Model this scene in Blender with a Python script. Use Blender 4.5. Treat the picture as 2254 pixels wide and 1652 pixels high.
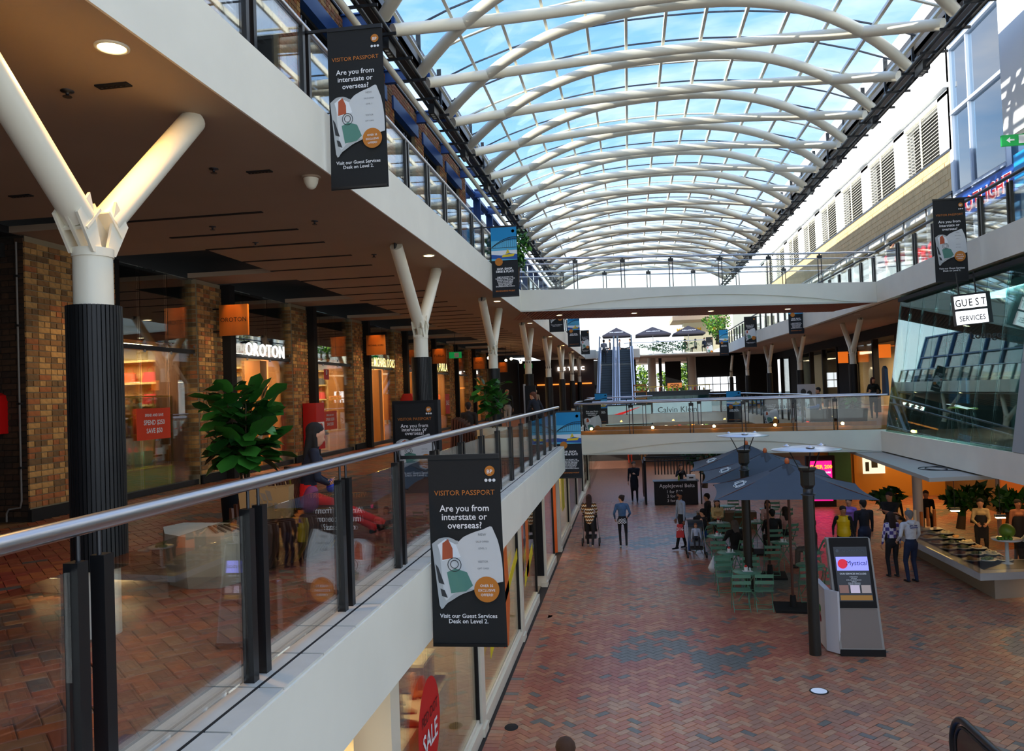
import bpy, math, random
import numpy as np
from mathutils import Vector, Matrix
random.seed(7); RNG = np.random.RandomState(11)
SC = bpy.context.scene
COL = SC.collection
for o in list(bpy.data.objects): bpy.data.objects.remove(o)

# ------------------------------------------------------------------ camera
CAMF = 1750.0; EYE = Vector((0, 0, 5.0))
def cam_axes(roll=0.04, vp=(1385, 857)):
    y = np.array([(vp[0]-1127)/CAMF, -(vp[1]-826)/CAMF, -1.0]); y /= np.linalg.norm(y)
    z = np.array([-math.sin(roll), math.cos(roll), 0.0]); z -= z.dot(y)*y; z /= np.linalg.norm(z)
    return np.stack([np.cross(y, z), y, z])
CM = cam_axes()
cd = bpy.data.cameras.new('camera'); cam = bpy.data.objects.new('camera', cd); COL.objects.link(cam)
cam.matrix_world = Matrix.Translation(EYE) @ Matrix([list(r) for r in CM]).to_4x4()
cd.sensor_fit = 'HORIZONTAL'; cd.sensor_width = 36.0; cd.lens = CAMF*36/2254
cd.clip_start = 0.05; cd.clip_end = 600
SC.camera = cam
def project(x, y, z):
    q = CM.T @ (np.array([x, y, z]) - np.array([0, 0, 5.0]))
    if q[2] > -0.1: return None
    return (1127+CAMF*q[0]/-q[2], 826-CAMF*q[1]/-q[2])

# ------------------------------------------------------------------ view / world / sun
vs = SC.view_settings
vs.view_transform = 'Standard'; vs.look = 'None'; vs.gamma = 1.0; vs.use_curve_mapping = False
vs.exposure = 0.78
W = bpy.data.worlds.new('sky'); SC.world = W; W.use_nodes = True
nt = W.node_tree; nt.nodes.clear()
def nn(t, typ, **kw):
    n = t.nodes.new(typ)
    for k, v in kw.items(): setattr(n, k, v)
    return n
tc = nn(nt, 'ShaderNodeTexCoord'); sep = nn(nt, 'ShaderNodeSeparateXYZ')
nt.links.new(tc.outputs['Generated'], sep.inputs[0])
ramp = nn(nt, 'ShaderNodeValToRGB')
el = ramp.color_ramp.elements
el[0].position = 0.0; el[0].color = (.90, .95, 1.0, 1)
el[1].position = 1.0; el[1].color = (.10, .30, .80, 1)
for p, c in ((.12, (.80, .92, 1.0, 1)), (.3, (.22, .46, .84, 1)), (.55, (.13, .34, .76, 1))):
    e = el.new(p); e.color = c
nt.links.new(sep.outputs[2], ramp.inputs[0])
mp = nn(nt, 'ShaderNodeMapping'); mp.inputs['Scale'].default_value = (1.3, 1.3, 5.0); mp.inputs['Rotation'].default_value = (.2, .35, .5)
nz = nn(nt, 'ShaderNodeTexNoise'); nz.inputs['Scale'].default_value = 2.2; nz.inputs['Detail'].default_value = 6; nz.inputs['Roughness'].default_value = .55
cr = nn(nt, 'ShaderNodeValToRGB'); cr.color_ramp.elements[0].position = .42; cr.color_ramp.elements[1].position = .72
cr.color_ramp.elements[0].color = (0, 0, 0, 1); cr.color_ramp.elements[1].color = (.75, .75, .75, 1)
mx = nn(nt, 'ShaderNodeMixRGB'); mx.inputs[2].default_value = (.96, .98, 1.0, 1)
bg = nn(nt, 'ShaderNodeBackground'); bg.inputs[1].default_value = 1.08; wo = nn(nt, 'ShaderNodeOutputWorld')
nt.links.new(tc.outputs['Generated'], mp.inputs[0]); nt.links.new(mp.outputs[0], nz.inputs[0])
nt.links.new(nz.outputs[0], cr.inputs[0]); nt.links.new(cr.outputs[0], mx.inputs[0])
nt.links.new(ramp.outputs[0], mx.inputs[1]); nt.links.new(mx.outputs[0], bg.inputs[0]); nt.links.new(bg.outputs[0], wo.inputs[0])
sd = bpy.data.lights.new('sun', 'SUN'); sd.energy = 5.0; sd.angle = .009; sd.color = (1, .95, .86)
sun = bpy.data.objects.new('sun', sd); COL.objects.link(sun); sun.location = (-30, 0, 30)
sun.rotation_euler = Vector((.93, .20, -.262)).to_track_quat('-Z', 'Y').to_euler()

def area(name, loc, sx, sy, power, color=(1, .78, .50), rot=(0, 0, 0)):
    l = bpy.data.lights.new(name, 'AREA'); l.shape = 'RECTANGLE'; l.size = sx; l.size_y = sy; l.energy = power; l.color = color
    o = bpy.data.objects.new(name, l); COL.objects.link(o); o.location = loc; o.rotation_euler = rot
    return o
WARM = (1, .62, .30)
# shop ceiling lights, first floor left
for y0, y1, pw in ((12.2, 14.6, 130), (16.1, 19.2, 170), (20.6, 23.7, 130), (25.3, 28.2, 170), (29.7, 32.7, 120), (34.1, 37.2, 160), (38.5, 41.6, 150), (43, 46, 170), (47.4, 50.5, 150), (52, 55, 150)):
    area('shop_light', (-9.9, (y0+y1)/2, 6.2), 1.6, 1.8, pw*.75)
for y in (11.1, 15.1, 19.6, 24.1, 28.5):
    l_ = bpy.data.lights.new('pier_wash_light', 'SPOT'); l_.energy = 60; l_.color = (1, .70, .40); l_.spot_size = 1.3; l_.spot_blend = 1; l_.shadow_soft_size = .02
    o_ = bpy.data.objects.new('pier_wash_light', l_); COL.objects.link(o_); o_.location = (-7.2, y, 7.45); o_.rotation_euler = Vector((-.42, 0, -1)).to_track_quat('-Z', 'Y').to_euler()
for y in (4.5, 9.3, 13.5, 18, 22.5, 27):
    area('window_light', (-3.6, y, 2.7), 1.2, 3.0, 42, (1, .78, .5))
area('food_light', (10.2, 22.5, 2.6), 2.0, 4.0, 26, (1, .6, .25))
area('kiosk_wall_light', (11.5, 33, 2.7), 2.0, 6.0, 90, (1, .6, .2))
for y in (29, 38, 48, 58):
    area('shop_light', (13.2, y, 6.6), 1.6, 5.0, 110)
area('lounge_light', (10.0, 20.5, 7.1), 2.0, 5.0, 260, (.7, .95, .95))
area('far_light', (2.0, 60, 6.9), 8.0, 5.0, 60)
area('far_ground_light', (1.0, 60, 2.6), 8.0, 4.0, 160, (1, .8, .6))

# ------------------------------------------------------------------ materials
def S(r, g, b):
    f = lambda c: ((c/255)/12.92 if c/255 <= .04045 else ((c/255+.055)/1.055)**2.4)
    return (f(r), f(g), f(b))
MATS = {}
def mat(name, col, rough=.6, metal=0., var=.0, scale=8., bump=0., emit=0., spec=.5, ecol=None, stretch=None, coat=0.):
    if name in MATS: return MATS[name]
    m = bpy.data.materials.new(name); m.use_nodes = True; t = m.node_tree
    b = t.nodes['Principled BSDF']
    b.inputs['Roughness'].default_value = rough; b.inputs['Metallic'].default_value = metal
    b.inputs['Base Color'].default_value = (*col, 1); b.inputs['Specular IOR Level'].default_value = spec
    b.inputs['Coat Weight'].default_value = coat
    if emit:
        b.inputs['Emission Color'].default_value = (*(ecol or col), 1); b.inputs['Emission Strength'].default_value = emit
    if var or bump:
        c = nn(t, 'ShaderNodeTexCoord'); mpn = nn(t, 'ShaderNodeMapping'); n = nn(t, 'ShaderNodeTexNoise')
        t.links.new(c.outputs['Object'], mpn.inputs[0]); t.links.new(mpn.outputs[0], n.inputs[0])
        if stretch: mpn.inputs['Scale'].default_value = stretch
        n.inputs['Scale'].default_value = scale; n.inputs['Detail'].default_value = 5
        if var:
            r = nn(t, 'ShaderNodeValToRGB'); r.color_ramp.elements[0].position = .3; r.color_ramp.elements[1].position = .7
            r.color_ramp.elements[0].color = (*[c_*(1-var) for c_ in col], 1); r.color_ramp.elements[1].color = (*[min(1, c_*(1+var)) for c_ in col], 1)
            t.links.new(n.outputs[0], r.inputs[0]); t.links.new(r.outputs[0], b.inputs['Base Color'])
        if bump:
            bp = nn(t, 'ShaderNodeBump'); bp.inputs['Strength'].default_value = bump; bp.inputs['Distance'].default_value = .01
            t.links.new(n.outputs[0], bp.inputs['Height']); t.links.new(bp.outputs[0], b.inputs['Normal'])
    MATS[name] = m
    return m
def glassmat(name, tint=(1, 1, 1), refl=1.0, rough=0., ior=1.45):
    m = bpy.data.materials.new(name); m.use_nodes = True; t = m.node_tree; t.nodes.clear()
    o = nn(t, 'ShaderNodeOutputMaterial'); tr = nn(t, 'ShaderNodeBsdfTransparent'); gl = nn(t, 'ShaderNodeBsdfGlossy'); mix = nn(t, 'ShaderNodeMixShader')
    fr = nn(t, 'ShaderNodeFresnel'); fr.inputs[0].default_value = ior; mu = nn(t, 'ShaderNodeMath', operation='MULTIPLY'); mu.inputs[1].default_value = refl; mu.use_clamp = True
    tr.inputs[0].default_value = (*tint, 1); gl.inputs[0].default_value = (1, 1, 1, 1); gl.inputs['Roughness'].default_value = rough
    t.links.new(fr.outputs[0], mu.inputs[0]); t.links.new(mu.outputs[0], mix.inputs[0]); t.links.new(tr.outputs[0], mix.inputs[1]); t.links.new(gl.outputs[0], mix.inputs[2]); t.links.new(mix.outputs[0], o.inputs[0])
    MATS[name] = m; return m
WHITE = mat('painted_white_steel', S(232, 226, 205), .38, var=.03, scale=2)
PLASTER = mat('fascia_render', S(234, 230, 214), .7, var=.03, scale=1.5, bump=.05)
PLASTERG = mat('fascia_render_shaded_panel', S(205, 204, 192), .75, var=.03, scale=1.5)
SOFFIT = mat('soffit_paint', S(168, 145, 122), .8, var=.03, scale=1.2)
BLACK = mat('black_powder_coat', S(22, 24, 26), .35, spec=.5)
BLACKM = mat('black_matt', S(12, 12, 13), .8)
CLAD = mat('ribbed_black_cladding', S(15, 16, 17), .5)
STEEL = mat('brushed_steel', S(200, 200, 204), .28, 1., var=.05, scale=40, stretch=(1, .05, 1))
DARKSTEEL = mat('dark_steel', S(70, 72, 76), .4, .8)
TILE = mat('kerb_tile', S(206, 202, 190), .45, var=.05, scale=6)
GROUT = mat('mortar_dark', S(58, 50, 44), .9)
MORTAR = mat('mortar_light', S(150, 136, 108), .95)
GLASS = glassmat('clear_balustrade_glass', (.96, .985, .975), .55)
SHOPGLASS = glassmat('shop_glass', (.95, .98, .97), .75)
TEALGLASS = glassmat('teal_curtain_glass', (.62, .84, .84), .8, ior=1.5)
ROOFGLASS = glassmat('roof_glass', (.97, .985, 1), .55)
BLUEGLASS = glassmat('blue_window_glass', (.45, .6, .72), 2.2, ior=1.5)
WOOD = mat('warm_timber', S(176, 112, 48), .5, var=.18, scale=5, stretch=(1, 1, .15))
DKWOOD = mat('dark_slat_timber', S(74, 42, 26), .42, var=.25, scale=7, stretch=(.3, 1, 1))
BRASS = mat('brass_slat', S(190, 160, 60), .3, .7)
CONC = mat('cast_stone', S(196, 184, 156), .7, var=.08, scale=4, bump=.1)
DARKIN = mat('dark_interior', S(28, 26, 24), .8)
DARKWALL = mat('dark_bulkhead', S(20, 20, 20), .85)
CREAM = mat('cream_wall', S(214, 190, 140), .7)
YWALL = mat('ochre_wall', S(190, 130, 50), .7)
BLUESTEEL = mat('blue_steel', S(34, 74, 134), .4)
LAMP = mat('lamp_glow_warm', (1, .72, .36), emit=14, ecol=(1, .72, .36))
LAMPW = mat('lamp_glow_white', (1, .95, .85), emit=5, ecol=(1, .95, .85))
TXTW = mat('white_lettering', S(240, 240, 240), .6)
TXTK = mat('black_lettering', S(20, 20, 20), .6)
TXTO = mat('orange_lettering', S(196, 116, 40), .6)
RED = mat('red_paint', S(205, 14, 14), .4)
ORANGER = mat('poster_orange_red', S(226, 62, 24), .5)
LEAF = mat('fig_leaf', S(44, 104, 32), .38, var=.35, scale=5)
LEAF2 = mat('fig_leaf_dark', S(26, 74, 26), .38, var=.35, scale=5)
STEM = mat('plant_stem', S(84, 66, 44), .8)
TREEG = mat('tree_foliage', S(120, 160, 40), .7, var=.5, scale=3)
BRICKS = [mat('paver_red', S(138, 72, 48), .42, var=.16, scale=9, bump=.15), mat('paver_orange', S(152, 84, 48), .42, var=.16, scale=9, bump=.15),
          mat('paver_brown', S(120, 76, 54), .42, var=.16, scale=9, bump=.15), mat('paver_crimson', S(130, 56, 42), .42, var=.16, scale=9, bump=.15),
          mat('paver_slate', S(70, 74, 74), .42, var=.16, scale=9, bump=.15), mat('paver_buff', S(138, 98, 68), .42, var=.16, scale=9, bump=.15)]
GBRICKS = [mat('ground_paver_'+n, c, .33, var=.15, scale=9, bump=.15) for n, c in (('red', S(168, 108, 86)), ('orange', S(180, 124, 94)), ('brown', S(158, 118, 98)), ('crimson', S(160, 92, 76)), ('slate', S(104, 106, 102)), ('buff', S(176, 138, 110)))]
DBR = [mat('shadow_brick_'+n, c, .9, var=.25, scale=14, bump=.4) for n, c in (('a', S(66, 46, 30)), ('b', S(50, 36, 26)), ('c', S(58, 38, 24)), ('d', S(42, 32, 24)))]  # darkened bricks: the return wall's shade is put into their colour
ONES = 'first second third fourth fifth sixth seventh eighth ninth'.split(); CARD = {2: 'twenty', 3: 'thirty', 4: 'forty', 5: 'fifty'}
def ordinal(n):
    if n < 10: return ONES[n-1]
    if n < 20: return ['tenth', 'eleventh', 'twelfth', 'thirteenth', 'fourteenth', 'fifteenth', 'sixteenth', 'seventeenth', 'eighteenth', 'nineteenth'][n-10]
    return {2: 'twentieth', 3: 'thirtieth', 4: 'fortieth'}[n//10] if n % 10 == 0 else CARD[n//10]+'-'+ONES[n % 10-1]
WBR = [mat('wall_brick_tan', S(190, 144, 84), .85, var=.2, scale=14, bump=.4), mat('wall_brick_brown', S(146, 104, 60), .85, var=.2, scale=14, bump=.4),
       mat('wall_brick_red', S(166, 100, 56), .85, var=.2, scale=14, bump=.4), mat('wall_brick_dark', S(120, 90, 56), .85, var=.2, scale=14, bump=.4)]

# ------------------------------------------------------------------ mesh builder
class MB:
    def __init__(s): s.v = []; s.f = []; s.m = []; s.s = []
    def add(s, vs_, fs, mi=0, smooth=False):
        b = len(s.v); s.v.extend([tuple(p) for p in vs_])
        for f in fs: s.f.append(tuple(b+i for i in f)); s.m.append(mi); s.s.append(smooth)
    def box(s, x0, y0, z0, x1, y1, z1, mi=0):
        s.add([(x0, y0, z0), (x1, y0, z0), (x1, y1, z0), (x0, y1, z0), (x0, y0, z1), (x1, y0, z1), (x1, y1, z1), (x0, y1, z1)],
              [(0, 3, 2, 1), (4, 5, 6, 7), (0, 1, 5, 4), (1, 2, 6, 5), (2, 3, 7, 6), (3, 0, 4, 7)], mi); return s
    def obox(s, c, ax, ay, az, mi=0):
        c = Vector(c); ax = Vector(ax); ay = Vector(ay); az = Vector(az)
        vs_ = [c+ax*i+ay*j+az*k for k in (-1, 1) for (i, j) in ((-1, -1), (1, -1), (1, 1), (-1, 1))]
        s.add(vs_, [(0, 3, 2, 1), (4, 5, 6, 7), (0, 1, 5, 4), (1, 2, 6, 5), (2, 3, 7, 6), (3, 0, 4, 7)], mi); return s
    def bar(s, p, q, w, h, mi=0, up=(0, 0, 1)):
        p = Vector(p); q = Vector(q); d = (q-p); L = d.length/2; d.normalize(); u = Vector(up)
        if abs(d.dot(u)) > .98: u = Vector((1, 0, 0))
        r = d.cross(u).normalized(); u = r.cross(d).normalized()
        return s.obox((p+q)/2, r*w/2, d*L, u*h/2, mi)
    def cyl(s, p, q, r0, r1=None, n=12, mi=0, caps=True, smooth=True):
        r1 = r0 if r1 is None else r1
        p = Vector(p); q = Vector(q); d = (q-p).normalized(); u = Vector((0, 0, 1)) if abs(d.z) < .9 else Vector((1, 0, 0))
        a = d.cross(u).normalized(); b = d.cross(a)
        vs_ = []
        for (c, r) in ((p, r0), (q, r1)):
            for i in range(n):
                t = 2*math.pi*i/n; vs_.append(c+a*r*math.cos(t)+b*r*math.sin(t))
        s.add(vs_, [(i, i+n, (i+1) % n+n, (i+1) % n) for i in range(n)], mi, smooth)
        if caps: s.add(vs_[:n], [tuple(range(n))], mi); s.add(vs_[n:], [tuple(reversed(range(n)))], mi)
        return s
    def tube(s, pts, r, n=8, mi=0, closed=False, smooth=True):
        pts = [Vector(p) for p in pts]; m = len(pts); vs_ = []; fs = []
        prev = None
        for i, p in enumerate(pts):
            d = (pts[(i+1) % m]-pts[i-1]) if (closed or 0 < i < m-1) else ((pts[1]-pts[0]) if i == 0 else (pts[-1]-pts[-2]))
            d.normalize()
            if prev is None:
                u = Vector((0, 0, 1)) if abs(d.z) < .9 else Vector((1, 0, 0)); a = d.cross(u).normalized()
            else:
                a = (prev-d*prev.dot(d)).normalized()
            prev = a; b = d.cross(a); rr = r[i] if isinstance(r, (list, tuple)) else r
            for k in range(n):
                t = 2*math.pi*k/n; vs_.append(p+a*rr*math.cos(t)+b*rr*math.sin(t))
        for i in range(m if closed else m-1):
            j = (i+1) % m
            for k in range(n): fs.append((i*n+k, i*n+(k+1) % n, j*n+(k+1) % n, j*n+k))
        s.add(vs_, fs, mi, smooth)
        if not closed: s.add(vs_[:n], [tuple(reversed(range(n)))], mi); s.add(vs_[-n:], [tuple(range(n))], mi)
        return s
    def lathe(s, c, prof, n=20, mi=0, smooth=True, sx=1, sy=1):
        c = Vector(c); vs_ = []; fs = []; m = len(prof)
        for (r, z) in prof:
            for k in range(n):
                t = 2*math.pi*k/n; vs_.append((c.x+r*math.cos(t)*sx, c.y+r*math.sin(t)*sy, c.z+z))
        for i in range(m-1):
            for k in range(n): fs.append((i*n+k, i*n+(k+1) % n, (i+1)*n+(k+1) % n, (i+1)*n+k))
        s.add(vs_, fs, mi, smooth)
        s.add(vs_[:n], [tuple(reversed(range(n)))], mi); s.add(vs_[-n:], [tuple(range(n))], mi)
        return s
    def ball(s, c, r, mi=0, n=10, m=7, sc=(1, 1, 1)):
        c = Vector(c); vs_ = []; fs = []
        for i in range(m+1):
            ph = math.pi*i/m
            for k in range(n):
                t = 2*math.pi*k/n; vs_.append((c.x+r*sc[0]*math.sin(ph)*math.cos(t), c.y+r*sc[1]*math.sin(ph)*math.sin(t), c.z+r*sc[2]*math.cos(ph)))
        for i in range(m):
            for k in range(n): fs.append((i*n+k, (i+1)*n+k, (i+1)*n+(k+1) % n, i*n+(k+1) % n))
        s.add(vs_, fs, mi, True); return s
    def prism(s, pts, ext, mi=0):
        pts = [Vector(p) for p in pts]; e = Vector(ext); n = len(pts)
        s.add(pts+[p+e for p in pts], [tuple(reversed(range(n))), tuple(range(n, 2*n))]+[(i, (i+1) % n, (i+1) % n+n, i+n) for i in range(n)], mi); return s
    def poly(s, pts, mi=0): s.add(pts, [tuple(range(len(pts)))], mi); return s
    def disc(s, c, r, a, b, n=24, mi=0):
        c = Vector(c); a = Vector(a); b = Vector(b)
        return s.poly([c+a*r*math.cos(2*math.pi*i/n)+b*r*math.sin(2*math.pi*i/n) for i in range(n)], mi)
    def text(s, txt, c, size, right=(1, 0, 0), up=(0, 0, 1), mi=0, align='C', depth=0., bold=0., sx=1.):
        vs_, fs = textmesh(txt, bold); c = Vector(c); r = Vector(right); u = Vector(up)
        if not vs_: return s
        xs = [p[0] for p in vs_]; off = (min(xs)+max(xs))/2 if align == 'C' else (0 if align == 'L' else max(xs))
        pts = [c+r*((p[0]-off)*size*sx)+u*(p[1]*size) for p in vs_]
        s.add(pts, fs, mi)
        if depth:
            n = r.cross(u).normalized(); b = len(s.v)-len(pts)
            edge = {}
            for f in fs:
                for i in range(len(f)):
                    e = (f[i], f[(i+1) % len(f)]); k = (min(e), max(e)); edge[k] = None if k in edge else e
            s.add([p-n*depth for p in pts], [], mi)
            for e in edge.values():
                if e: s.f.append((b+e[1], b+e[0], b+len(pts)+e[0], b+len(pts)+e[1])); s.m.append(mi); s.s.append(False)
        return s
    def mesh(s, name, mats):
        me = bpy.data.meshes.new(name); me.from_pydata(s.v, [], s.f)
        for m in (mats if isinstance(mats, (list, tuple)) else [mats]): me.materials.append(m)
        me.polygons.foreach_set('material_index', s.m); me.polygons.foreach_set('use_smooth', s.s); me.update(); return me
    def build(s, name, mats, parent=None, world=True):
        return link(name, s.mesh(name, mats), parent, world)
TXT = {}
TMPS = bpy.data.scenes.new('scratch')
def evalmesh(o):
    TMPS.collection.objects.link(o); vl = TMPS.view_layers[0]; vl.update(); dg = vl.depsgraph
    me = bpy.data.meshes.new_from_object(o.evaluated_get(dg)); TMPS.collection.objects.unlink(o); return me
def textmesh(txt, bold=0.):
    k = (txt, bold)
    if k in TXT: return TXT[k]
    cu = bpy.data.curves.new('t', 'FONT'); cu.body = txt; cu.size = 1; cu.resolution_u = 2; cu.offset = bold
    o = bpy.data.objects.new('t', cu); me = evalmesh(o)
    TXT[k] = ([tuple(v.co) for v in me.vertices], [tuple(p.vertices) for p in me.polygons])
    bpy.data.objects.remove(o); bpy.data.curves.remove(cu); bpy.data.meshes.remove(me)
    return TXT[k]
def link(name, me, parent=None, world=True):
    o = bpy.data.objects.new(name, me); COL.objects.link(o)
    if parent is not None:
        o.parent = parent
        if world: o.matrix_parent_inverse = root_matrix(parent).inverted()
    return o
def root_matrix(p):
    m = p.matrix_basis.copy()
    if p.parent: m = root_matrix(p.parent) @ p.matrix_parent_inverse @ m
    return m
def tag(o, label=None, cat=None, group=None, kind=None):
    if label: o['label'] = label
    if cat: o['category'] = cat
    if group: o['group'] = group
    if kind: o['kind'] = kind
    return o
def thing(name, loc, label, cat, group=None, rz=0., kind=None):
    o = bpy.data.objects.new(name, None); COL.objects.link(o); o.location = loc; o.rotation_euler = (0, 0, rz); o.empty_display_size = .1
    return tag(o, label, cat, group, kind)
KIDS = {}
def kids(o): return [c for c in bpy.data.objects if c.parent == o]
def copy_tree(src, loc=None, rz=None, label=None, group=None, parent=None, tree=None):
    if tree is None: tree = snapshot(src)
    o, ch = tree
    c = o.copy(); COL.objects.link(c)
    if parent is not None: c.parent = parent
    if loc is not None: c.location = loc
    if rz is not None: c.rotation_euler = (0, 0, rz)
    if label: c['label'] = label
    if group: c['group'] = group
    for t in ch: copy_tree(None, parent=c, tree=t)
    return c
def snapshot(o): return (o, [snapshot(c) for c in kids(o)])
def structure(name, mb, mats, label, parent=None):
    o = mb.build(name, mats, parent)
    if parent is None: tag(o, label, 'structure', kind='structure')
    return o
# ------------------------------------------------------------------ paving
def herring(x0, x1, y0, y1, W=.115):
    c = math.sqrt(.5); out = []
    R = int((max(abs(x0), abs(x1))+max(abs(y0), abs(y1)))/W)+4
    ii, jj = np.meshgrid(np.arange(-R, R), np.arange(-R, R), indexing='ij')
    k = (ii-jj) % 4
    for kk, ox, oy, ang in ((0, 1, .5, math.pi/4), (3, .5, 1, 3*math.pi/4)):
        m = k == kk; a = (ii[m]+ox)*W; b = (jj[m]+oy)*W
        x = (a-b)*c; y = (a+b)*c
        s = (x > x0) & (x < x1) & (y > y0) & (y < y1)
        out += [(xx, yy, ang) for xx, yy in zip(x[s], y[s])]
    return out
def brick_tint(x, y, slate=1.0):
    p = math.sin(x*.9+1.3*math.sin(y*.55))+math.sin(y*1.15+.8*math.sin(x*.8)+2.0)+.55*math.sin(x*2.7-y*1.9)
    r = random.random()
    if p > 1.35 and r < .78*slate: return 4
    if r < .05*slate: return 4
    q = math.sin(x*.5-y*.3)+.6*math.sin(y*.9)
    return random.choice((0, 0, 3, 3, 1) if q > .5 else (1, 2, 5, 0, 2) if q < -.5 else (0, 1, 2, 0, 5))
def brick_mesh(l, w, h, m, name):
    mb = MB(); b = .004
    x, y = l/2, w/2
    mb.add([(-x, -y, -h), (x, -y, -h), (x, y, -h), (-x, y, -h), (-x, -y, -b), (x, -y, -b), (x, y, -b), (-x, y, -b),
            (-x+b, -y+b, 0), (x-b, -y+b, 0), (x-b, y-b, 0), (-x+b, y-b, 0)],
           [(0, 1, 5, 4), (1, 2, 6, 5), (2, 3, 7, 6), (3, 0, 4, 7), (4, 5, 9, 8), (5, 6, 10, 9), (6, 7, 11, 10), (7, 4, 8, 11), (8, 9, 10, 11)])
    return mb.mesh(name, m)
def pave(parent, items, zt, BR=None, l=.223, w=.108, h=.03, nind=300, slate=1.0, cut=None, ok=None):
    BR = BR or BRICKS; vis = []
    for it in items:
        p = project(it[0], it[1], zt)
        v = p and -5 < p[0] < 2259 and -5 < p[1] < 1657 and (ok is None or ok(it[0], it[1]))
        vis.append((0 if v else 1, (it[0]**2+it[1]**2+(zt-5)**2), it))
    vis.sort(key=lambda a: (a[0], a[1]))
    ms = [brick_mesh(l, w, h, BR[i], 'brick') for i in range(6)]
    for _, _, (x, y, a) in vis[:nind]:
        o = link('brick', ms[brick_tint(x, y, slate)], parent, False)
        o.location = (x, y, zt+random.uniform(-.0015, .0015)); o.rotation_euler = (random.uniform(-.003, .003), random.uniform(-.003, .003), a)
    V = []; F = []; MI = []
    base = np.array([(-l/2, -w/2), (l/2, -w/2), (l/2, w/2), (-l/2, w/2)])
    for _, _, (x, y, a) in vis[nind:]:
        if cut and y > cut: continue
        c, s = math.cos(a), math.sin(a); b = len(V); dz = random.uniform(-.0015, .0015)
        P = base @ np.array([[c, s], [-s, c]])+(x, y)
        V += [(p[0], p[1], zt-.012) for p in P]+[(p[0], p[1], zt+dz) for p in P]
        F += [(b+4, b+5, b+6, b+7), (b, b+1, b+5, b+4), (b+1, b+2, b+6, b+5), (b+2, b+3, b+7, b+6), (b+3, b, b+4, b+7)]
        MI += [brick_tint(x, y, slate)]*5
    me = bpy.data.meshes.new('brick_paving'); me.from_pydata(V, [], F)
    for m in BR: me.materials.append(m)
    me.polygons.foreach_set('material_index', MI); me.update()
    o = link('brick_paving', me, parent, False); o['kind'] = 'stuff'
def brick_texture(name, c1, c2, mort, scale):
    m = bpy.data.materials.new(name); m.use_nodes = True; t = m.node_tree; b = t.nodes['Principled BSDF']
    tc_ = nn(t, 'ShaderNodeTexCoord'); mp_ = nn(t, 'ShaderNodeMapping'); mp_.inputs['Rotation'].default_value = (0, 0, math.pi/4)
    bt = nn(t, 'ShaderNodeTexBrick'); bt.inputs['Color1'].default_value = (*c1, 1); bt.inputs['Color2'].default_value = (*c2, 1); bt.inputs['Mortar'].default_value = (*mort, 1)
    bt.inputs['Scale'].default_value = scale; t.links.new(tc_.outputs['Object'], mp_.inputs[0]); t.links.new(mp_.outputs[0], bt.inputs[0]); t.links.new(bt.outputs[0], b.inputs['Base Color'])
    b.inputs['Roughness'].default_value = .4; MATS[name] = m; return m
FARPAVE = brick_texture('far_paving', S(164, 100, 78), S(140, 96, 80), S(90, 70, 60), 4.3)

mb = MB(); mb.box(-2.6, -8, -.3, 18, 36, -.012, 0); mb.box(-2.6, 36, -.3, 18, 57, 0, 1)
ground = structure('floor', mb, [GROUT, FARPAVE], 'red brick herringbone paving of the ground floor mall')
mb = MB(); mb.box(-2.05, 7.6, -.012, -1.8, 36, -.004); mb.box(-2.0, 17.68, -.012, 2.1, 17.98, -.004); mb.build('cut_brick_edging', GBRICKS[2], ground)
it = [b for b in herring(-1.98, 14.0, 7.6, 36) if not (17.77 < b[1] < 17.89 and b[0] < 2.0) and not (b[0] > 8.2+.0*b[1] and b[1] > 19.5 and b[0]-8.2 > (b[1]-19)*.9+1)]
it += [(-2.14, 7.6+.115*i, 0) for i in range(247)]
it += [(-1.85+.115*i, 17.83, math.pi/2) for i in range(34)]
pave(ground, it, 0., BR=GBRICKS, cut=36, ok=lambda x, y: x > -1.9)

mb = MB(); mb.box(-8.6, -6, 2.95, -2.25, 64, 3.438, 0); mb.box(-12, -6, 3.3, -8.38, 64, 3.445, 1)
deck = structure('floor_upper_left', mb, [GROUT, mat('shop_floor', S(120, 92, 62), .4, var=.1, scale=3)], 'dark red brick paving of the upper left walkway')
it = [b for b in herring(-8.3, -2.3, 1.0, 34)]
pave(deck, it, 3.452, slate=.6, ok=lambda x, y: True)
mb = MB(); mb.box(-8.3, 34, 3.44, -2.25, 64, 3.452); tag(structure('brick_paving', mb, FARPAVE, '', deck), kind='stuff')

# kerb tiles and fascia of the upper left deck
mb = MB(); mb.box(-2.3, -6, 2.84, -1.86, 28.0, 3.48, 0); mb.box(-1.87, -6, 2.82, -1.845, 28.0, 3.485, 1); mb.box(-2.3, -6, 2.82, -1.87, 28, 2.84, 1)
kerb = structure('trim_1', mb, [GROUT, PLASTER], 'off-white rendered edge with pale tiles along the upper left walkway')
tm = MB(); tm.box(-.195, -.268, -.02, .195, .268, 0); tme = tm.mesh('tile', TILE)
tn = MB(); tn.box(-.005, -.272, -.02, .04, .272, 0)
for i in range(60):
    y = .4+.5525*i
    if y > 27.8: break
    o = link('tile', tme, kerb, False); o.location = (-2.055, y, 3.5)
mb = MB(); mb.box(-2.01, -6, 3.485, -1.995, 28, 3.503, 0); mb.build('glazing_channel', BLACKM, kerb)

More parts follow.
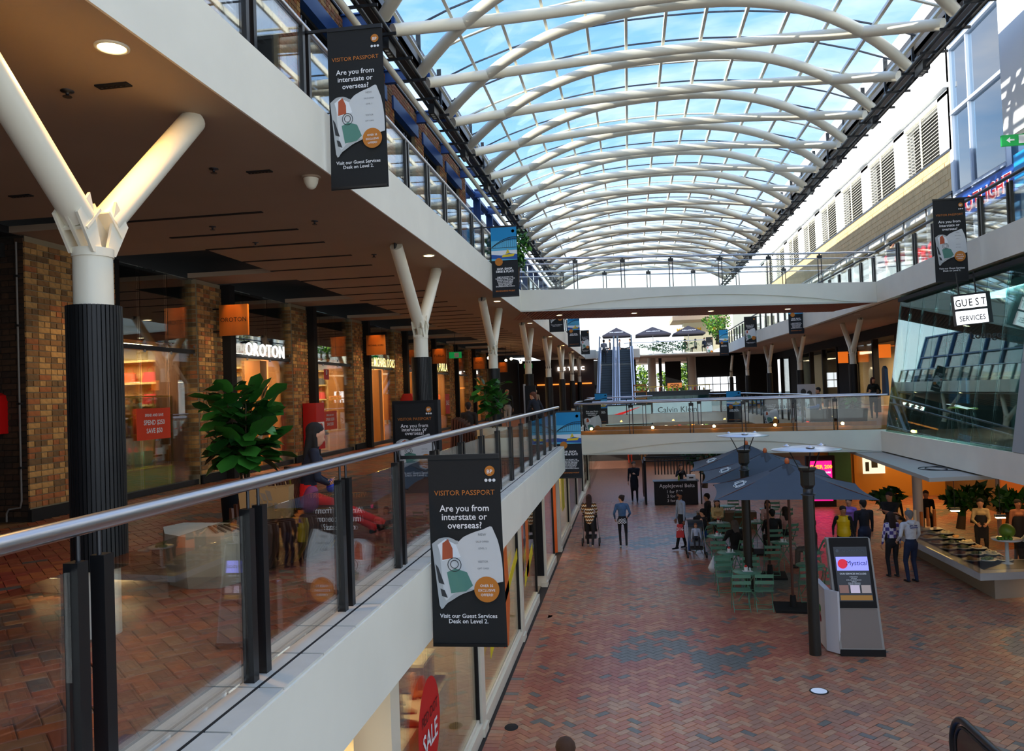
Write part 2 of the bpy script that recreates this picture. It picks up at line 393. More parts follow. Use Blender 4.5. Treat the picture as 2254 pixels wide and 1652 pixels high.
# left ceiling / top floor slab
mb = MB()
mb.box(-6.68, -6, 7.51, -3.21, 64, 7.6, 0); mb.box(-12.5, -6, 7.9, -3.21, 64, 8.1, 1); mb.box(-3.21, -6, 7.51, -3.19, 64, 8.18, 2)
mb.box(-3.45, -6, 8.1, -3.21, 64, 8.16, 2); mb.box(-6.7, -6, 7.52, -6.68, 64, 7.9, 1)
PIERS = [(10.1, 12.1)]+[(14.65+4.47*i, 15.6+4.47*i) for i in range(9)]
for (a, b) in PIERS: mb.box(-8.5, a-.15, 7.51, -6.68, b-.1, 7.6, 0)
mb.box(-8.6, -6, 7.51, -6.68, 9.3, 7.6, 0)
ceil = structure('ceiling', mb, [SOFFIT, DARKWALL, PLASTER], 'tan painted soffit over the upper left walkway with white fascia')
mb = MB(); mb.box(-12, 9, 7.2, -8.7, 64, 7.4, 0); mb.build('shop_ceiling', DARKIN, ceil)

# brick piers on the left
def wall_bricks(parent, org, right, n, w, h, mats, ind=0, z0=.02, seed=1, choose=None):
    """bricks laid in english bond on a face: org lower-left, right/n unit vectors"""
    rnd = random.Random(seed); org = Vector(org); r = Vector(right); n = Vector(n); u = Vector((0, 0, 1))
    meshes = {}
    big = MB(); cnt = 0; row = 0; z = z0
    while z+.075 < h:
        L = .228 if row % 2 else .112; x = -(.0 if row % 2 else .0)
        if row % 2: x = 0
        while x < w-.03:
            l = min(L, w-x-.004)
            c = org+r*(x+l/2)+u*(z+.0375); mi = rnd.choice((0, 0, 1, 1, 2, 3))
            if cnt < ind and (choose is None or choose(c)):
                k = (round(l, 3), mi)
                if k not in meshes:
                    m = MB(); m.obox((0, 0, 0), r*(l/2-.004), n*.014, u*.036); meshes[k] = m.mesh('brick', mats[mi])
                o = link('brick', meshes[k], parent, False); o.location = c+n*rnd.uniform(-.002, .004); cnt += 1
            else: big.obox(c+n*rnd.uniform(-.002, .004), r*(l/2-.004), n*.014, u*.036, mi)
            x += L+.01
        z += .086; row += 1
    if big.v: tag(big.build('brickwork', mats, parent), kind='stuff')
for i, (a, b) in enumerate(PIERS):
    mb = MB(); mb.box(-9.0 if i else -8.41-.01, a+(.0 if i else .03), 3.44, -8.41, b, 7.5, 0); mb.box(-8.43, a, 3.44, -8.37, b, 3.62, 1)
    w_ = structure('wall_left', mb, [MORTAR, BLACKM], 'lit tan brick pier between the upper left shopfronts, number %s along' % ('one two three four five six seven eight nine ten'.split()[i]))
    wall_bricks(w_, (-8.405, a, 3.62), (0, 1, 0), (1, 0, 0), b-a, 3.86, WBR, ind=300 if i == 0 else 0, seed=i, choose=lambda c: c.y < 11.35)
    if i: wall_bricks(w_, (-8.9, a, 3.62), (1, 0, 0), (0, -1, 0), .48, 3.86, WBR, seed=40+i)
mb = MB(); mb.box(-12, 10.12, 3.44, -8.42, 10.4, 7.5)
wr = structure('wall_left_return', mb, mat('mortar_shadow', S(38, 31, 24), .95), 'shadowed brown brick wall facing the viewer at the far left')  # mortar darkened as well, shade painted into its colour
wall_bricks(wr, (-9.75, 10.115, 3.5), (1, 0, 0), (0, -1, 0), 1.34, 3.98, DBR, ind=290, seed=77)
mb = MB(); mb.box(-12.5, -6, 3.44, -12, 10.3, 7.6); mb.box(-12, -6, 7.5, -8.5, 10.2, 7.6); mb.box(-12.5, -6.2, 3.44, -2, -6, 7.6)
mb.box(-8.9, 51.3, 3.44, -8.45, 61.5, 7.6); structure('wall_left_side', mb, [DARKWALL], 'dark bulkhead wall beyond the left edge of the upper walkway')

# conduit and fire-hose cabinet at far left
c_ = thing('conduit_pipe', (-8.5, 10.03, 3.5), 'thin grey conduit running down the shadowed brick wall', 'pipe')
mb = MB(); mb.tube([(-8.48, 10.05, 7.4), (-8.48, 10.05, 3.75), (-8.5, 10.05, 3.66), (-8.68, 10.05, 3.64), (-8.72, 10.05, 3.58), (-8.72, 10.05, 3.46)], .014, 8)
mb.build('pipe', mat('grey_conduit', S(120, 116, 112), .5), c_)
for z in (4.2, 5.1, 6.2, 6.9):
    m = MB(); m.box(-8.505, 10.02, z, -8.455, 10.09, z+.03); m.build('clip', BLACKM, c_)
c_ = thing('fire_hose_cover', (-8.85, 9.93, 4.7), 'red rounded fire equipment cover at the left picture edge', 'fire cover')
mb = MB(); mb.prism([(-9.12, 9.95, 4.70), (-8.71, 9.95, 4.70), (-8.71, 9.95, 5.15), (-8.74, 9.95, 5.24), (-8.81, 9.95, 5.28), (-9.12, 9.95, 5.28)], (0, .16, 0)); mb.build('cover', RED, c_)

# ------------------------------------------------------------------ V columns
def vcolumn(name, x, y, zb, label, group, flip=False, full=True):
    t = thing(name, (x, y, zb), label, 'column', group)
    mb = MB(); mb.cyl((0, 0, 0), (0, 0, 2.62), .128, n=24); mb.cyl((0, 0, 2.60), (0, 0, 2.66), .136, n=24); mb.build('shaft', WHITE, t, False)
    mb = MB(); n = 40
    for i in range(n):
        a = 2*math.pi*i/n; mb.obox((.168*math.cos(a), .168*math.sin(a), 1.36), (-.0105*math.sin(a), .0105*math.cos(a), 0), (.011*math.cos(a), .011*math.sin(a), 0), (0, 0, .9))
    mb.cyl((0, 0, .46), (0, 0, 2.26), .163, n=40); mb.build('ribbed_cladding', CLAD, t, False)
    for s in (-1, 1):
        mb = MB(); p = Vector((0, s*.13, 2.86)); q = Vector((0, s*1.36, 4.02)); mb.cyl(p, q, .105, n=20)
        mb.build('arm', WHITE, t, False)
        mb = MB(); d = (q-p).normalized(); up = Vector((0, -s*d.z, d.y*s)).normalized()
        mb.prism([(-.012, 0, 2.62), (-.012, s*.1, 2.62), tuple(p+d*.1+Vector((-.012, s*.07, -.07))), tuple(p+d*.1+Vector((-.012, -s*.07, .07))), (-.012, 0, 2.9)], (.024, 0, 0))
        for xx in (-.095, .075): mb.prism([(xx, s*.02, 2.62), (xx, s*.12, 2.62), (xx, s*.27, 2.86), (xx, s*.14, 3.02)], (.02, 0, 0))
        mb.obox(p-d*.02, (.105, 0, 0), tuple(d*.01), tuple(up*.105))
        mb.build('gusset_plate', WHITE, t, False)
        mb = MB(); mb.prism([tuple(q+Vector((-.01, -.09, -.06))), tuple(q+Vector((-.01, .09, .03))), (-.01, s*1.36+.09, 4.06), (-.01, s*1.36-.09, 4.06)], (.02, 0, 0)); mb.build('head_plate', DARKSTEEL, t, False)
    return t
v0 = vcolumn('column', -3.66, 5.04, 3.452, 'nearest column with white Y arms and black ribbed cladding at the left', 'white Y columns of the upper left walkway')
tr = snapshot(v0)
ords = 'second third fourth fifth sixth seventh eighth ninth tenth'.split()
for i, y in enumerate((13.85, 21.5, 29.2, 36.6, 44.0, 52.0, 59.8)):
    copy_tree(v0, (-3.66, y, 3.452), 0, '%s Y column from the viewer along the left walkway' % ords[i], tree=tr)
for i, (x, y) in enumerate(((9.15, 34.4), (9.05, 44.2), (8.8, 52), (8.55, 59.7), (8.3, 67))):
    copy_tree(v0, (x, y, 3.452), 0, '%s Y column along the right walkway' % (['nearest']+ords)[i], group='white Y columns of the right walkway', tree=tr)

# ceiling fittings on the left
g = 'linear slots in the left soffit'
ys = [9.81, 10.94, 11.96, 13.2, 14.3, 15.73, 17.0]+[18.2+1.18*i for i in range(33)]
mb = MB(); mb.box(-1.0, -.03, -.012, 1.0, .03, .0); sl = mb.mesh('linear_diffuser', BLACKM)
for i, y in enumerate(ys):
    o = link('linear_diffuser', sl); o.location = (-5.67, y, 7.51); tag(o, 'thin black slot diffuser across the tan soffit, %s from the viewer' % ordinal(i+1), 'vent', g)
for i, (x, y, l, lab) in enumerate(((-3.87, 5.62, .27, 'short black slot vent beside the nearest ceiling lamp'), (-3.87, 8.09, .27, 'short black slot vent near the white ceiling dome'), (-6.9, 8.27, .27, 'short black slot vent at the far left of the soffit'))):
    t = thing('slot_vent', (x, y, 7.51), lab, 'vent'); mb = MB(); mb.box(-l/2, -.04, -.012, l/2, .04, 0); mb.build('frame', BLACKM, t, False)
    mb = MB()
    for k in range(6): mb.box(-l/2+.03+k*.04, -.008, -.016, -l/2+.045+k*.04, .008, -.01)
    mb.build('nozzles', DARKSTEEL, t, False)
def downlight(x, y, z, label, group, first=[None]):
    if first[0] is None:
        t = thing('downlight', (x, y, z), label, 'ceiling light', group)
        mb = MB(); mb.lathe((0, 0, 0), [(.115, 0), (.115, -.012), (.095, -.014), (.09, -.004)], 24); mb.build('trim_ring', WHITE, t, False)
        mb = MB(); mb.disc((0, 0, -.006), .09, (1, 0, 0), (0, -1, 0)); mb.build('lamp', LAMP, t, False)
        first[0] = (t, snapshot(t)); return t
    return copy_tree(first[0][0], (x, y, z), 0, label, group, tree=first[0][1])
downlight(-3.46, 5.02, 7.51, 'bright round downlight above the nearest left column', 'downlights along the left soffit')
area('soffit_lamp', (-3.46, 5.02, 7.47), .15, .15, 28, (1, .55, .15))
for i, y in enumerate((13.7, 21.07, 28.2, 35.6, 42.7, 50.1, 57.5)):
    downlight(-3.42, y, 7.51, '%s round downlight from the viewer along the left soffit' % ords[i], 'downlights along the left soffit')
for i, (x, y) in enumerate(((8.6, 31.5), (8.6, 41), (8.4, 49), (8.2, 57))):
    downlight(x, y, 7.51, '%s round downlight along the right soffit' % (['nearest']+ords)[i], 'downlights along the right soffit')
t = thing('camera_dome', (-3.43, 8.44, 7.51), 'white half-round camera dome on the left soffit', 'security camera')
mb = MB(); mb.lathe((0, 0, 0), [(.11, 0), (.11, -.02)], 24); mb.build('base_ring', SOFFIT, t, False)
mb = MB(); mb.lathe((0, 0, -.02), [(.085, 0), (.075, -.05), (.05, -.1), (.02, -.12), (.002, -.122)], 20); mb.build('dome', WHITE, t, False)
for i, (x, y) in enumerate(((-4.28, 5.64), (-4.28, 7.87), (-4.25, 10.54), (-5.69, 11.68), (-5.72, 10.44), (-4.3, 13.3))):
    t = thing('fire_sprinkler', (x, y, 7.51), 'small sprinkler head in the soffit, %s from the viewer' % (['nearest']+ords)[i], 'sprinkler', 'sprinklers in the left soffit')
    mb = MB(); mb.lathe((0, 0, 0), [(.05, 0), (.05, -.008), (.015, -.012), (.012, -.04), (.035, -.045), (.035, -.05)], 12); mb.build('head', DARKSTEEL, t, False)

# ------------------------------------------------------------------ balustrades
def post_mesh(h=.93):
    mb = MB()
    for s in (-1, 1): mb.box(-.03, s*.075-.03, 0, .03, s*.075+.03, h)
    return mb.mesh('post', BLACK)
def rod_mesh(h0=.93, h1=1.04):
    mb = MB()
    for s in (-1, 1): mb.cyl((0, s*.06, h0-.02), (0, s*.06, h1), .009, n=8)
    return mb.mesh('bracket', DARKSTEEL)
PM = post_mesh(); RM = rod_mesh()
def balustrade(label, x, ys, zb, railz, group=None, rail_end=None, rail_r=.036, extra=None, npost=99):
    t = thing('glass_balustrade', (x, ys[0], zb), label, 'balustrade', group)
    for y in ys:
        o = link('post', PM, t, False); o.location = (0, y-ys[0], 0)
        p = link('bracket', RM, o, False)
    for a, b in zip(ys[:-1], ys[1:]):
        mb = MB(); mb.box(-.006, a+.115-ys[0], .03, .006, b-.115-ys[0], .9); mb.build('glass_pane', GLASS, t, False)
    pts = [(0, ys[0]-1.0-ys[0], railz-zb), (0, ys[-1]-ys[0], railz-zb)]
    if extra: pts += extra
    mb = MB(); mb.tube(pts, rail_r, 20); mb.build('handrail', STEEL, t, False)
    return t
ysL = [1.4+1.375*i for i in range(0, 17)]
ysL = [y for y in ysL if y < 24]
ysL = [1.42, 2.80, 4.15, 5.54, 6.92]+[6.92+1.36*i for i in range(1, 13)]
balustrade('steel handrail with black posts and glass along the near left edge', -2.08, ysL, 3.5, 4.56)
ys3 = [1.7, 3.0, 4.31, 5.62, 6.93]+[8.24+1.335*i for i in range(0, 12)]
b3 = balustrade('glass balustrade with black posts on the top left level', -3.38, ys3, 8.17, 9.11)
bfar = balustrade('distant glass balustrade with black posts on the top left level beyond the footbridge', -3.38, [28+1.335*i for i in range(26)], 8.17, 9.11)

# ------------------------------------------------------------------ top-left brick building
mb = MB(); mb.box(-5.6, 2, 8.1, -5.215, 26.2, 12.42, 0)
XW = -5.215
WIN3 = [(9.85+2.7*i+.0, 11.7+2.7*i) for i in range(6)]; WIN3 = [(y+.0, z) for y, z in WIN3 if z < 26]
# wall is pierced by windows: rebuild as strips
mb = MB(); edges = [2.0]
for a, b in WIN3: edges += [a, b]
edges.append(26.2)
for i in range(0, len(edges), 2): mb.box(-5.6, edges[i], 8.1, XW, edges[i+1], 12.42)
mb.box(-5.6, 2, 11.8, XW, 26.2, 12.42); mb.box(-5.6, 2, 8.1, XW, 26.2, 8.9); mb.box(-5.65, 2, 12.42, XW+.04, 26.2, 12.47, 1)
tw = structure('wall_top_left', mb, [MORTAR, BLACKM], 'red brown brick wall of the top left level with tall windows')
for i in range(0, len(edges), 2):
    wall_bricks(tw, (XW+.005, edges[i], 8.12), (0, 1, 0), (1, 0, 0), edges[i+1]-edges[i], 4.3, [WBR[2], WBR[1], WBR[2], WBR[0]], seed=100+i)
for i, (a, b) in enumerate(WIN3): wall_bricks(tw, (XW+.005, a, 12.06), (0, 1, 0), (1, 0, 0), b-a, .36, [WBR[2], WBR[1], WBR[2], WBR[0]], z0=.0, seed=140+i)
for i, (a, b) in enumerate(WIN3):
    w_ = thing('window_%d' % (20+i), (-5.4, a, 8.9), 'tall dark-framed window under a blue lintel in the top brick wall, %s from the viewer' % (['nearest']+ords)[i], 'window', kind='structure')
    mb = MB(); mb.box(-5.45, a, 8.9, -5.43, b, 11.9); mb.build('pane', BLUEGLASS, w_)
    mb = MB(); fz0, fz1 = 8.9, 11.74
    for y in (a, b-.08): mb.box(-5.43, y, fz0, -5.3, y+.08, fz1)
    for z in (fz0, fz1-.08): mb.box(-5.43, a, z, -5.3, b, z+.08)
    n = 4
    for k in range(1, n): mb.box(-5.43, a+(b-a)*k/n-.02, fz0, -5.38, a+(b-a)*k/n+.02, fz1)
    for k in range(1, 5): mb.box(-5.43, a, fz0+(fz1-fz0)*k/5-.015, -5.38, b, fz0+(fz1-fz0)*k/5+.015)
    mb.build('frame', BLACKM, w_)
    mb = MB(); mb.box(-5.43, a-.18, 11.72, -5.15, b+.18, 12.04); mb.build('lintel', BLUESTEEL, w_)
mbb = MB(); mbb.box(-.55, -.06, .0, .55, .06, .03); mbb.box(-.55, -.06, .27, .55, .06, .3); mbb.box(-.55, -.012, .03, .55, .012, .27)
bm_ = mbb.mesh('roof_tie_beam', BLUESTEEL)
for i in range(9):
    y = 9.2+2.7*i
    o = link('roof_tie_beam', bm_); o.location = (-4.7, y-.0, 12.12); tag(o, 'blue steel I-beam from brick wall to roof edge, %s from the viewer' % (['nearest']+ords)[i], 'beam', 'blue beams along the left roof edge')
mb = MB(); mb.box(-8, 2, 8.1, -5.62, 26.2, 12.3); structure('wall_top_left_inside', mb, [DARKIN], 'solid dark block added behind the windows of the top left brick wall')  # added block, keeps sun from passing through the panes to the right fascia
# glazed link wall further along
t = thing('window_40', (-5.3, 26.4, 8.1), 'dark blue glazed wall on the top left level beyond the brick building', 'window', kind='structure')
mb = MB(); mb.box(-5.35, 26.3, 8.15, -5.33, 64, 12.3); mb.build('pane', BLUEGLASS, t)
mb = MB()
for i in range(15): mb.box(-5.33, 26.2+2.7*i, 8.1, -5.2, 26.32+2.7*i, 12.3)
for z in (8.15, 10.6, 12.2): mb.box(-5.33, 26.2, z, -5.22, 64, z+.1)
mb.build('mullion', BLUESTEEL, t)
mb = MB(); mb.box(-8, 26.3, 8.1, -5.6, 64, 12.35); structure('wall_top_left_link', mb, DARKIN, 'dark interior behind the top left glazing')

# ------------------------------------------------------------------ vaulted glass roof
K = 1.24
def rz_(t): return 10.5+.801*(1-abs(t)**2.348)
def world(x, y, z): return (x*K, y*K, 5+(z-5)*K)
def rc(t, y0, s, dz=0.):
    return world(.883+4.17*t, y0+s*1.697*(1-abs(t)**2.542)-.184*t, rz_(t)+dz)
roof = thing('ceiling_vault', world(.883, 20, 10.5), 'curved glass roof on crossing white steel arches above the mall', 'roof', kind='structure')
TS = [-1+2*i/28 for i in range(29)]
for n in range(-9, 14):
    for s, y0 in ((-1, 14.934+2.07*n), (1, 13.306+2.07*n)):
        mb = MB(); mb.tube([rc(t, y0, s) for t in TS], .118, 12); mb.build('arch_tube', WHITE, roof)
NP = 12; YA, YB = 14.1-2.07*9.5, 14.1+2.07*13.6
tp = [-.985+1.97*i/(NP) for i in range(NP+1)]
for t in tp:
    a = world(.883+4.17*t, YA, rz_(t)+.17); b = world(.883+4.17*t, YB, rz_(t)+.17)
    sl_ = -.801*2.348*abs(t)**1.348*(1 if t > 0 else -1)/4.17
    up = Vector((-sl_, 0, 1)).normalized()
    mb = MB(); mb.bar(a, b, .06, .13, up=up); mb.build('purlin', WHITE, roof)
yj = []; y = YA
while y < YB+.01: yj.append(y); y += 1.035
for j, y in enumerate(yj):
    pts = [world(.883+4.17*t, y, rz_(t)+.235) for t in tp]
    mb = MB()
    for p, q in zip(pts[:-1], pts[1:]): mb.bar(p, q, .03 if j % 3 else .07, .03)
    mb.build('glazing_bar', DARKSTEEL if j % 3 else WHITE, roof)
big = MB(); cnt = 0
for j in range(len(yj)-1):
    for i in range(NP):
        P = [world(.883+4.17*tp[i], yj[j], rz_(tp[i])+.225), world(.883+4.17*tp[i+1], yj[j], rz_(tp[i+1])+.225), world(.883+4.17*tp[i+1], yj[j+1], rz_(tp[i+1])+.225), world(.883+4.17*tp[i], yj[j+1], rz_(tp[i])+.225)]
        cp = [project(*p) for p in P]
        m = big
        if cnt < 290 and all(c and 0 < c[0] < 2254 and -60 < c[1] < 1652 for c in cp): m = MB(); cnt += 1
        m.poly([P[3], P[2], P[1], P[0]])
        if m is not big: m.build('glass_pane', ROOFGLASS, roof)
tag(big.build('glazing', ROOFGLASS, roof), kind='stuff')
# gutters, cable trays, fixings
y0, y1 = YA*K, YB*K
for nm, xa, xb, lab in (('left', -4.62, -4.22, 'dark metal box gutter along the left roof edge'), ('right', 6.5, 6.95, 'dark metal box gutter along the right roof edge')):
    t = thing('roof_gutter', ((xa+xb)/2, 20, 12), lab, 'gutter')
    GUT = mat('gutter_metal', S(74, 70, 64), .45, .5, var=.2, scale=1.5)
    mb = MB(); mb.box(xa, y0, 12.15, xb, y1, 12.22); mb.box(xa, y0, 12.15, xa+.04, y1, 12.62); mb.box(xb-.04, y0, 12.15, xb, y1, 12.62); mb.build('trough', GUT, t)
    xi = xb if nm == 'left' else xa
    for i in range(24):
        y = 9+1.9*i; mb = MB(); mb.box(xi-.05, y, 12.0, xi+.05, y+.03, 12.85); mb.box(xi-.02, y-.25, 11.98, xi+.02, y+.25, 12.02); mb.build('bracket', BLACK, t)
for nm, x, lab in (('left', -4.0, 'black double-pipe cable tray with spotlights under the left roof edge'), ('right', 6.08, 'black double-pipe cable tray with spotlights under the right roof edge')):
    t = thing('cable_tray', (x, 20, 11.35), lab, 'cable tray')
    for dx, dz in ((-.11, 0.02), (.11, .02)):
        mb = MB(); mb.tube([(x+dx, -6, 11.35+dz), (x+dx, 52, 11.35+dz)], .042, 10); mb.build('pipe', BLACK, t)
    mb = MB(); mb.tube([(x-(.22 if nm == 'left' else -.02), -6, 11.2), (x-(.22 if nm == 'left' else -.02), 52, 11.2)], .06 if nm == 'left' else .03, 10); mb.build('white_pipe' if nm == 'left' else 'cable', WHITE if nm == 'left' else BLACKM, t)
    for i in range(44):
        y = 6+1.03*i; mb = MB(); mb.box(x-.26, y-.015, 11.28, x+.26, y+.015, 11.33); mb.build('rung', BLACK, t)
    for i in range(13):
        y = 7.0+3.3*i; mb = MB(); mb.box(x-.07, y-.22, 11.14, x+.07, y+.22, 11.34); f = mb.build('spotlight', BLACK, t)
        mb = MB()
        for k in (-.12, 0, .12): mb.box(x-.03, y+k-.03, 11.132, x+.03, y+k+.03, 11.138)
        mb.build('lens', mat('unlit_lens', S(210, 210, 200), .2), f)
# ------------------------------------------------------------------ footbridges
def bridge(name, L, R, depth, zb, zt, label, soffit, railz, archh, posts, back=True):
    L = Vector(L); R = Vector(R); d = (R-L); W_ = d.length; d.normalize(); n = Vector((-d.y, d.x, 0))
    if n.y < 0: n = -n
    t = thing(name, tuple(L)[:2]+(zb,), label, 'footbridge', kind='structure')
    def P(s, k, z): return L+d*s+n*k+Vector((0, 0, z))
    mb = MB(); mb.prism([P(0, .03, zb+.06), P(W_, .03, zb+.06), P(W_, depth-.03, zb+.06), P(0, depth-.03, zb+.06)], (0, 0, zt-zb-.1)); mb.build('deck', PLASTER, t)
    # fascia: upper face proud above a low arch, recessed face below it
    N = 24
    for k0, k1, sg in ((0, .05, 1), (depth-.05, depth, -1)):
        mb = MB()
        top = [P(W_*i/N, k0, zt) for i in range(N+1)]; bot = []
        for i in range(N+1):
            u = (i/N-.5)*2; a = max(0, 1-(abs(u)/.86)**2.0)*archh; bot.append(P(W_*i/N, k0, zb+.035+a))
        for i in range(N): mb.prism([top[i], top[i+1], bot[i+1], bot[i]], n*(k1-k0))
        mb.build('fascia', PLASTER, t)
        mb = MB(); kk = k0+.035 if sg > 0 else k0
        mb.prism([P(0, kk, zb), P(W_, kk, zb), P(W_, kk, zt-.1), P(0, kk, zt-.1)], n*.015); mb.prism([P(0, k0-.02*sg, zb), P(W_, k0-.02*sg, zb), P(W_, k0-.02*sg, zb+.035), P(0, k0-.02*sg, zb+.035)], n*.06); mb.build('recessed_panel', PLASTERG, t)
    if soffit:
        m = MB(); m.obox((0, 0, 0), tuple(Vector((0, 0, 0))+d*.035), tuple(n*(depth/2-.05)), (0, 0, .03)); me = m.mesh('slat', mat('soffit_slat_timber', S(140, 76, 50), .5, var=.2, scale=6))
        mb = MB(); mb.prism([P(0, .05, zb+.055), P(W_, .05, zb+.055), P(W_, depth-.05, zb+.055), P(0, depth-.05, zb+.055)], (0, 0, .01)); mb.build('backing', BLACKM, t)
        for i in range(int(W_/.105)):
            o = link('slat', me, t, True); o.matrix_parent_inverse = Matrix.Translation(-Vector(t.location)); o.location = P(.06+i*.105, depth/2, zb+.025)
        for i, s in enumerate((.12, .335, .56, .79)):
            c = P(W_*s, depth*.45, zb-.006); o = downlight(c.x, c.y, c.z, '%s downlight from the left under the upper footbridge' % (['first']+ords)[i], 'downlights under the upper footbridge')
    # rails
    for k, tt in ((.07, 'near'), (depth-.07, 'far')):
        b = thing('bridge_balustrade', tuple(P(0, k, zt)), 'steel handrail and glass on the %s side of the %s footbridge' % (tt, 'upper' if soffit else 'lower'), 'balustrade')
        for dz, r in ((railz-zt, .032), (railz-zt-.17, .02)) if soffit else ((railz-zt, .034),):
            mb = MB(); mb.tube([P(-.05, k, zt+dz), P(W_+.05, k, zt+dz)], r, 14); mb.build('handrail', STEEL, b)
        for s in posts:
            mb = MB()
            for e in (-.055, .055): mb.cyl(P(s+e, k, zt), P(s+e, k, railz-.12), .014, n=8)
            mb.build('post', DARKSTEEL, b)
            mb = MB(); mb.obox(P(s, k, railz-.12), tuple(d*.075), tuple(n*.03), (0, 0, .05)); mb.obox(P(s, k, railz-.05), tuple(d*.02), tuple(n*.02), (0, 0, .04)); mb.build('bracket', BLACK, b)
        ss = [0]+list(posts)+[W_]
        for a_, b_ in zip(ss[:-1], ss[1:]):
            if b_-a_ < .3: continue
            mb = MB(); q = [P(a_+.07, k, zt+.03), P(b_-.07, k, zt+.03), P(b_-.07, k, railz-.2 if soffit else railz-.06), P(a_+.07, k, railz-.2 if soffit else railz-.06)]; mb.prism(q, n*.012); mb.build('glass_pane', GLASS, b)
    return t, P, W_
ub, UP, UW = bridge('footbridge', (-3.19, 24.2, 0), (8.0, 27.0, 0), 2.75, 7.51, 8.18, 'upper footbridge with white arched fascia and timber soffit', True, 9.15, .36, [1.75, 3.25, 4.8, 6.4, 8.0, 9.7])
lb, LP, LW = bridge('footbridge', (-1.86, 27.4, 0), (7.75, 25.7, 0), 3.0, 2.82, 3.5, 'lower footbridge with white arched fascia and timber kerb', False, 4.56, .38, [1.9, 3.9, 5.55, 7.1, 8.3])
mb = MB()
for k in (.1, 2.8): mb.prism([LP(.0, k, 3.5), LP(LW, k, 3.5), LP(LW, k+.1, 3.5), LP(0, k+.1, 3.5)], (0, 0, .13))
mb.build('timber_kerb', WOOD, lb)
mb = MB(); mb.prism([LP(0, .2, 3.5), LP(LW, .2, 3.5), LP(LW, 2.8, 3.5), LP(0, 2.8, 3.5)], (0, 0, .01)); mb.build('walkway_paving', FARPAVE, lb)
for i, s in enumerate((.5, 2.6, 4.6, 6.5, 8.5)):
    c = LP(s, .16, 3.68); t = thing('kerb_light', c, 'small glowing floor light on the lower footbridge kerb, %s from the left' % (['first']+ords)[i], 'kerb light', 'kerb lights on the lower footbridge')
    m = MB(); m.cyl((0, 0, -.05), (0, 0, 0), .05, n=12); m.build('housing', DARKSTEEL, t, False)
    m = MB(); m.ball((0, -.02, .02), .05, n=10, m=6); m.build('lamp', mat('kerb_lamp', (1, .6, .15), emit=30, ecol=(1, .6, .15)), t, False)

# left first-floor edge beyond the bridge (second void) and its rails
mb = MB(); mb.box(-2.3, 31.5, 2.82, -2.0, 50, 3.5); mb.box(-2.3, 30.2, 2.82, 7.0, 31.0, 3.45); mb.box(-2.3, 28, 2.82, -1.86, 31.5, 3.48)
mb.box(-8.6, 50, 2.9, 16, 76, 3.45)
structure('floor_upper_far', mb, [PLASTER], 'pale slab edges of the upper walkway around the far void')
mb = MB(); mb.box(-2.3, 50, 3.45, 14, 76, 3.46); tag(structure('paving_far', mb, FARPAVE, 'brick paving at the far end of the upper walkway'), kind='structure')
PF = [(-2.1, 31.2), (-2.0, 44.0), (-2.55, 48.4), (-1.8, 49.4), (1.4, 49.8)]
PR = [(4.9, 50.6), (6.5, 47), (6.7, 31.2)]
for nm, path in (('left', PF), ('right', PR)):
    t = thing('void_balustrade', (path[0][0], path[0][1], 3.5), 'distant steel and glass balustrade on the %s of the far void' % nm, 'balustrade')
    mb = MB(); mb.tube([(x, y, 4.56) for x, y in path], .036, 12); mb.build('handrail', STEEL, t)
    for a, b in zip(path[:-1], path[1:]):
        a = Vector((*a, 0)); b = Vector((*b, 0)); n_ = max(1, int((b-a).length/1.3))
        for i in range(n_):
            p = a+(b-a)*i/n_; q = a+(b-a)*(i+1)/n_
            mb = MB(); mb.box(p.x-.03, p.y-.08, 3.45, p.x+.03, p.y+.08, 4.45); mb.build('post', BLACK, t)
            mb = MB(); e = (q-p).normalized(); mb.prism([p+e*.1+Vector((0, 0, 3.5)), q-e*.1+Vector((0, 0, 3.5)), q-e*.1+Vector((0, 0, 4.4)), p+e*.1+Vector((0, 0, 4.4))], (.01, .01, 0)); mb.build('glass_pane', GLASS, t)

# ------------------------------------------------------------------ right side
RF = [(8.0, -6), (8.0, 31), (7.9, 40), (7.5, 48), (7.5, 76)]
mb = MB()
for (xa, ya), (xb, yb) in zip(RF[:-1], RF[1:]):
    mb.prism([(xa, ya, 7.5), (xb, yb, 7.5), (xb, yb, 8.18), (xa, ya, 8.18)], (.25, 0, 0), 0)
    mb.prism([(xa+.2, ya, 7.5), (xb+.2, yb, 7.5), (16, yb, 7.5), (16, ya, 7.5)], (0, 0, .1), 1)
    mb.prism([(xa+.2, ya, 7.62), (xb+.2, yb, 7.62), (16, yb, 7.62), (16, ya, 7.62)], (0, 0, .5), 2)
structure('ceiling_right', mb, [PLASTER, SOFFIT, TILE], 'white fascia and tan soffit of the right top level')
t = thing('glass_balustrade', (8.1, 10, 8.17), 'glass balustrade with dark grey posts on the right top level', 'balustrade')
ys = [11.0+1.42*i for i in range(11)]+[27.6+1.42*i for i in range(26)]
xr = lambda y: 8.12 if y < 31 else 8.12-(y-31)*.011 if y < 40 else 7.62+.4*max(0, (48-y)/8)
for y in ys:
    o = link('post', PM, t, False); o.location = (xr(y)-8.1, y-10, 0)
for a, b in zip(ys[:-1], ys[1:]):
    mb = MB(); mb.prism([(xr(a), a+.11, 8.2), (xr(b), b-.11, 8.2), (xr(b), b-.11, 9.06), (xr(a), a+.11, 9.06)], (.012, 0, 0)); mb.build('glass_pane', GLASS, t)
mb = MB(); mb.tube([(xr(y), y, 9.2) for y in [6]+ys], .04, 12); mb.build('handrail', DARKSTEEL, t)

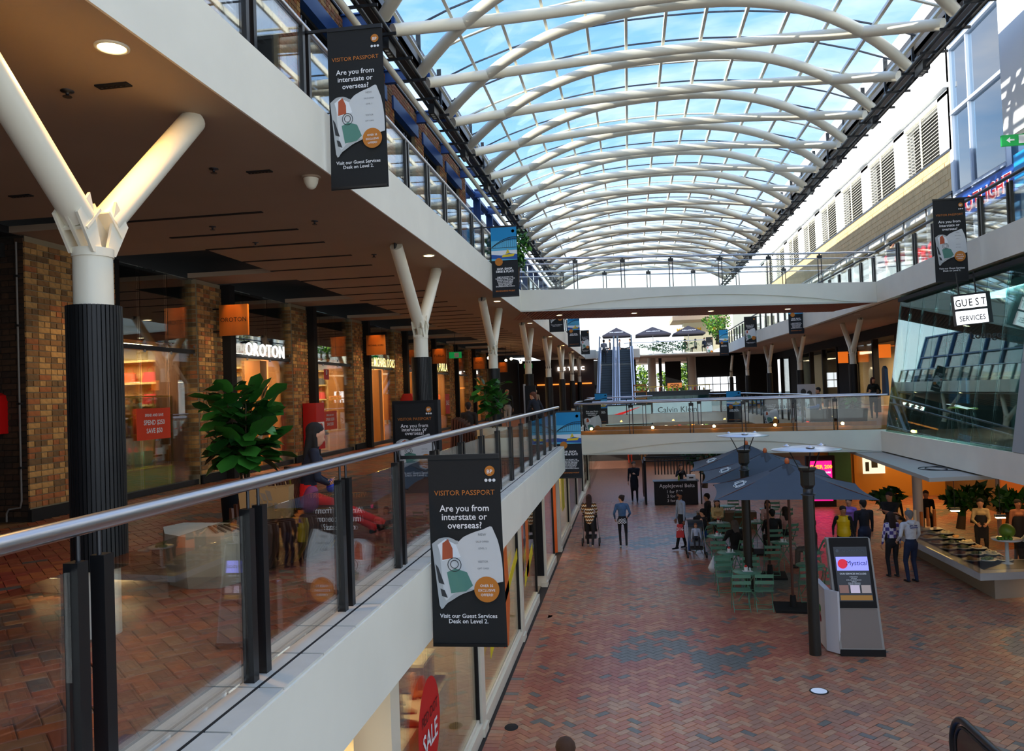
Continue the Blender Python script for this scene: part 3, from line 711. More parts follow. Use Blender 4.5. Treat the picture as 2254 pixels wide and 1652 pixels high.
# top right wall with louvres
XR = 10.2
LOUV = [(27.25, 30.4), (31.55, 34.8), (35.8, 39.05), (40.1, 43.3), (44.4, 47.6), (48.7, 51.9), (53, 56.2), (57.3, 60.5)]
CANWHITE = mat('sunlit_white_wall', S(236, 238, 236), .7)
SAND = mat('sandstone_band', S(214, 180, 128), .85, var=.1, scale=3)
mb = MB(); e = [26.3]
for a, b in LOUV: e += [a, b]
e.append(62)
for i in range(0, len(e), 2): mb.box(XR, e[i], 12.1, XR+.4, e[i+1], 14.0)
mb.box(XR, 26.3, 13.88, XR+.4, 62, 17.5); mb.box(XR-.15, 26.3, 14.05, XR, 62, 14.2)
mb.box(XR, 18.2, 15.3, XR+.4, 26.3, 17.5); mb.box(XR-.0, 26.15, 8.2, XR+.4, 26.45, 17.5)
wtr = structure('wall_top_right', mb, CANWHITE, 'sunlit white wall of the right top level with louvred openings')
mb = MB(); mb.box(XR+.01, 26.4, 10.8, XR+.3, 62, 12.1)
sb = mb.build('sandstone_band', SAND, wtr)
mb = MB(); mb.box(XR-.02, 26.4, 12.08, XR+.1, 62, 12.16); mb.box(XR-.04, 26.4, 10.74, XR+.1, 62, 10.82); mb.build('metal_flashing', DARKSTEEL, wtr)
mb = MB(); rnd = random.Random(5); z = 10.84; row = 0
while z < 12.0:
    y = 26.5+(.2 if row % 2 else 0)
    while y < 40: mb.box(XR-.002, y, z, XR+.02, y+.385, z+.185); y += .4
    z += .2; row += 1
tag(mb.build('sandstone_blocks', [SAND], wtr), kind='stuff')
for i, (a, b) in enumerate(LOUV):
    t = thing('louvre_window', (XR, a, 12.2), 'dark horizontal louvre opening in the white top right wall, %s from the viewer' % (['nearest']+ords)[i], 'louvre', 'louvre openings of the top right wall')
    mb = MB(); mb.box(XR+.35, a, 12.1, XR+.38, b, 13.9); mb.build('backing', mat('louvre_backing', S(22, 20, 16), .8), t)
    m = MB(); m.obox((0, 0, 0), (.03, 0, .018), (0, (b-a)/2, 0), (-.004, 0, .007)); me = m.mesh('slat', PLASTER)
    for k in range(15):
        o = link('slat', me, t, True); o.matrix_parent_inverse = Matrix.Translation(-Vector(t.location)); o.location = (XR+.1, (a+b)/2, 12.2+.116*k)
    mb = MB(); mb.box(XR-.01, (a+b)/2-.025, 12.1, XR+.03, (a+b)/2+.025, 13.9); mb.build('mullion', PLASTER, t)
# big corner window and sunlit return wall
t = thing('window_60', (XR, 23, 9), 'tall blue-framed corner window in the top right wall', 'window', kind='structure')
mb = MB(); mb.box(XR+.05, 22.8, 8.2, XR+.07, 26.2, 15.2); mb.build('pane', BLUEGLASS, t)
FRB = mat('window_frame_blue_grey', S(176, 186, 200), .4)
mb = MB()
for y in (22.75, 24.9, 26.12): mb.box(XR-.02, y, 8.2, XR+.1, y+.08, 15.2)
for z in (10.6, 13.1, 15.1): mb.box(XR-.05, 22.8, z, XR+.1, 26.2, z+.1)
mb.build('frame', FRB, t)
mb = MB(); mb.box(XR+.3, 22.8, 8.2, XR+1.5, 26.2, 15.2); mb.build('reveal', mat('pale_blue_reveal', S(150, 180, 205), .6), t)
mb = MB(); mb.box(8.1, 4, 10.0, 10.6, 18.2, 15.5); mb.box(8.3, 4, 9.9, 10.6, 18.2, 10.0)
structure('wall_top_right_near', mb, [CANWHITE], 'projecting white wall at the upper right catching striped sunlight')
mb = MB(); mb.box(10.6, 6, 8.1, 11, 22.7, 10.8); structure('wall_top_right_shop', mb, [PLASTER], 'white shopfront wall under the projecting upper right wall')
# exit sign
t = thing('exit_sign', (7.9, 17.2, 9.6), 'green hanging exit sign with white arrow at the upper right edge', 'exit sign')
mb = MB(); mb.box(7.62, 17.2, 9.62, 8.12, 17.26, 9.84); mb.build('panel', mat('exit_green', S(10, 130, 60), .5, emit=.4), t)
mb = MB(); mb.prism([(7.70, 17.19, 9.73), (7.77, 17.19, 9.79), (7.77, 17.19, 9.745), (7.85, 17.19, 9.745), (7.85, 17.19, 9.715), (7.77, 17.19, 9.715), (7.77, 17.19, 9.67)], (0, -.004, 0)); mb.box(7.93, 17.18, 9.65, 8.06, 17.19, 9.82); mb.build('pictogram', TXTW, t)
mb = MB(); mb.cyl((8.0, 17.23, 9.84), (8.4, 17.23, 9.95), .01); mb.build('hanger', DARKSTEEL, t)
# top right shopfronts
mb = MB(); mb.box(XR+.1, 26.4, 8.18, XR+.12, 62, 10.75)
sf = thing('window_61', (XR, 26.4, 8.2), 'glazed shopfronts under the sandstone band on the right top level', 'window', kind='structure')
mb.build('pane', SHOPGLASS, sf)
mb = MB()
for i in range(17): mb.box(XR, 26.4+2.2*i, 8.18, XR+.15, 26.5+2.2*i, 10.75)
mb.box(XR, 26.4, 10.5, XR+.15, 62, 10.75); mb.build('mullion', PLASTER, sf)
mb = MB(); mb.box(XR+3, 26.4, 8.1, XR+3.2, 62, 11, 0); mb.box(XR+.2, 26.4, 10.8, XR+3, 62, 11, 0)
structure('wall_top_right_back', mb, [CREAM], 'cream interior behind the top right shopfronts')
def sign_text(name, txt, c, size, right, label, mats, bold=.0, depth=.04, cat='sign', up=(0, 0, 1), sx=1.):
    t = thing(name, c, label, cat); x = 0; cs = Vector(c); r = Vector(right)
    for ch in txt:
        if ch == ' ': x += size*.42*sx; continue
        m = MB(); m.text(ch, cs+r*x, size, right, up, 0, 'L', depth=depth, bold=bold, sx=sx)
        vs_, _ = textmesh(ch, bold); w = max(p[0] for p in vs_)
        m.build('letter', mats, t); x += (w+(.09 if txt != 'ESTRC' else .4))*size*sx
    return t, x
# SPOTLIGHT sign (letters run toward the viewer)
t = thing('shop_sign', (XR-.2, 26, 9.9), 'blue shop sign with red white-edged letters behind the top right balustrade', 'sign')
mb = MB(); mb.box(XR-.12, 21.2, 9.78, XR-.06, 26.0, 10.5); mb.build('panel', mat('sign_blue', S(20, 70, 150), .5, emit=.1), t)
SW_ = mat('sign_letter_white', S(250, 250, 250), .5, emit=.3); SR_ = mat('sign_letter_red', S(215, 26, 30), .5, emit=.3)
x = 25.9
for ch in 'SPOTLIGHT':
    for bold, m_, off in ((.05, SW_, .13), (.01, SR_, .15)):
        m = MB(); m.text(ch, (XR-off, x, 9.88), .62, (0, -1, 0), (0, 0, 1), 0, 'L', bold=bold, depth=.0); m.build('letter', m_, t)
    vs_, _ = textmesh(ch, .05); x -= (max(p[0] for p in vs_)+.06)*.62
mb = MB(); mb.box(10.0, 21.0, 9.8, 10.05, 22.0, 10.65); tag(mb.build('poster', mat('cyan_poster', S(20, 150, 215), .5)), 'bright cyan poster panel at the right end of the top shop sign', 'poster')
for i, (y, txt) in enumerate(((33.0, 'SHOE'), (29.6, 'PRO'))):
    t, _ = sign_text('shop_sign', txt, (XR-.08, y, 9.0 if i else 9.5), .8 if i else .5, (0, -1, 0), 'red block letters on a shopfront of the right top level, %s sign' % ('lower large' if i else 'upper small'), SR_, .03)
RACK = [S(200, 30, 30), S(230, 180, 60), S(40, 90, 160), S(240, 240, 235), S(190, 90, 40)]

# ------------------------------------------------------------------ first-floor right: leaning glass lounge
GX = lambda z: 7.55+(z-3.5)*.15
mb = MB(); mb.box(7.55, -6, 2.85, 16, 25.6, 3.46, 0); mb.prism([(7.55, 25.6, 2.85), (7.75, 28.8, 2.85), (7.75, 28.8, 3.46), (7.55, 25.6, 3.46)], (8, 0, 0), 0)
mb.box(6.9, 31, 2.85, 16, 50, 3.45, 0)
structure('floor_upper_right', mb, [PLASTER], 'white slab edge under the leaning glass lounge on the right')
mb = MB(); mb.box(7.9, 17, 3.46, 16, 76, 3.47); tag(structure('paving_right', mb, FARPAVE, 'brick paving of the upper right walkway'), kind='structure')
t = thing('window_70', (7.6, 20, 3.5), 'leaning teal glass curtain wall of the guest lounge on the right', 'window', kind='structure')
yg = [17.3, 18.3, 19.3, 20.3, 21.3, 22.3, 23.3, 24.3, 25.2]
for a, b in zip(yg[:-1], yg[1:]):
    mb = MB(); mb.prism([(GX(3.47), a+.008, 3.47), (GX(3.47), b-.008, 3.47), (GX(7.5), b-.008, 7.5), (GX(7.5), a+.008, 7.5)], (.015, 0, 0)); mb.build('glass_pane', TEALGLASS, t)
for i, (a, b) in enumerate((((7.55, 25.2), (7.9, 26.0)), ((7.9, 26.0), (8.5, 26.5)), ((8.5, 26.5), (9.4, 26.7)))):
    mb = MB(); mb.prism([(a[0], a[1], 3.47), (b[0], b[1], 3.47), (b[0]+.5, b[1], 7.5), (a[0]+.6, a[1], 7.5)], (.01, .012, 0)); mb.build('glass_pane', TEALGLASS, t)
for i, z in enumerate((4.62, 5.0)):
    mb = MB(); mb.tube([(GX(z)+.25, y, z) for y in (17.4, 21, 25.1)], .014, 8); mb.build('inner_rail', STEEL, t)
GREYP = mat('grey_cladding_panel', S(150, 156, 156), .5)
t = thing('wall_right_cladding', (8, 17, 3.5), 'flat grey cladding panels at the right picture edge beside the glass', 'structure', kind='structure')
for z0, z1 in ((3.47, 5.25), (5.27, 6.5), (6.52, 7.48)):
    mb = MB(); mb.prism([(GX(z0), 12, z0), (GX(z0), 17.28, z0), (GX(z1), 17.28, z1), (GX(z1), 12, z1)], (.1, 0, 0)); mb.build('panel', GREYP, t)
mb = MB(); mb.box(11.5, 12, 3.46, 11.6, 25, 7.5, 0); mb.box(8.3, 25.6, 3.46, 11.5, 25.7, 7.5, 1); mb.box(8.0, 12, 7.3, 11.6, 25, 7.4, 1)
structure('wall_lounge_back', mb, [mat('lounge_wall', S(150, 178, 176), .7), DARKIN], 'dim teal-grey back wall inside the guest lounge')
# lounge furniture and curtains
t = thing('lounge_curtain', (9.2, 22, 3.5), 'pale hanging curtain folds behind the lounge glass', 'curtain')
mb = MB(); pts = [(9.1+.06*math.sin(i*1.3), 19.6+.07*i) for i in range(18)]
for (xa, ya), (xb, yb) in zip(pts[:-1], pts[1:]): mb.poly([(xa, ya, 3.5), (xb, yb, 3.5), (xb, yb, 7.3), (xa, ya, 7.3)])
mb.build('cloth', mat('curtain_cloth', S(170, 190, 190), .8), t)
t = thing('navy_display_wall', (9.0, 18.2, 3.5), 'navy blue display wall with red strip light seen through the lounge glass', 'display')
mb = MB(); mb.box(8.9, 17.9, 3.47, 9.05, 19.3, 6.9); mb.build('panel', mat('navy_panel', S(16, 34, 64), .5), t)
mb = MB(); mb.box(8.85, 18.0, 5.9, 8.9, 19.2, 6.0); mb.build('strip_light', mat('red_glow', (1, .05, .03), emit=3, ecol=(1, .05, .03)), t)
for i, y in enumerate((21.3, 22.2)):
    t = thing('bar_stool', (8.35, y, 3.47), 'yellow-topped bar stool behind the lounge glass, %s one' % ('nearer' if i == 0 else 'farther'), 'stool')
    mb = MB(); mb.lathe((0, 0, .72), [(.02, 0), (.17, 0), (.18, .03), (.16, .05), (.02, .05)], 16); mb.build('seat', mat('stool_yellow', S(190, 180, 80), .5), t, False)
    for sx in (-1, 1):
        for sy in (-1, 1): m = MB(); m.cyl((sx*.06, sy*.06, .72), (sx*.17, sy*.17, 0), .012); m.build('leg', STEEL, t, False)
t = thing('blue_seascape_panel', (8.9, 23.6, 4.6), 'blue and white picture panel inside the lounge glass', 'picture'); mb = MB(); mb.box(8.9, 22.8, 4.3, 8.93, 24.0, 5.0); mb.build('panel', mat('seascape', S(70, 140, 190), .5, var=.3, scale=4), t)
# guest services sign
t = thing('guest_services_sign', (7.7, 19.6, 6.9), 'hanging lightbox sign with white letter tiles reading GUEST SERVICES', 'sign')
for x in (7.62, 8.02): m = MB(); m.box(x, 19.6, 6.2, x+.025, 19.63, 7.5); m.build('hanger', BLACK, t)
mb = MB(); mb.box(7.5, 19.62, 6.16, 8.36, 19.8, 6.95); mb.build('backing', BLACK, t)
LBOX = mat('lightbox_white', (1, 1, 1), emit=.75, ecol=(.95, .97, 1))
for i, ch in enumerate('GUEST'):
    m = MB(); m.box(7.5+.15*i, 19.58, 6.58, 7.64+.15*i, 19.62, 6.9); o = m.build('tile', LBOX, t)
    m = MB(); m.text(ch, (7.57+.15*i, 19.575, 6.63), .26, mi=0, bold=.008, sx=.75); m.build('letter', TXTK, t)
m = MB(); m.box(7.5, 19.58, 6.18, 8.24, 19.62, 6.52); m.build('tile', LBOX, t)
m = MB(); m.text('SERVICES', (7.87, 19.575, 6.26), .185, mi=0, bold=.008, sx=.82); m.build('lettering', TXTK, t)
t.location += Vector((-.5, -1.2, -.14)); t.scale = (.86, .86, .86); t.rotation_euler = (0, math.radians(-4), 0)
t = thing('lounge_script_sign', (8.3, 19.5, 5.9), 'small dark script word sign under the white lightbox sign', 'sign'); m = MB(); m.text('Lounge', (8.05, 19.5, 5.92), .22, mi=0, bold=.01, depth=.02); m.build('lettering', BLACK, t); t.location += Vector((-.45, -1.2, -.1))

# right first-floor shops beyond the lounge
mb = MB(); mb.box(15.5, 26, 3.45, 15.7, 76, 7.5, 0); mb.box(12.0, 26, 7.3, 15.5, 76, 7.4, 1); mb.box(12, 26.2, 3.45, 15.5, 26.4, 7.5, 1)
structure('wall_right_shops', mb, [CREAM, DARKIN], 'interior walls of the right first floor shops')
t = thing('window_71', (11.8, 27, 3.5), 'long glazed shopfront with black posts on the right first floor', 'window', kind='structure')
for i in range(14):
    y = 27+3.4*i
    mb = MB(); mb.box(11.75, y, 3.45, 12.0, y+.25, 7.5); mb.build('post', BLACKM, t)
    if i % 2 == 0:
        mb = MB(); mb.box(11.85, y+.25, 3.5, 11.87, y+3.4, 7.0); mb.build('pane', SHOPGLASS, t)
    elif i % 4 == 1:
        mb = MB(); mb.box(11.8, y+.25, 3.5, 11.9, y+3.4, 7.2); mb.build('dark_panel', DARKWALL, t)
mb = MB(); mb.box(11.7, 27, 7.0, 12, 76, 7.5); mb.build('bulkhead', DARKWALL, t)

# ------------------------------------------------------------------ ground floor, left shopfronts
XS = -2.33
GP = [7.2, 11.55, 16.0, 20.5, 24.95, 29.1, 33.6, 38.1, 42.6, 47]
for i, y in enumerate(GP):
    t = thing('wall_left_ground', (XS, y, 0), 'white painted pier of the ground floor shopfronts under the left walkway, %s along' % (['first']+ords+['eleventh'])[i], 'structure', kind='structure')
    mb = MB(); mb.box(XS-.35, y, 0, XS+.02, y+.28, 2.84); mb.box(XS-.1, y-.03, 0, XS+.05, y+.31, .12); mb.build('pier', WHITE, t)
for i, (a, b) in enumerate(zip(GP[:-1], GP[1:])):
    t = thing('window_%d' % (80+i), (XS, a, 0), 'ground floor shop window under the left walkway, %s bay' % (['first']+ords)[i], 'window', kind='structure')
    door = i in (2, 3)
    e = b-1.5 if door else b
    mb = MB(); mb.box(XS-.12, a+.28, 0, XS+.02, e, .2); mb.box(XS-.1, a+.28, .2, XS-.02, e, .26); mb.box(XS-.1, a+.28, 2.5, XS, b, 2.84); mb.build('sill', WHITE, t)
    n = 3; ww = (e-a-.28)/n
    for k in range(n):
        mb = MB(); mb.box(XS-.06, a+.285+k*ww, .26, XS-.045, a+.275+(k+1)*ww, 2.5); mb.build('pane', SHOPGLASS, t)
    mb = MB(); mb.box(XS-.08, e-.05, .2, XS-.02, e, 2.5); mb.box(XS-.08, a+.28, .2, XS-.02, a+.33, 2.5); mb.build('frame', BLACKM, t)
mb = MB(); mb.box(-7.5, -6, 0, -7.4, 50, 2.9, 0); mb.box(-7.4, -6, .0, -2.45, 50, .02, 2); mb.box(-7.5, -6, 2.84, -2.35, 50, 2.95, 1)
for y in (6.9, 11.62, 16.05, 20.55, 25, 29.15, 33.7, 38.2, 42.7): mb.box(-7.4, y, 0, -2.7, y+.1, 2.84, 0)
structure('wall_left_shops', mb, [CREAM, mat('shop_ceiling_paint', S(200, 190, 170), .8), mat('shop_floor_pale', S(160, 140, 110), .4)], 'cream interiors of the ground floor shops on the left')
mb = MB(); mb.box(-12.5, -6, 0, 0, -5.8, 3); structure('wall_behind', mb, [DARKWALL], 'dark wall behind the viewer')

# ------------------------------------------------------------------ far end
mb = MB(); mb.box(-9, 57, 0, 4.5, 57.2, 3, 0); structure('wall_far_ground', mb, [mat('far_shop_dark', S(52, 46, 42), .5)], 'dark shopfront wall at the far end of the ground floor')
mb = MB(); mb.box(4.0, 57, 0, 16, 57.2, 3, 0); structure('wall_far_ground_right', mb, [mat('far_shop_warm', S(120, 84, 50), .6)], 'warm coloured wall at the far right end of the ground floor')
# tenancy fascia signs seen through the bridge glass
t = thing('sports_shop_sign', (0, 50.5, 3.4), 'pale shop sign panel with a big red tick shape below the far void', 'sign')
mb = MB(); mb.box(-1.5, 50.4, 2.82, 1.32, 50.5, 4.02); mb.build('panel', mat('pale_teal_panel', S(176, 200, 204), .5, emit=.25), t)
mb = MB(); mb.box(-1.56, 50.38, 2.78, 1.38, 50.45, 2.84); mb.box(-1.56, 50.38, 4.0, 1.38, 50.45, 4.06); mb.box(1.3, 50.38, 2.8, 1.38, 50.45, 4.06); mb.build('frame', BLACK, t)
mb = MB(); mb.prism([(-1.5, 50.36, 3.4), (-1.3, 50.36, 3.38), (.72, 50.36, 3.93), (-.5, 50.36, 3.46), (-1.2, 50.36, 3.06), (-1.5, 50.36, 2.98)], (0, .03, 0)); mb.build('tick_mark', mat('tick_red', S(225, 25, 20), .5, emit=.5), t)
t = thing('fashion_shop_sign', (3, 50.5, 3.4), 'pale teal shop sign with thin dark outlined lettering below the far void', 'sign')
mb = MB(); mb.box(1.42, 50.4, 3.25, 5.0, 50.5, 4.2); mb.build('panel', mat('pale_teal_panel', S(176, 200, 204), .5), t)
mb = MB(); mb.text('Calvin Klein', (2.9, 50.39, 3.5), .5, mi=0, bold=-.004); mb.build('lettering', TXTK, t)
t = thing('far_display_window', (3, 51, 2.6), 'lit display shelves with orange goods under the far teal sign', 'shop display')
mb = MB(); mb.box(1.42, 52.0, 1.0, 5.2, 52.1, 3.2); mb.build('backboard', DARKIN, t)
for i in range(12):
    m = MB(); x = 1.6+.28*i; m.box(x, 51.6, 2.35, x+.16, 51.8, 2.5+.12*(i % 3)); m.build('goods', mat('goods_%d' % (i % 4), (S(230, 140, 30), S(200, 40, 30), S(240, 230, 200), S(90, 120, 60))[i % 4], .5, emit=.6), t)
m = MB(); m.box(1.45, 51.4, 2.9, 5.0, 51.7, 2.95); m.build('light_strip', LAMPW, t)
mb = MB(); mb.box(-2.3, 50.6, 2.7, 16, 51.0, 3.5); structure('trim_far_void', mb, [PLASTER], 'slab edge at the far end of the void')
# cafe counter with word sign
t = thing('cafe_counter', (2.7, 52, 3.45), 'long dark glass-fronted cafe counter at the far end of the void', 'counter')
mb = MB(); mb.box(.5, 52, 3.46, 5.1, 53.2, 4.75); mb.build('body', mat('counter_navy', S(24, 44, 54), .3), t)
mb = MB(); mb.box(.48, 51.9, 4.75, 5.2, 53.3, 4.82); mb.build('worktop', DARKSTEEL, t)
mb = MB(); mb.box(.4, 51.95, 3.5, 5.0, 51.97, 4.5); mb.build('glass_front', TEALGLASS, t)
mb = MB(); mb.box(.4, 52, 5.1, 5.1, 52.05, 5.14)
for x in (.4, 1.6, 2.8, 4.0, 5.05): mb.box(x, 52, 4.8, x+.04, 52.05, 5.12)
mb.build('sneeze_rail', BRASS, t)
t = thing('cafe_word_sign', (2.9, 51.9, 5.2), 'orange cafe word sign standing on the far counter', 'sign'); mb = MB(); mb.box(2.45, 52.1, 5.02, 3.35, 52.14, 5.32); mb.build('panel', mat('sign_orange', S(220, 130, 70), .5, emit=.4), t)
mb = MB(); mb.text('QIQI', (2.9, 52.09, 5.07), .27, bold=.03); mb.build('lettering', TXTK, t)
JC = [S(230, 230, 225), S(190, 60, 40), S(60, 90, 60), S(220, 180, 90)]
for i in range(16):
    t = thing('counter_jar', (.55+.28*i, 52.4, 4.82), 'small jar or tin, %s from the left on the far cafe counter' % ordinal(i+1), 'jar', 'jars along the far cafe counter')
    m = MB(); m.lathe((0, 0, 0), [(.05, 0), (.055, .1+.05*(i % 3)), (.03, .16+.05*(i % 3)), (.0, .16+.05*(i % 3))], 10); m.build('body', mat('jar_%d' % (i % 4), JC[i % 4], .4), t, False)
t = thing('timber_crate', (.75, 51.6, 4.6), 'open timber crate frame at the left end of the far counter', 'crate')
m = MB()
for z in (4.35, 4.8, 5.2): m.box(.25, 51.55, z, 1.1, 51.6, z+.1)
for x in (.25, 1.05): m.box(x, 51.55, 3.5, x+.06, 51.6, 5.3)
m.build('frame', WOOD, t)
# escalators
def escalator(x0, x1, name, label):
    t = thing(name, ((x0+x1)/2, 50, 3.45), label, 'escalator')
    ya, za, yb, zb = 51.8, 3.45, 60.2, 8.12
    n = 26
    sm = MB(); sm.box(-(x1-x0)/2+.12, -.17, -.2, (x1-x0)/2-.12, .17, 0); sm.box(-(x1-x0)/2+.12, -.175, -.02, (x1-x0)/2-.12, -.165, 0, 1)
    me = sm.mesh('step', [mat('escalator_step', S(70, 84, 98), .35, .6), mat('step_edge', S(20, 26, 32), .6)])
    for i in range(n):
        o = link('step', me, t, True); o.matrix_parent_inverse = Matrix.Translation(-Vector(t.location)); u = (i+.5)/n
        o.location = ((x0+x1)/2, ya+(yb-ya)*u, za+(zb-za)*u)
    for x in (x0, x1):
        mb = MB(); mb.prism([(x-.02, ya-1.2, 3.5), (x-.02, ya, 3.5), (x-.02, yb, 8.15), (x-.02, yb+1.2, 8.15), (x-.02, yb+1.2, 9.0), (x-.02, yb, 9.0), (x-.02, ya, 4.35), (x-.02, ya-1.2, 4.3)], (.03, 0, 0)); mb.build('glass_side', glassmat('escalator_glass', (.75, .85, .9), 2) if 'escalator_glass' not in MATS else MATS['escalator_glass'], t)
        mb = MB(); mb.bar((x, ya-.8, 3.5), (x, yb, 8.2), .22, .12); mb.build('skirt', STEEL, t)
        mb = MB(); mb.tube([(x, ya-1.3, 4.3), (x, ya, 4.42), (x, yb, 9.05), (x, yb+1.2, 9.05)], .05, 8); mb.build('handrail', BLACK, t)
    mb = MB(); mb.prism([(x0, ya-.6, 3.3), (x0, yb, 7.6), (x0, yb, 7.0), (x0, ya+.6, 3.3)], (x1-x0, 0, 0)); mb.build('underside', STEEL, t)
escalator(-2.05, -1.0, 'escalator', 'left of the two distant escalators up to the top level')
escalator(-.72, .3, 'escalator', 'right of the two distant escalators up to the top level')
# far cafe terrace on top level
mb = MB(); mb.box(-3.2, 60.4, 7.45, -2.4, 64, 8.1); mb.box(-.4, 71, 7.3, 9, 76, 8.08, 0); mb.box(.3, 60.4, 7.4, .9, 71, 8.05); mb.box(-2.5, 62, 7.5, .9, 72, 8.08)
structure('floor_terrace', mb, [PLASTER], 'white slab edge of the far top cafe terrace')
mb = MB(); mb.box(.8, 62, 7.5, 9, 72, 7.6)
structure('ceiling_far', mb, [SOFFIT], 'soffit under the far cafe terrace')
t = thing('terrace_balustrade', (3, 71, 8.1), 'glass balustrade of the far top terrace', 'balustrade')
mb = MB(); mb.tube([(-.3, 71, 9.1), (7.4, 71, 9.1)], .03); mb.build('handrail', STEEL, t); mb = MB(); mb.box(-.3, 71, 8.1, 7.4, 71.02, 9.0); mb.build('glass_pane', GLASS, t)
for i, x in enumerate((1.3, 3.6, 6.0)):
    t = thing('bulkhead_light', (x, 70.95, 7.75), 'small dark wall light on the terrace slab edge, %s from the left' % (['first']+ords)[i], 'wall light'); m = MB(); m.lathe((0, 0, 0), [(.0, -.08), (.2, -.06), (.26, 0), (.0, .02)], 14); m.build('body', DARKSTEEL, t, False)
for i, x in enumerate((1.9, 5.1)):
    mb = MB(); mb.cyl((x, 66, 3.46), (x, 66, 7.5), .33, n=24); tag(mb.build('concrete_column', mat('plain_column', S(190, 178, 160), .7)), 'plain round column under the far terrace, %s one' % ('left' if i == 0 else 'right'), 'column')
mb = MB(); mb.box(2.5, 67, 3.46, 2.75, 67.2, 7.5, 0); mb.box(3.0, 67, 5.2, 4.3, 67.1, 7.2, 0); mb.box(4.8, 67, 3.46, 12, 67.2, 7.5, 1); mb.box(-9, 66, 3.46, -2.2, 66.2, 7.5, 1); mb.box(-2.2, 64.5, 3.46, .6, 64.7, 7.5, 1)
structure('wall_far_upper', mb, [BLACKM, DARKWALL], 'dark walls and screens at the far end of the first floor')
t = thing('far_window_grid', (8, 66.9, 5), 'bright gridded windows in the dark far right corner', 'window')
for i in range(5):
    for k in range(2):
        m = MB(); m.box(5.6+.62*i, 66.95, 4.6+.62*k, 6.15+.62*i, 67.0, 5.15+.62*k); m.build('pane', mat('daylit_pane', (.9, .95, 1), emit=1.2, ecol=(.9, .95, 1)), t)
# word sign at far left
t, _ = sign_text('restaurant_sign', 'ESTRC', (-5.4, 60.9, 6.65), .36, (1, 0, 0), 'widely spaced glowing white letters on the dark far left wall', LAMPW, .015, sx=1.3)
mb = MB(); mb.box(-8.4, 61, 3.46, -2.6, 61.2, 7.5); structure('wall_far_left', mb, [mat('far_left_wall', S(58, 46, 42), .7)], 'dark brown wall at the end of the left walkway')
mb = MB(); mb.box(-7, 60.9, 5.55, -2.8, 60.95, 5.65); tag(mb.build('orange_strip', mat('orange_strip_glow', S(230, 130, 50), emit=1)), 'thin orange lit strip below the white letters on the far left wall', 'strip')
# building and awning beyond the terrace
mb = MB(); mb.box(5.4, 78, 8, 14, 80, 12.6, 0); mb.box(9.0, 70, 8.1, 14, 78, 12.6, 0); mb.box(4.2, 74.5, 11.2, 14, 80, 11.6, 1)
structure('wall_far_cafe', mb, [mat('cafe_building', S(206, 202, 180), .8), SOFFIT], 'cream cafe building beyond the far terrace')
for i, (x, y) in enumerate(((4.9, 77.9), (7.6, 77.9))):
    t = thing('cafe_sign', (x, y, 10.4), 'yellow capital letters on the cream cafe building, %s word' % ('left' if i == 0 else 'right'), 'sign'); m = MB(); m.text('MILLISEAM' if i == 0 else 'CREAM', (x+1.0, y, 10.35), .5, bold=.03); m.build('lettering', mat('yellow_letters', S(225, 180, 40), .5), t)
for i, (x, y, w) in enumerate(((-.93, 72, 1.25), (2.3, 73, 1.55), (5.5, 73.6, 1.4))):
    t = thing('terrace_parasol', (x, y, 8.1), 'dark square parasol on the far top terrace, %s of three' % ('left', 'middle', 'right')[i], 'parasol', 'parasols on the far terrace')
    m = MB(); a = Vector((0, 0, 2.5)); c = [Vector((-w, -w, 1.75)), Vector((w, -w, 1.75)), Vector((w, w, 1.75)), Vector((-w, w, 1.75))]
    for k in range(4): m.poly([c[k], c[(k+1) % 4], a])
    for k in range(4): m.poly([c[k], c[(k+1) % 4], c[(k+1) % 4]-Vector((0, 0, .12)), c[k]-Vector((0, 0, .12))])
    m.build('canopy', mat('parasol_charcoal', S(58, 54, 62), .8), t, False)
    m = MB(); m.cyl((0, 0, 0), (0, 0, 2.5), .03); m.build('pole', STEEL, t, False)
    m = MB(); m.text('MILLISEAM', (0, -w*.8, 1.98), .26, up=(0, .9, .45), bold=.02); m.build('lettering', TXTW, t, False)
# trees beyond and below terrace
def foliage(name, c, r, n, label, mats, leafs=.16, seed=1, cat='tree', sc=(1, 1, 1), trunk=None):
    rnd = np.random.RandomState(seed); t = thing(name, (c[0], c[1], trunk if trunk is not None else c[2]), label, cat)
    mb = MB()
    for i in range(n):
        p = rnd.normal(size=3); p /= np.linalg.norm(p); p *= r*rnd.uniform(.55, 1.0)*(1+.25*math.sin(p[0]*7+p[2]*5)); p *= sc
        a = rnd.normal(size=3); a /= np.linalg.norm(a); b = np.cross(a, rnd.normal(size=3)); b /= np.linalg.norm(b); s = leafs*rnd.uniform(.6, 1.3)
        q = np.array(c)+p
        mb.poly([tuple(q-a*s), tuple(q+b*s*.45), tuple(q+a*s), tuple(q-b*s*.45)], rnd.randint(0, len(mats)))
    tag(mb.build('foliage', mats, t), kind='stuff')
    if trunk is not None: m = MB(); m.tube([(c[0], c[1], trunk), (c[0]+.1, c[1], c[2]-r*.3), (c[0], c[1], c[2])], [.14, .1, .05], 8); m.build('trunk', STEM, t)
    return t
for i, (x, z, r) in enumerate(((.2, 5.3, 2.1), (5.2, 5.6, 2.2), (10.4, 5.0, 2.0))):
    foliage('tree', (x, 84, z), r, 2600, 'bright green tree seen under the far terrace, %s one' % ('left', 'middle', 'right')[i], [TREEG, mat('tree_light', S(170, 200, 60), .7), mat('tree_dark', S(60, 96, 36), .7)], .2, i, trunk=0)
mb = MB(); mb.box(-60, 76, -3, 60, 200, 3.2); structure('ground_beyond', mb, [mat('ground_beyond', S(120, 124, 110), .9)], 'ground outside beyond the far end of the mall')
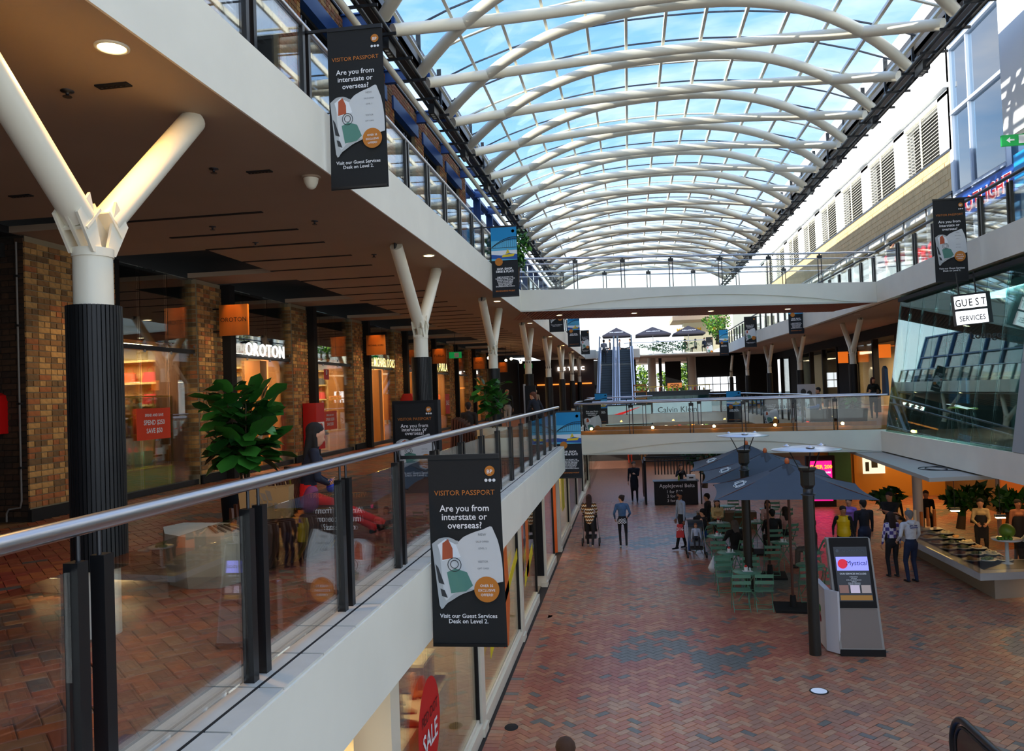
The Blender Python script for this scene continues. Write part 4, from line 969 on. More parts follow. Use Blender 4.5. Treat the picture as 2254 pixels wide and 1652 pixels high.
# ------------------------------------------------------------------ people
SKIN = {'light': mat('skin_light', S(206, 150, 118), .55), 'mid': mat('skin_mid', S(176, 118, 86), .55), 'tan': mat('skin_tan', S(150, 96, 66), .55)}
def V3(*a): return Vector(a)
def ik(a, b, l1, l2, pole):
    a = Vector(a); b = Vector(b); d = b-a; L = min(d.length, (l1+l2)*.999); dn = d.normalized(); b = a+dn*L
    x = (l1*l1-l2*l2+L*L)/(2*L); h = math.sqrt(max(0, l1*l1-x*x)); p = Vector(pole); p = (p-dn*p.dot(dn)).normalized()
    return a+dn*x+p*h, b
def capsule(mb, p, q, r0, r1, n=12, sc=None, ax=None):
    """closed tapered rounded tube; sc scales section along axis ax"""
    p = Vector(p); q = Vector(q); d = q-p; L = d.length or 1e-4; d.normalize()
    a = Vector(ax) if ax is not None else (Vector((1, 0, 0)) if abs(d.x) < .9 else Vector((0, 1, 0)))
    a = (a-d*a.dot(d)).normalized(); b = d.cross(a); s = sc or 1.0
    rings = []
    for k in range(1, 4): t = math.pi/2*(1-k/3); rings.append((-r0*math.sin(t), r0*math.cos(t)))
    for k in range(3): t = math.pi/2*k/3; rings.append((L+r1*math.sin(t), r1*math.cos(t)))
    vs_ = []; fs = []
    for (z, r) in rings:
        for i in range(n):
            t = 2*math.pi*i/n; vs_.append(p+d*z+a*r*math.cos(t)+b*r*s*math.sin(t))
    m = len(rings)
    for j in range(m-1):
        for i in range(n): fs.append((j*n+i, j*n+(i+1) % n, (j+1)*n+(i+1) % n, (j+1)*n+i))
    i0 = len(vs_); vs_ += [p-d*r0, q+d*r1]
    for i in range(n): fs.append((i0, (i+1) % n, i)); fs.append((i0+1, (m-1)*n+i, (m-1)*n+(i+1) % n))
    mb.add(vs_, fs, 0, True)
def remesh(mb, voxel, smooth=4, name='body'):
    me = mb.mesh(name+'_src', []); o = bpy.data.objects.new('tmp', me)
    r = o.modifiers.new('r', 'REMESH'); r.mode = 'VOXEL'; r.voxel_size = voxel
    s = o.modifiers.new('s', 'SMOOTH'); s.iterations = smooth; s.factor = .5
    out = evalmesh(o)
    bpy.data.objects.remove(o); bpy.data.meshes.remove(me); out.name = name
    return out
HAND = {}
def add_hand(mb, w, d, palm, side, s, mi, curl=.5):
    """wrist w, direction d, palm normal palm, side=+1 thumb toward cross"""
    d = Vector(d).normalized(); pn = Vector(palm); pn = (pn-d*pn.dot(d)).normalized(); sd = d.cross(pn).normalized()*side
    def cap(p, q, r0, r1, **k):
        b = len(mb.m); capsule(mb, p, q, r0*s, r1*s, n=6, **k)
        for i in range(b, len(mb.m)): mb.m[i] = mi
    w = Vector(w)
    cap(w-d*.02*s, w+d*.075*s, .026, .036, sc=.5, ax=sd)
    for i, (off, ln) in enumerate(((.029, .066), (.010, .076), (-.010, .070), (-.028, .055))):
        k = w+d*.085*s+sd*off*s; c1 = curl*.7; c2 = curl*1.9
        m1 = k+(d*math.cos(c1)+pn*math.sin(c1))*ln*.5*s; m2 = m1+(d*math.cos(c2)+pn*math.sin(c2))*ln*.5*s
        cap(k-d*.012*s, m1, .0095, .0085); cap(m1, m2, .0085, .0065)
    k = w+d*.025*s+sd*.026*s; m1 = k+(d*.6+sd*.75+pn*.25).normalized()*.038*s; m2 = m1+(d*.85+sd*.1+pn*.5).normalized()*.032*s
    cap(k, m1, .012, .0105); cap(m1, m2, .0105, .008)
def person(label, loc, rz, H=1.72, sit=False, seat=.46, lean=0., twist=0., head=(0, 1, 0), hands=None, feet=None, shirt=(.1, .1, .1), pants=(.05, .05, .06), shoes=(.03, .03, .03),
           skin='light', hair=(.03, .02, .015), hairl='short', sleeves='long', female=False, voxel=None, legr=1.0, bulk=1.0, coat=0., shorts=False, extras=None, polesL=None, polesR=None, shirtmat=None, name='person', curl=.5, sole=None, group=None):
    s = H/1.75
    t = thing(name, loc, label, 'person', group, rz)
    f = lambda x, y, z: Vector((x, y, z))*s
    hip = f(0, 0, .96) if not sit else Vector((0, 0, seat+.10*s))
    up = Vector((0, math.sin(lean), math.cos(lean)))
    waist = hip+up*.16*s; chest = hip+up*.36*s; neck = hip+up*.52*s+V3(0, .01, 0)*s; sw = (.165 if female else .185)*s*bulk
    hd = Vector(head).normalized(); hb = neck+up*.07*s+V3(0, .015, 0)*s; hc = hb+V3(0, 0, .10)*s+hd*.015*s
    rt = Vector((math.cos(twist), math.sin(twist), 0))
    shL = neck-up*.055*s-rt*sw; shR = neck-up*.055*s+rt*sw
    hL = hip-V3(.095, 0, .02)*s; hR = hip+V3(.095, 0, -.02)*s
    hands = hands or {}; feet = feet or {}
    HL = hip+Vector(hands.get('L', (-.26, .06, -.12)))*s; HR = hip+Vector(hands.get('R', (.26, .06, -.12)))*s
    if sit:
        FL = Vector(feet.get('L', (-.12, .46, .09))); FR = Vector(feet.get('R', (.12, .44, .09)))
    else:
        FL = Vector(feet.get('L', (-.10, .02, .085)))*s; FR = Vector(feet.get('R', (.10, -.02, .085)))*s
    eL, wL = ik(shL, HL, .285*s, .25*s, hands.get('pL', (-.5, -.8, -.3))); eR, wR = ik(shR, HR, .285*s, .25*s, hands.get('pR', (.5, -.8, -.3)))
    kL, aL = ik(hL, FL, .44*s, .43*s, feet.get('pL', (-.1, 1, .3))); kR, aR = ik(hR, FR, .44*s, .43*s, feet.get('pR', (.1, 1, .3)))
    mb = MB(); seg = []
    def C(p, q, r0, r1, reg, sc=None, ax=None, rr=None):
        capsule(mb, p, q, r0*s, r1*s, sc=sc, ax=ax); seg.append((Vector(p), Vector(q), (rr or (r0+r1)/2)*s, reg))
    B = bulk
    # trunk
    C(hip-up*.03*s, waist, .135*B if female else .128*B, .118*B, 1 if not coat else 0, .72, rt, .12)
    C(waist, chest, .122*B, .140*B, 0, .70, rt, .13); C(chest, neck-up*.09*s, .142*B, .11*B, 0, .66, rt, .13)
    C(shL+rt*.03*s, shR-rt*.03*s, .058*B, .058*B, 0)
    if female: C(chest+V3(-.06, .075, .02)*s, chest+V3(.06, .075, .02)*s, .055, .055, 0)
    C(neck-up*.06*s, hb, .055, .050, 2)
    C(hb+V3(0, .012, .0)*s, hc, .066, .088, 2, 1.12, Vector((hd.y, -hd.x, 0)))
    C(hc+hd*.01*s, hc-hd*.03*s+V3(0, 0, .02)*s, .086, .086, 2, 1.0)
    fc = hc+hd*.085*s
    C(fc+V3(0, 0, -.005)*s, fc+hd*.018*s+V3(0, 0, -.035)*s, .010, .014, 2)   # nose
    hr = Vector((hd.y, -hd.x, 0)).normalized()
    for e in (-1, 1): C(hc+hr*e*.082*s+V3(0, 0, -.01)*s, hc+hr*e*.088*s+V3(0, 0, -.04)*s, .016, .012, 2)
    sl = {'long': (0, 0), 'short': (0, 2), 'none': (2, 2)}[sleeves]
    for sh, e, w in ((shL, eL, wL), (shR, eR, wR)):
        C(sh, e, .054*B, .043, sl[0]); C(e, w, .043 if sl[1] == 0 else .040, .030 if sl[1] == 0 else .025, sl[1])
        C(w-(w-e).normalized()*.02*s, w+(w-e).normalized()*.01*s, .026, .025, 2)
    for h, k, a in ((hL, kL, aL), (hR, kR, aR)):
        C(h, k, .088*legr*(1.05 if female else 1), .060*legr, 1); C(k, a, .058*legr, .040*max(1, legr*1.1), 2 if shorts else 1)
        fd = Vector((0, 1, 0)); kd = (k-a); kd.z = 0
        tp_ = feet.get('dir', (0, 1, -.15)); fdv = Vector(tp_).normalized()
        C(a+V3(0, -.03, -.045)*s, a+fdv*.15*s+V3(0, 0, -.03)*s, .038, .034, 3, .8, (1, 0, 0))
    if coat:
        C(hip+up*.1*s, hip-V3(0, 0, coat)*s+V3(0, .02, 0)*s if not sit else hip, .145*B, .165*B, 0, .72, rt, .15)
    d2 = (loc[0]**2+loc[1]**2+(loc[2]+1-5)**2)**.5
    vx = voxel or (.013 if d2 < 15 else .02 if d2 < 30 else .028)
    me = remesh(mb, vx*s, 4)
    n = len(me.polygons); co = np.empty(n*3); me.polygons.foreach_get('center', co); co = co.reshape(-1, 3)
    best = np.full(n, 1e9); reg = np.zeros(n, int)
    for p, q, r, g in seg:
        p = np.array(p); q = np.array(q); d = q-p; u = np.clip(((co-p)@d)/max(1e-9, d@d), 0, 1); dist = np.linalg.norm(co-(p+u[:, None]*d), axis=1)-r
        m = dist < best; best[m] = dist[m]; reg[m] = g
    # append hands and face
    hb_ = MB()
    for w, e, sd in ((wL, eL, 1), (wR, eR, -1)):
        dd = (w-e).normalized(); pn = Vector(hands.get('palmL' if sd == 1 else 'palmR', (-sd*-1*.8, .2, -.3)))
        add_hand(hb_, w+dd*.01*s, dd, pn, sd*-1, s, 2, curl)
    for e in (-1, 1): hb_.ball(hc+hd*.083*s+hr*e*.03*s+V3(0, 0, .008)*s, .0085*s, 4, 6, 4); hb_.ball(hc+hd*.086*s+hr*e*.031*s+V3(0, 0, .026)*s, .016*s, 5, 6, 4, (1, .5, .22))
    hb_.ball(hc+hd*.088*s+V3(0, 0, -.055)*s, .018*s, 6, 6, 4, (1, .45, .3))
    bv = [tuple(v.co) for v in me.vertices]; bf = [tuple(p.vertices) for p in me.polygons]
    full = MB(); full.add(bv, bf, 0, True); full.m = list(reg); full.v += hb_.v; off = len(bv)
    for f_, m_, s_ in zip(hb_.f, hb_.m, hb_.s): full.f.append(tuple(i+off for i in f_)); full.m.append(m_); full.s.append(True)
    def cm(kind, c): return mat('%s_%02x%02x%02x' % (kind, *[int(255*min(1, v)) for v in c]), c, .85, var=.12, scale=12)
    sm = shirtmat or cm('cloth', shirt)
    mats = [sm, cm('trouser', pants), SKIN[skin], cm('shoe', shoes), mat('eye_dark', (.02, .015, .01), .3), cm('brow', hair), mat('lip', S(150, 70, 66), .5)]
    full.build('body', mats, t, False); bpy.data.meshes.remove(me)
    # hair
    if hairl:
        h = MB(); bk = -hd; bk.z = 0; bk = bk.normalized() if bk.length > .01 else Vector((0, -1, 0))
        capsule(h, hc+bk*.012*s+V3(0, 0, .03)*s, hc+bk*.03*s+V3(0, 0, .035)*s, .098*s, .095*s)
        capsule(h, hc+bk*.05*s-V3(0, 0, .01)*s, hc+bk*.045*s-V3(0, 0, .05)*s, .075*s, .06*s)
        if hairl == 'long':
            for e in (-.045, 0, .045): capsule(h, hc+bk*.055*s+hr*e*s, neck+bk*.085*s+hr*e*1.2*s-V3(0, 0, .12)*s, .055*s, .035*s)
            for e in (-1, 1): capsule(h, hc+hr*e*.07*s+bk*.02*s, neck+hr*e*.075*s+V3(0, .03, -.06)*s, .035*s, .025*s)
        if hairl == 'bun': capsule(h, hc+bk*.10*s+V3(0, 0, .075)*s, hc+bk*.11*s+V3(0, 0, .08)*s, .042*s, .042*s)
        if hairl == 'pony': capsule(h, hc+bk*.09*s, neck+bk*.10*s-V3(0, 0, .05)*s, .035*s, .022*s)
        hm = remesh(h, max(.012, vx*.9)*s, 3, 'hair'); hm.materials.append(cm('hair', hair))
        for p in hm.polygons: p.use_smooth = True
        # cut hair away from the face
        link('hair', hm, t, False)
    t['_j'] = 0; del t['_j']
    return t, dict(hc=hc, hd=hd, hip=hip, wL=wL, wR=wR, neck=neck, chest=chest, s=s, kL=kL, kR=kR, aL=aL, aR=aR, rt=rt, up=up, waist=waist, eL=eL, eR=eR, shL=shL, shR=shR)
def at_local(t, p): return Matrix.Translation(t.location) @ Matrix.Rotation(t.rotation_euler[2], 4, 'Z') @ Vector(p)
def zigzag_mat():
    m = bpy.data.materials.new('zigzag_knit'); m.use_nodes = True; t = m.node_tree; b = t.nodes['Principled BSDF']; b.inputs['Roughness'].default_value = .9
    tc_ = nn(t, 'ShaderNodeTexCoord'); sp = nn(t, 'ShaderNodeSeparateXYZ'); t.links.new(tc_.outputs['Object'], sp.inputs[0])
    def M(op, a, b_=None):
        n = nn(t, 'ShaderNodeMath', operation=op)
        for i, v in enumerate((a, b_)):
            if v is None: continue
            if isinstance(v, (int, float)): n.inputs[i].default_value = v
            else: t.links.new(v, n.inputs[i])
        return n.outputs[0]
    tri = M('PINGPONG', M('ADD', sp.outputs[0], 5.0), .035); z = M('ADD', M('MULTIPLY', sp.outputs[2], 1.0), tri); fr = M('FRACT', M('MULTIPLY', z, 9.0))
    r = nn(t, 'ShaderNodeValToRGB'); r.color_ramp.interpolation = 'CONSTANT'; e = r.color_ramp.elements; e[0].position = 0; e[0].color = (*S(238, 228, 205), 1); e[1].position = .33; e[1].color = (*S(150, 96, 30), 1)
    x = e.new(.66); x.color = (*S(60, 44, 34), 1); t.links.new(fr, r.inputs[0]); t.links.new(r.outputs[0], b.inputs['Base Color']); return m
def check_mat(name, c1, c2, sc):
    m = bpy.data.materials.new(name); m.use_nodes = True; t = m.node_tree; b = t.nodes['Principled BSDF']; b.inputs['Roughness'].default_value = .9
    tc_ = nn(t, 'ShaderNodeTexCoord'); ck = nn(t, 'ShaderNodeTexChecker'); ck.inputs['Scale'].default_value = sc; ck.inputs[1].default_value = (*c1, 1); ck.inputs[2].default_value = (*c2, 1)
    t.links.new(tc_.outputs['Object'], ck.inputs[0]); t.links.new(ck.outputs[0], b.inputs['Base Color']); return m
BLK = (.012, .012, .014); DEN = S(46, 78, 120)
WALK = dict(L=(-.09, .22, .10), R=(.09, -.28, .16), dir=(0, 1, -.3))
# 1 seated woman
P1, j1 = person('woman in navy jacket and red trousers seated on the curved bench looking down', (-3.42, 8.05, 3.452), math.radians(-62), 1.66, sit=True, seat=.47, lean=.14, head=(.15, .8, -.5),
    hands=dict(L=(-.06, .22, .13), R=(.06, .22, .11), pL=(-.8, -.3, -.6), pR=(.8, -.3, -.6), palmL=(.8, .1, .3), palmR=(-.8, .1, .3)), feet=dict(L=(-.10, .74, .12), R=(.14, .82, .20), dir=(.1, 1, .25), pL=(0, .6, 1), pR=(0, .6, 1)),
    shirt=S(20, 26, 44), pants=S(214, 20, 16), shoes=S(14, 14, 16), hair=S(20, 16, 14), hairl='long', female=True, legr=.92, skin='light', curl=.9, bulk=1.05)
# helper for quick rotations: 0 faces +Y (away), pi faces viewer
PI = math.pi
P2, j2 = person('woman in brown and cream zigzag sweater pushing a stroller away', (-1.42, 25.6, 0), 0, 1.68, feet=WALK, hands=dict(L=(-.2, .36, .10), R=(.2, .36, .10)), pants=S(18, 18, 24), shoes=S(190, 160, 130), hair=S(48, 24, 18), hairl='long', female=True, shirtmat=zigzag_mat(), bulk=1.12, skin='mid', coat=.02)
P3, j3 = person('woman in denim jacket over check shirt walking away with hair in a bun', (-.38, 25.5, 0), .05, 1.66, feet=dict(L=(-.08, .12, .085), R=(.1, -.26, .15), dir=(0, 1, -.3)), head=(-.8, .6, 0), hands=dict(L=(-.24, .14, -.0), R=(.2, .16, .05)), shirt=S(60, 92, 128), pants=S(20, 20, 26), shoes=S(190, 186, 180), hair=S(40, 24, 18), hairl='bun', female=True, bulk=1.06, legr=.85)
m = MB(); s = j3['s']; m.lathe(tuple(j3['hip']+V3(0, 0, -.13)), [(.155, 0), (.15, .1), (.13, .16)], 20, sy=.72); m.build('check_shirt_tail', check_mat('black_white_check', S(30, 30, 32), S(205, 205, 210), 26), P3, False)
P4, j4 = person('man in long black coat walking toward the viewer looking at his phone', (.06, 35.8, 0), PI, 1.8, feet=dict(L=(-.1, .1, .085), R=(.1, -.12, .1)), head=(0, .8, -.45), hands=dict(L=(-.05, .32, .28), R=(.26, .05, -.1)), shirt=S(16, 20, 30), pants=S(14, 16, 22), hair=S(70, 60, 52), coat=.28, bulk=1.12, skin='light')
P5, j5 = person('bearded man in pale grey sweater and black jeans carrying a red bag', (1.45, 25.3, 0), math.radians(115), 1.78, feet=dict(L=(-.1, .25, .085), R=(.1, -.16, .085)), head=(-.1, 1, -.05), shirt=S(150, 164, 182), pants=S(16, 17, 20), shoes=S(16, 16, 18), hair=S(20, 16, 14), skin='tan', bulk=1.02)
m = MB(); capsule(m, j5['hc']+j5['hd']*.06+V3(0, 0, -.06), j5['hc']+j5['hd']*.045+V3(0, 0, -.05), .05, .05); bm2 = remesh(m, .015, 2, 'beard'); bm2.materials.append(mat('beard_dark', S(24, 18, 16), .9)); link('beard', bm2, P5, False)
P6, j6 = person('woman in black sleeveless top and blue jeans seated beside the stroller', (2.08, 24.75, 0), math.radians(60), 1.66, sit=True, shirt=BLK, pants=S(40, 84, 150), hair=S(18, 14, 12), hairl='bun', female=True, sleeves='none', skin='light', hands=dict(L=(-.2, .35, .05), R=(.15, .3, .1)))
P7, j7 = person('woman in cream patterned top seated at a cafe table looking at her phone', (2.7, 26.9, 0), PI, 1.66, sit=True, shirt=S(206, 176, 120), pants=BLK, hair=S(18, 14, 12), hairl='long', female=True, head=(0, .8, -.6), hands=dict(L=(-.04, .3, .2), R=(.04, .3, .2)))
P8, j8 = person('person in black cape and grey headscarf seated with back to viewer', (2.72, 22.5, 0), math.radians(25), 1.68, sit=True, shirt=S(16, 15, 16), pants=BLK, hair=S(88, 78, 74), hairl='long', female=True, bulk=1.35, hands=dict(L=(-.25, .35, .12), R=(.2, .3, .1)))
P9, j9 = person('woman in pale pink top seated facing viewer at the middle cafe tables', (4.22, 26.4, 0), PI, 1.66, sit=True, shirt=S(214, 170, 164), pants=BLK, hair=S(24, 16, 14), hairl='long', female=True, head=(0, .85, -.45), hands=dict(L=(-.1, .32, .15), R=(.12, .3, .12)))
P10, j10 = person('man in black shirt and dark cap seated with back to viewer at the middle tables', (3.98, 24.1, 0), .1, 1.75, sit=True, shirt=BLK, pants=BLK, hair=S(20, 18, 18), bulk=1.1, hands=dict(L=(-.2, .35, .12), R=(.2, .35, .12)))
P11, j11 = person('woman with long dark hair in pink lace top seated beside the rear heater pole', (4.5, 24.9, 0), .5, 1.66, sit=True, shirt=S(190, 140, 130), pants=BLK, hair=S(40, 26, 22), hairl='long', female=True)
P12, j12 = person('person in dark maroon jacket seated behind the near heater pole', (4.75, 22.4, 0), 1.2, 1.7, sit=True, shirt=S(60, 26, 30), pants=S(90, 84, 76), hair=S(30, 22, 20), hairl='short')
P13, j13 = person('woman in bright yellow puffer vest over black sleeves standing facing viewer', (5.55, 22.5, 0), PI-.25, 1.66, shirt=S(14, 14, 16), pants=BLK, hair=S(30, 20, 16), hairl='pony', female=True, skin='mid', bulk=1.1, hands=dict(L=(-.28, .1, -.05), R=(.28, .1, -.02)), head=(-.35, .9, -.1))
YV = mat('yellow_quilted_nylon', S(232, 190, 6), .4)
m = MB(); s = j13['s']; hip = j13['hip']
prof = []
for i in range(9):
    z = -.05+.065*i; w = .165+.01*math.sin(i*1.3); prof += [(w*(1.0 if i < 7 else .85), z), (w*1.06*(1.0 if i < 7 else .85), z+.03)]
m.lathe(tuple(hip), prof, 24, sy=.76); m.build('puffer_vest', YV, P13, False)
P14, j14 = person('person in purple top standing behind the yellow vest', (6.1, 24.0, 0), 2.6, 1.68, shirt=S(150, 110, 200), pants=S(50, 50, 54), hair=S(30, 20, 16), sleeves='short', female=True)
P15, j15 = person('man in dark navy jacket and jeans standing beside the yellow vest with his back turned', (6.15, 22.75, 0), .3, 1.78, shirt=S(18, 22, 32), pants=S(28, 40, 66), hair=S(30, 24, 20), bulk=1.15)
P16, j16 = person('man in black tee shirt with arms crossed at the food counter', (7.2, 24.0, 0), math.radians(150), 1.82, shirt=S(14, 14, 15), pants=S(54, 44, 34), hair=S(26, 20, 18), sleeves='short', skin='mid', bulk=1.08, hands=dict(L=(.12, .2, .3), R=(-.12, .22, .26), pL=(-1, -.2, -.4), pR=(1, -.2, -.4)), head=(.3, .8, -.3))
P17, j17 = person('woman in white and purple patterned top standing at the food counter', (6.45, 21.45, 0), .2, 1.64, pants=BLK, hair=S(44, 28, 22), hairl='long', female=True, shirtmat=check_mat('purple_patchwork', S(220, 214, 226), S(84, 70, 140), 11))
P18, j18 = person('grey-haired man in white hooded sweatshirt and dark jeans at the food counter', (6.72, 20.9, 0), .35, 1.76, shirt=S(206, 208, 212), pants=S(26, 38, 66), shoes=S(30, 24, 22), hair=S(120, 116, 112), bulk=1.14, hands=dict(L=(-.24, .18, .05), R=(.28, .22, .0)))
m = MB(); capsule(m, j18['neck']+V3(-.07, -.06, .0), j18['neck']+V3(.07, -.06, .0), .055, .055); capsule(m, j18['neck']+V3(0, -.09, -.03), j18['neck']+V3(0, -.1, -.09), .07, .04); hm = remesh(m, .016, 3, 'hood'); hm.materials.append(mat('hood_white', S(206, 208, 212), .9)); link('hood', hm, P18, False)
m = MB(); m.obox(j18['chest']+V3(0, -.128, .06), (.10, 0, 0), (0, .006, 0), (0, .01, .035)); m.build('back_print', mat('back_print_blue_red', S(40, 50, 110), .8), P18, False)
m = MB(); m.text('LENNOX', tuple(j18['chest']+V3(0, -.14, .045)), .05, up=(0, .15, 1), bold=.01); m.build('lettering', TXTW, P18, False)
P19, j19 = person('server in cream shirt and black apron behind the food counter', (9.35, 23.4, 0), PI*.9, 1.68, shirt=S(196, 170, 126), pants=BLK, hair=S(24, 18, 16), hairl='bun', female=True, head=(.1, .7, -.6), hands=dict(L=(-.12, .3, .12), R=(.12, .3, .12)))
P20, j20 = person('server in dark apron standing right of the other server behind the food counter', (10.2, 23.2, 0), PI, 1.66, shirt=S(170, 110, 80), pants=BLK, hair=S(24, 18, 16), hairl='bun', female=True, sleeves='short', skin='mid')
for P_, j_ in ((P19, j19), (P20, j20)):
    m = MB(); m.lathe(tuple(j_['hip']+V3(0, 0, -.3)), [(.17, 0), (.15, .3), (.15, .58), (.13, .62)], 20, sy=.8); m.build('apron', mat('apron_black', S(18, 20, 30), .8), P_, False)
P21, j21 = person('server in white shirt bending over the glass case at the food counter corner', (9.3, 21.0, 0), PI+.5, 1.7, lean=.75, shirt=S(190, 194, 196), pants=BLK, hair=S(24, 18, 16), hairl='bun', female=True, head=(0, .6, -.8), hands=dict(L=(-.1, .6, .12), R=(.12, .62, .1)))
P22, j22 = person('stall keeper in black with glasses standing behind the belt stall counter', (2.1, 35.9, 0), PI+.2, 1.62, shirt=BLK, pants=BLK, hair=S(70, 40, 26), hairl='long', female=True, hands=dict(L=(-.15, .2, .2), R=(.12, .2, .42)))
P23, j23 = person('man in dark top and blue jeans seated on a block on the right walkway', (7.5, 33.3, 3.47), math.radians(95), 1.74, sit=True, shirt=S(26, 26, 34), pants=S(60, 100, 150), hair=S(20, 16, 14), head=(0, .7, -.6))
P24, j24 = person('woman in dark green coat carrying a cup on the right walkway', (9.75, 33.9, 3.47), PI*.85, 1.66, shirt=S(24, 34, 30), pants=BLK, hair=S(66, 34, 24), hairl='long', female=True, coat=.1, hands=dict(L=(-.24, .1, 0), R=(.12, .3, .22)), head=(-.7, .6, 0))
P25, j25 = person('woman with auburn hair in dark jacket leaning over the left walkway rail', (-2.75, 24.0, 3.452), math.radians(35), 1.66, lean=.55, shirt=S(26, 28, 36), pants=BLK, hair=S(110, 62, 40), hairl='pony', female=True, head=(-.6, .6, -.5), hands=dict(L=(-.12, .45, .2), R=(.16, .42, .16)))
P26, j26 = person('elderly man in beige jacket and shorts with a pale cap on the left walkway', (-5.8, 49.5, 3.452), PI, 1.72, shirt=S(170, 156, 140), pants=S(160, 130, 90), shorts=True, hair=S(206, 190, 160), skin='tan', shoes=S(120, 30, 20))
P27, j27 = person('bald man in dark jacket and pale trousers walking on the left walkway', (-5.3, 34.5, 3.452), PI-.1, 1.76, shirt=S(24, 28, 28), pants=S(170, 166, 160), hair=S(120, 90, 70), hairl=None, skin='mid', feet=dict(L=(-.1, .15, .085), R=(.1, -.16, .1)))
P28, j28 = person('seated man with short dark hair behind the wooden bench back on the left walkway', (-4.55, 22.2, 3.452), .2, 1.74, sit=True, shirt=S(60, 50, 44), pants=BLK, hair=S(50, 42, 38), skin='mid')
P29, j29 = person('brown-haired person at the bottom picture edge below the bridge', (-.72, 7.45, 0), 0, 1.76, shirt=S(40, 40, 44), pants=BLK, hair=S(70, 44, 26))
P30, j30 = person('person in dark top standing on the right top level behind the rail', (9.2, 29.2, 8.12), -1.2, 1.7, shirt=S(26, 26, 30), pants=S(200, 190, 180), hair=S(20, 16, 14), sleeves='short')
P31, j31 = person('shop assistant in dark top inside the second left shop doorway', (-9.6, 17.3, 3.46), -1.6, 1.66, shirt=S(40, 36, 34), pants=BLK, hair=S(16, 12, 12))
P32, j32 = person('man in dark suit jacket seated beyond the food counter', (8.4, 27.6, 0), PI, 1.78, sit=True, shirt=S(26, 26, 30), pants=BLK, hair=S(40, 30, 26))
P33, j33 = person('person in cap seated right of the man in suit beyond the food counter', (9.5, 27.9, 0), PI-.3, 1.7, sit=True, shirt=S(30, 28, 30), pants=BLK, hair=S(80, 60, 44))
P34, j34 = person('dark silhouetted person seated left of the cafe tables by the planter', (2.5, 27.9, 0), 1.2, 1.76, sit=True, shirt=BLK, pants=BLK, hair=S(30, 20, 18), bulk=1.15)
P35, j35 = person('woman in red skirt standing at the far end of the ground floor', (-.1, 54.5, 0), .4, 1.66, shirt=S(40, 30, 30), pants=S(210, 60, 30), hair=S(24, 18, 16), hairl='long', female=True)
P36, j36 = person('person in tan trousers at the far end of the ground floor', (.75, 52.0, 0), 2.8, 1.78, shirt=S(60, 50, 44), pants=S(130, 84, 40), hair=S(24, 18, 16))
P37, j37 = person('person standing on the left distant escalator', (-1.7, 58.2, 7.0), 0, 1.7, shirt=S(120, 120, 126), pants=S(50, 50, 54), hair=S(24, 18, 16))
for i, (x, y) in enumerate(((-1.5, 69.5), (-.7, 70.2), (.25, 70.0), (5.2, 73.9), (6.9, 73.5), (6.2, 74.6))):
    person('seated cafe patron on the far top terrace, %s from the left' % (['first']+ords)[i], (x, y, 8.1), (1.6, -1.5, 1.4, .3, 2.8, 1)[i], 1.7, sit=True, shirt=((.02, .02, .025), (.03, .03, .04), (.03, .03, .035), (.05, .02, .02), (.02, .03, .06), (.3, .3, .3))[i], pants=BLK, hair=(.02, .015, .012), voxel=.035)
# ------------------------------------------------------------------ plants
def leaf_mesh(L=.2, W=.11, m=LEAF):
    mb = MB(); n = 4; top = []
    for i in range(n+1):
        u = i/n; w = W/2*math.sin(math.pi*min(1, u*.88+.1))**.7*(1.15 if u > .5 else .85); y = L*u; z = -.12*L*u*u*2
        if i == n: w = .002
        top.append(((-w, y, z+.1*w), (0, y, z-.12*w), (w, y, z+.1*w)))
    vs_ = [p for r in top for p in r]; fs = []
    for i in range(n):
        for k in range(2): a = i*3+k; fs.append((a, a+1, a+4, a+3))
    mb.add(vs_, fs, 0, True); return mb.mesh('leaf', m)
LM = [leaf_mesh(.20, .16, LEAF), leaf_mesh(.16, .13, LEAF2), leaf_mesh(.22, .17, mat('fig_leaf_light', S(70, 140, 50), .32, var=.3, scale=5)), leaf_mesh(.22, .16, LEAF)]
def fig_plant(label, loc, h, spread, n, scale=1.0, seed=0, stems=3, pot=None, name='fiddle_leaf_fig'):
    rnd = random.Random(seed); t = thing(name, loc, label, 'plant'); tips = []
    for k in range(stems):
        a = 2*math.pi*k/stems+rnd.uniform(-.4, .4); hh = h*rnd.uniform(.75, 1); r = spread*.45*rnd.uniform(.5, 1)
        pts = [Vector((.03*math.cos(a), .03*math.sin(a), 0)), Vector((r*.4*math.cos(a), r*.4*math.sin(a), hh*.45)), Vector((r*math.cos(a), r*math.sin(a), hh*.93))]
        m = MB(); m.tube(pts, [.014*scale, .011*scale, .006*scale], 6); m.build('stem', STEM, t, False); tips.append(pts)
    for i in range(n):
        pts = tips[i % stems]; u = rnd.uniform(.22, 1.0)**.8; p = pts[0].lerp(pts[1], u*2) if u < .5 else pts[1].lerp(pts[2], u*2-1)
        yaw = i*2.4+rnd.uniform(-.3, .3); pitch = rnd.uniform(-.5, .95)+(.5 if u > .93 else 0)
        o = link('leaf', LM[rnd.randrange(4)], t, False); sc = scale*rnd.uniform(.8, 1.35)*(spread/.55 if u < .6 else 1)
        off = Vector((math.sin(-yaw)*.0, 0, 0)); rad = spread*rnd.uniform(.05, .42)
        o.location = p+Vector((-math.sin(yaw)*rad, math.cos(yaw)*rad, rad*.3)); o.rotation_euler = (pitch, rnd.uniform(-.6, .6), yaw); o.scale = (sc, sc, sc)
    return t
fig_plant('tall glossy fiddle leaf fig rising behind the near curved bench', (-4.75, 9.3, 3.9), 1.35, .66, 210, 1.15, 3, 5)
fig_plant('bright green fig plant in a planter near the second left column', (-3.5, 20.3, 4.1), 1.35, .55, 90, 1.15, 5)
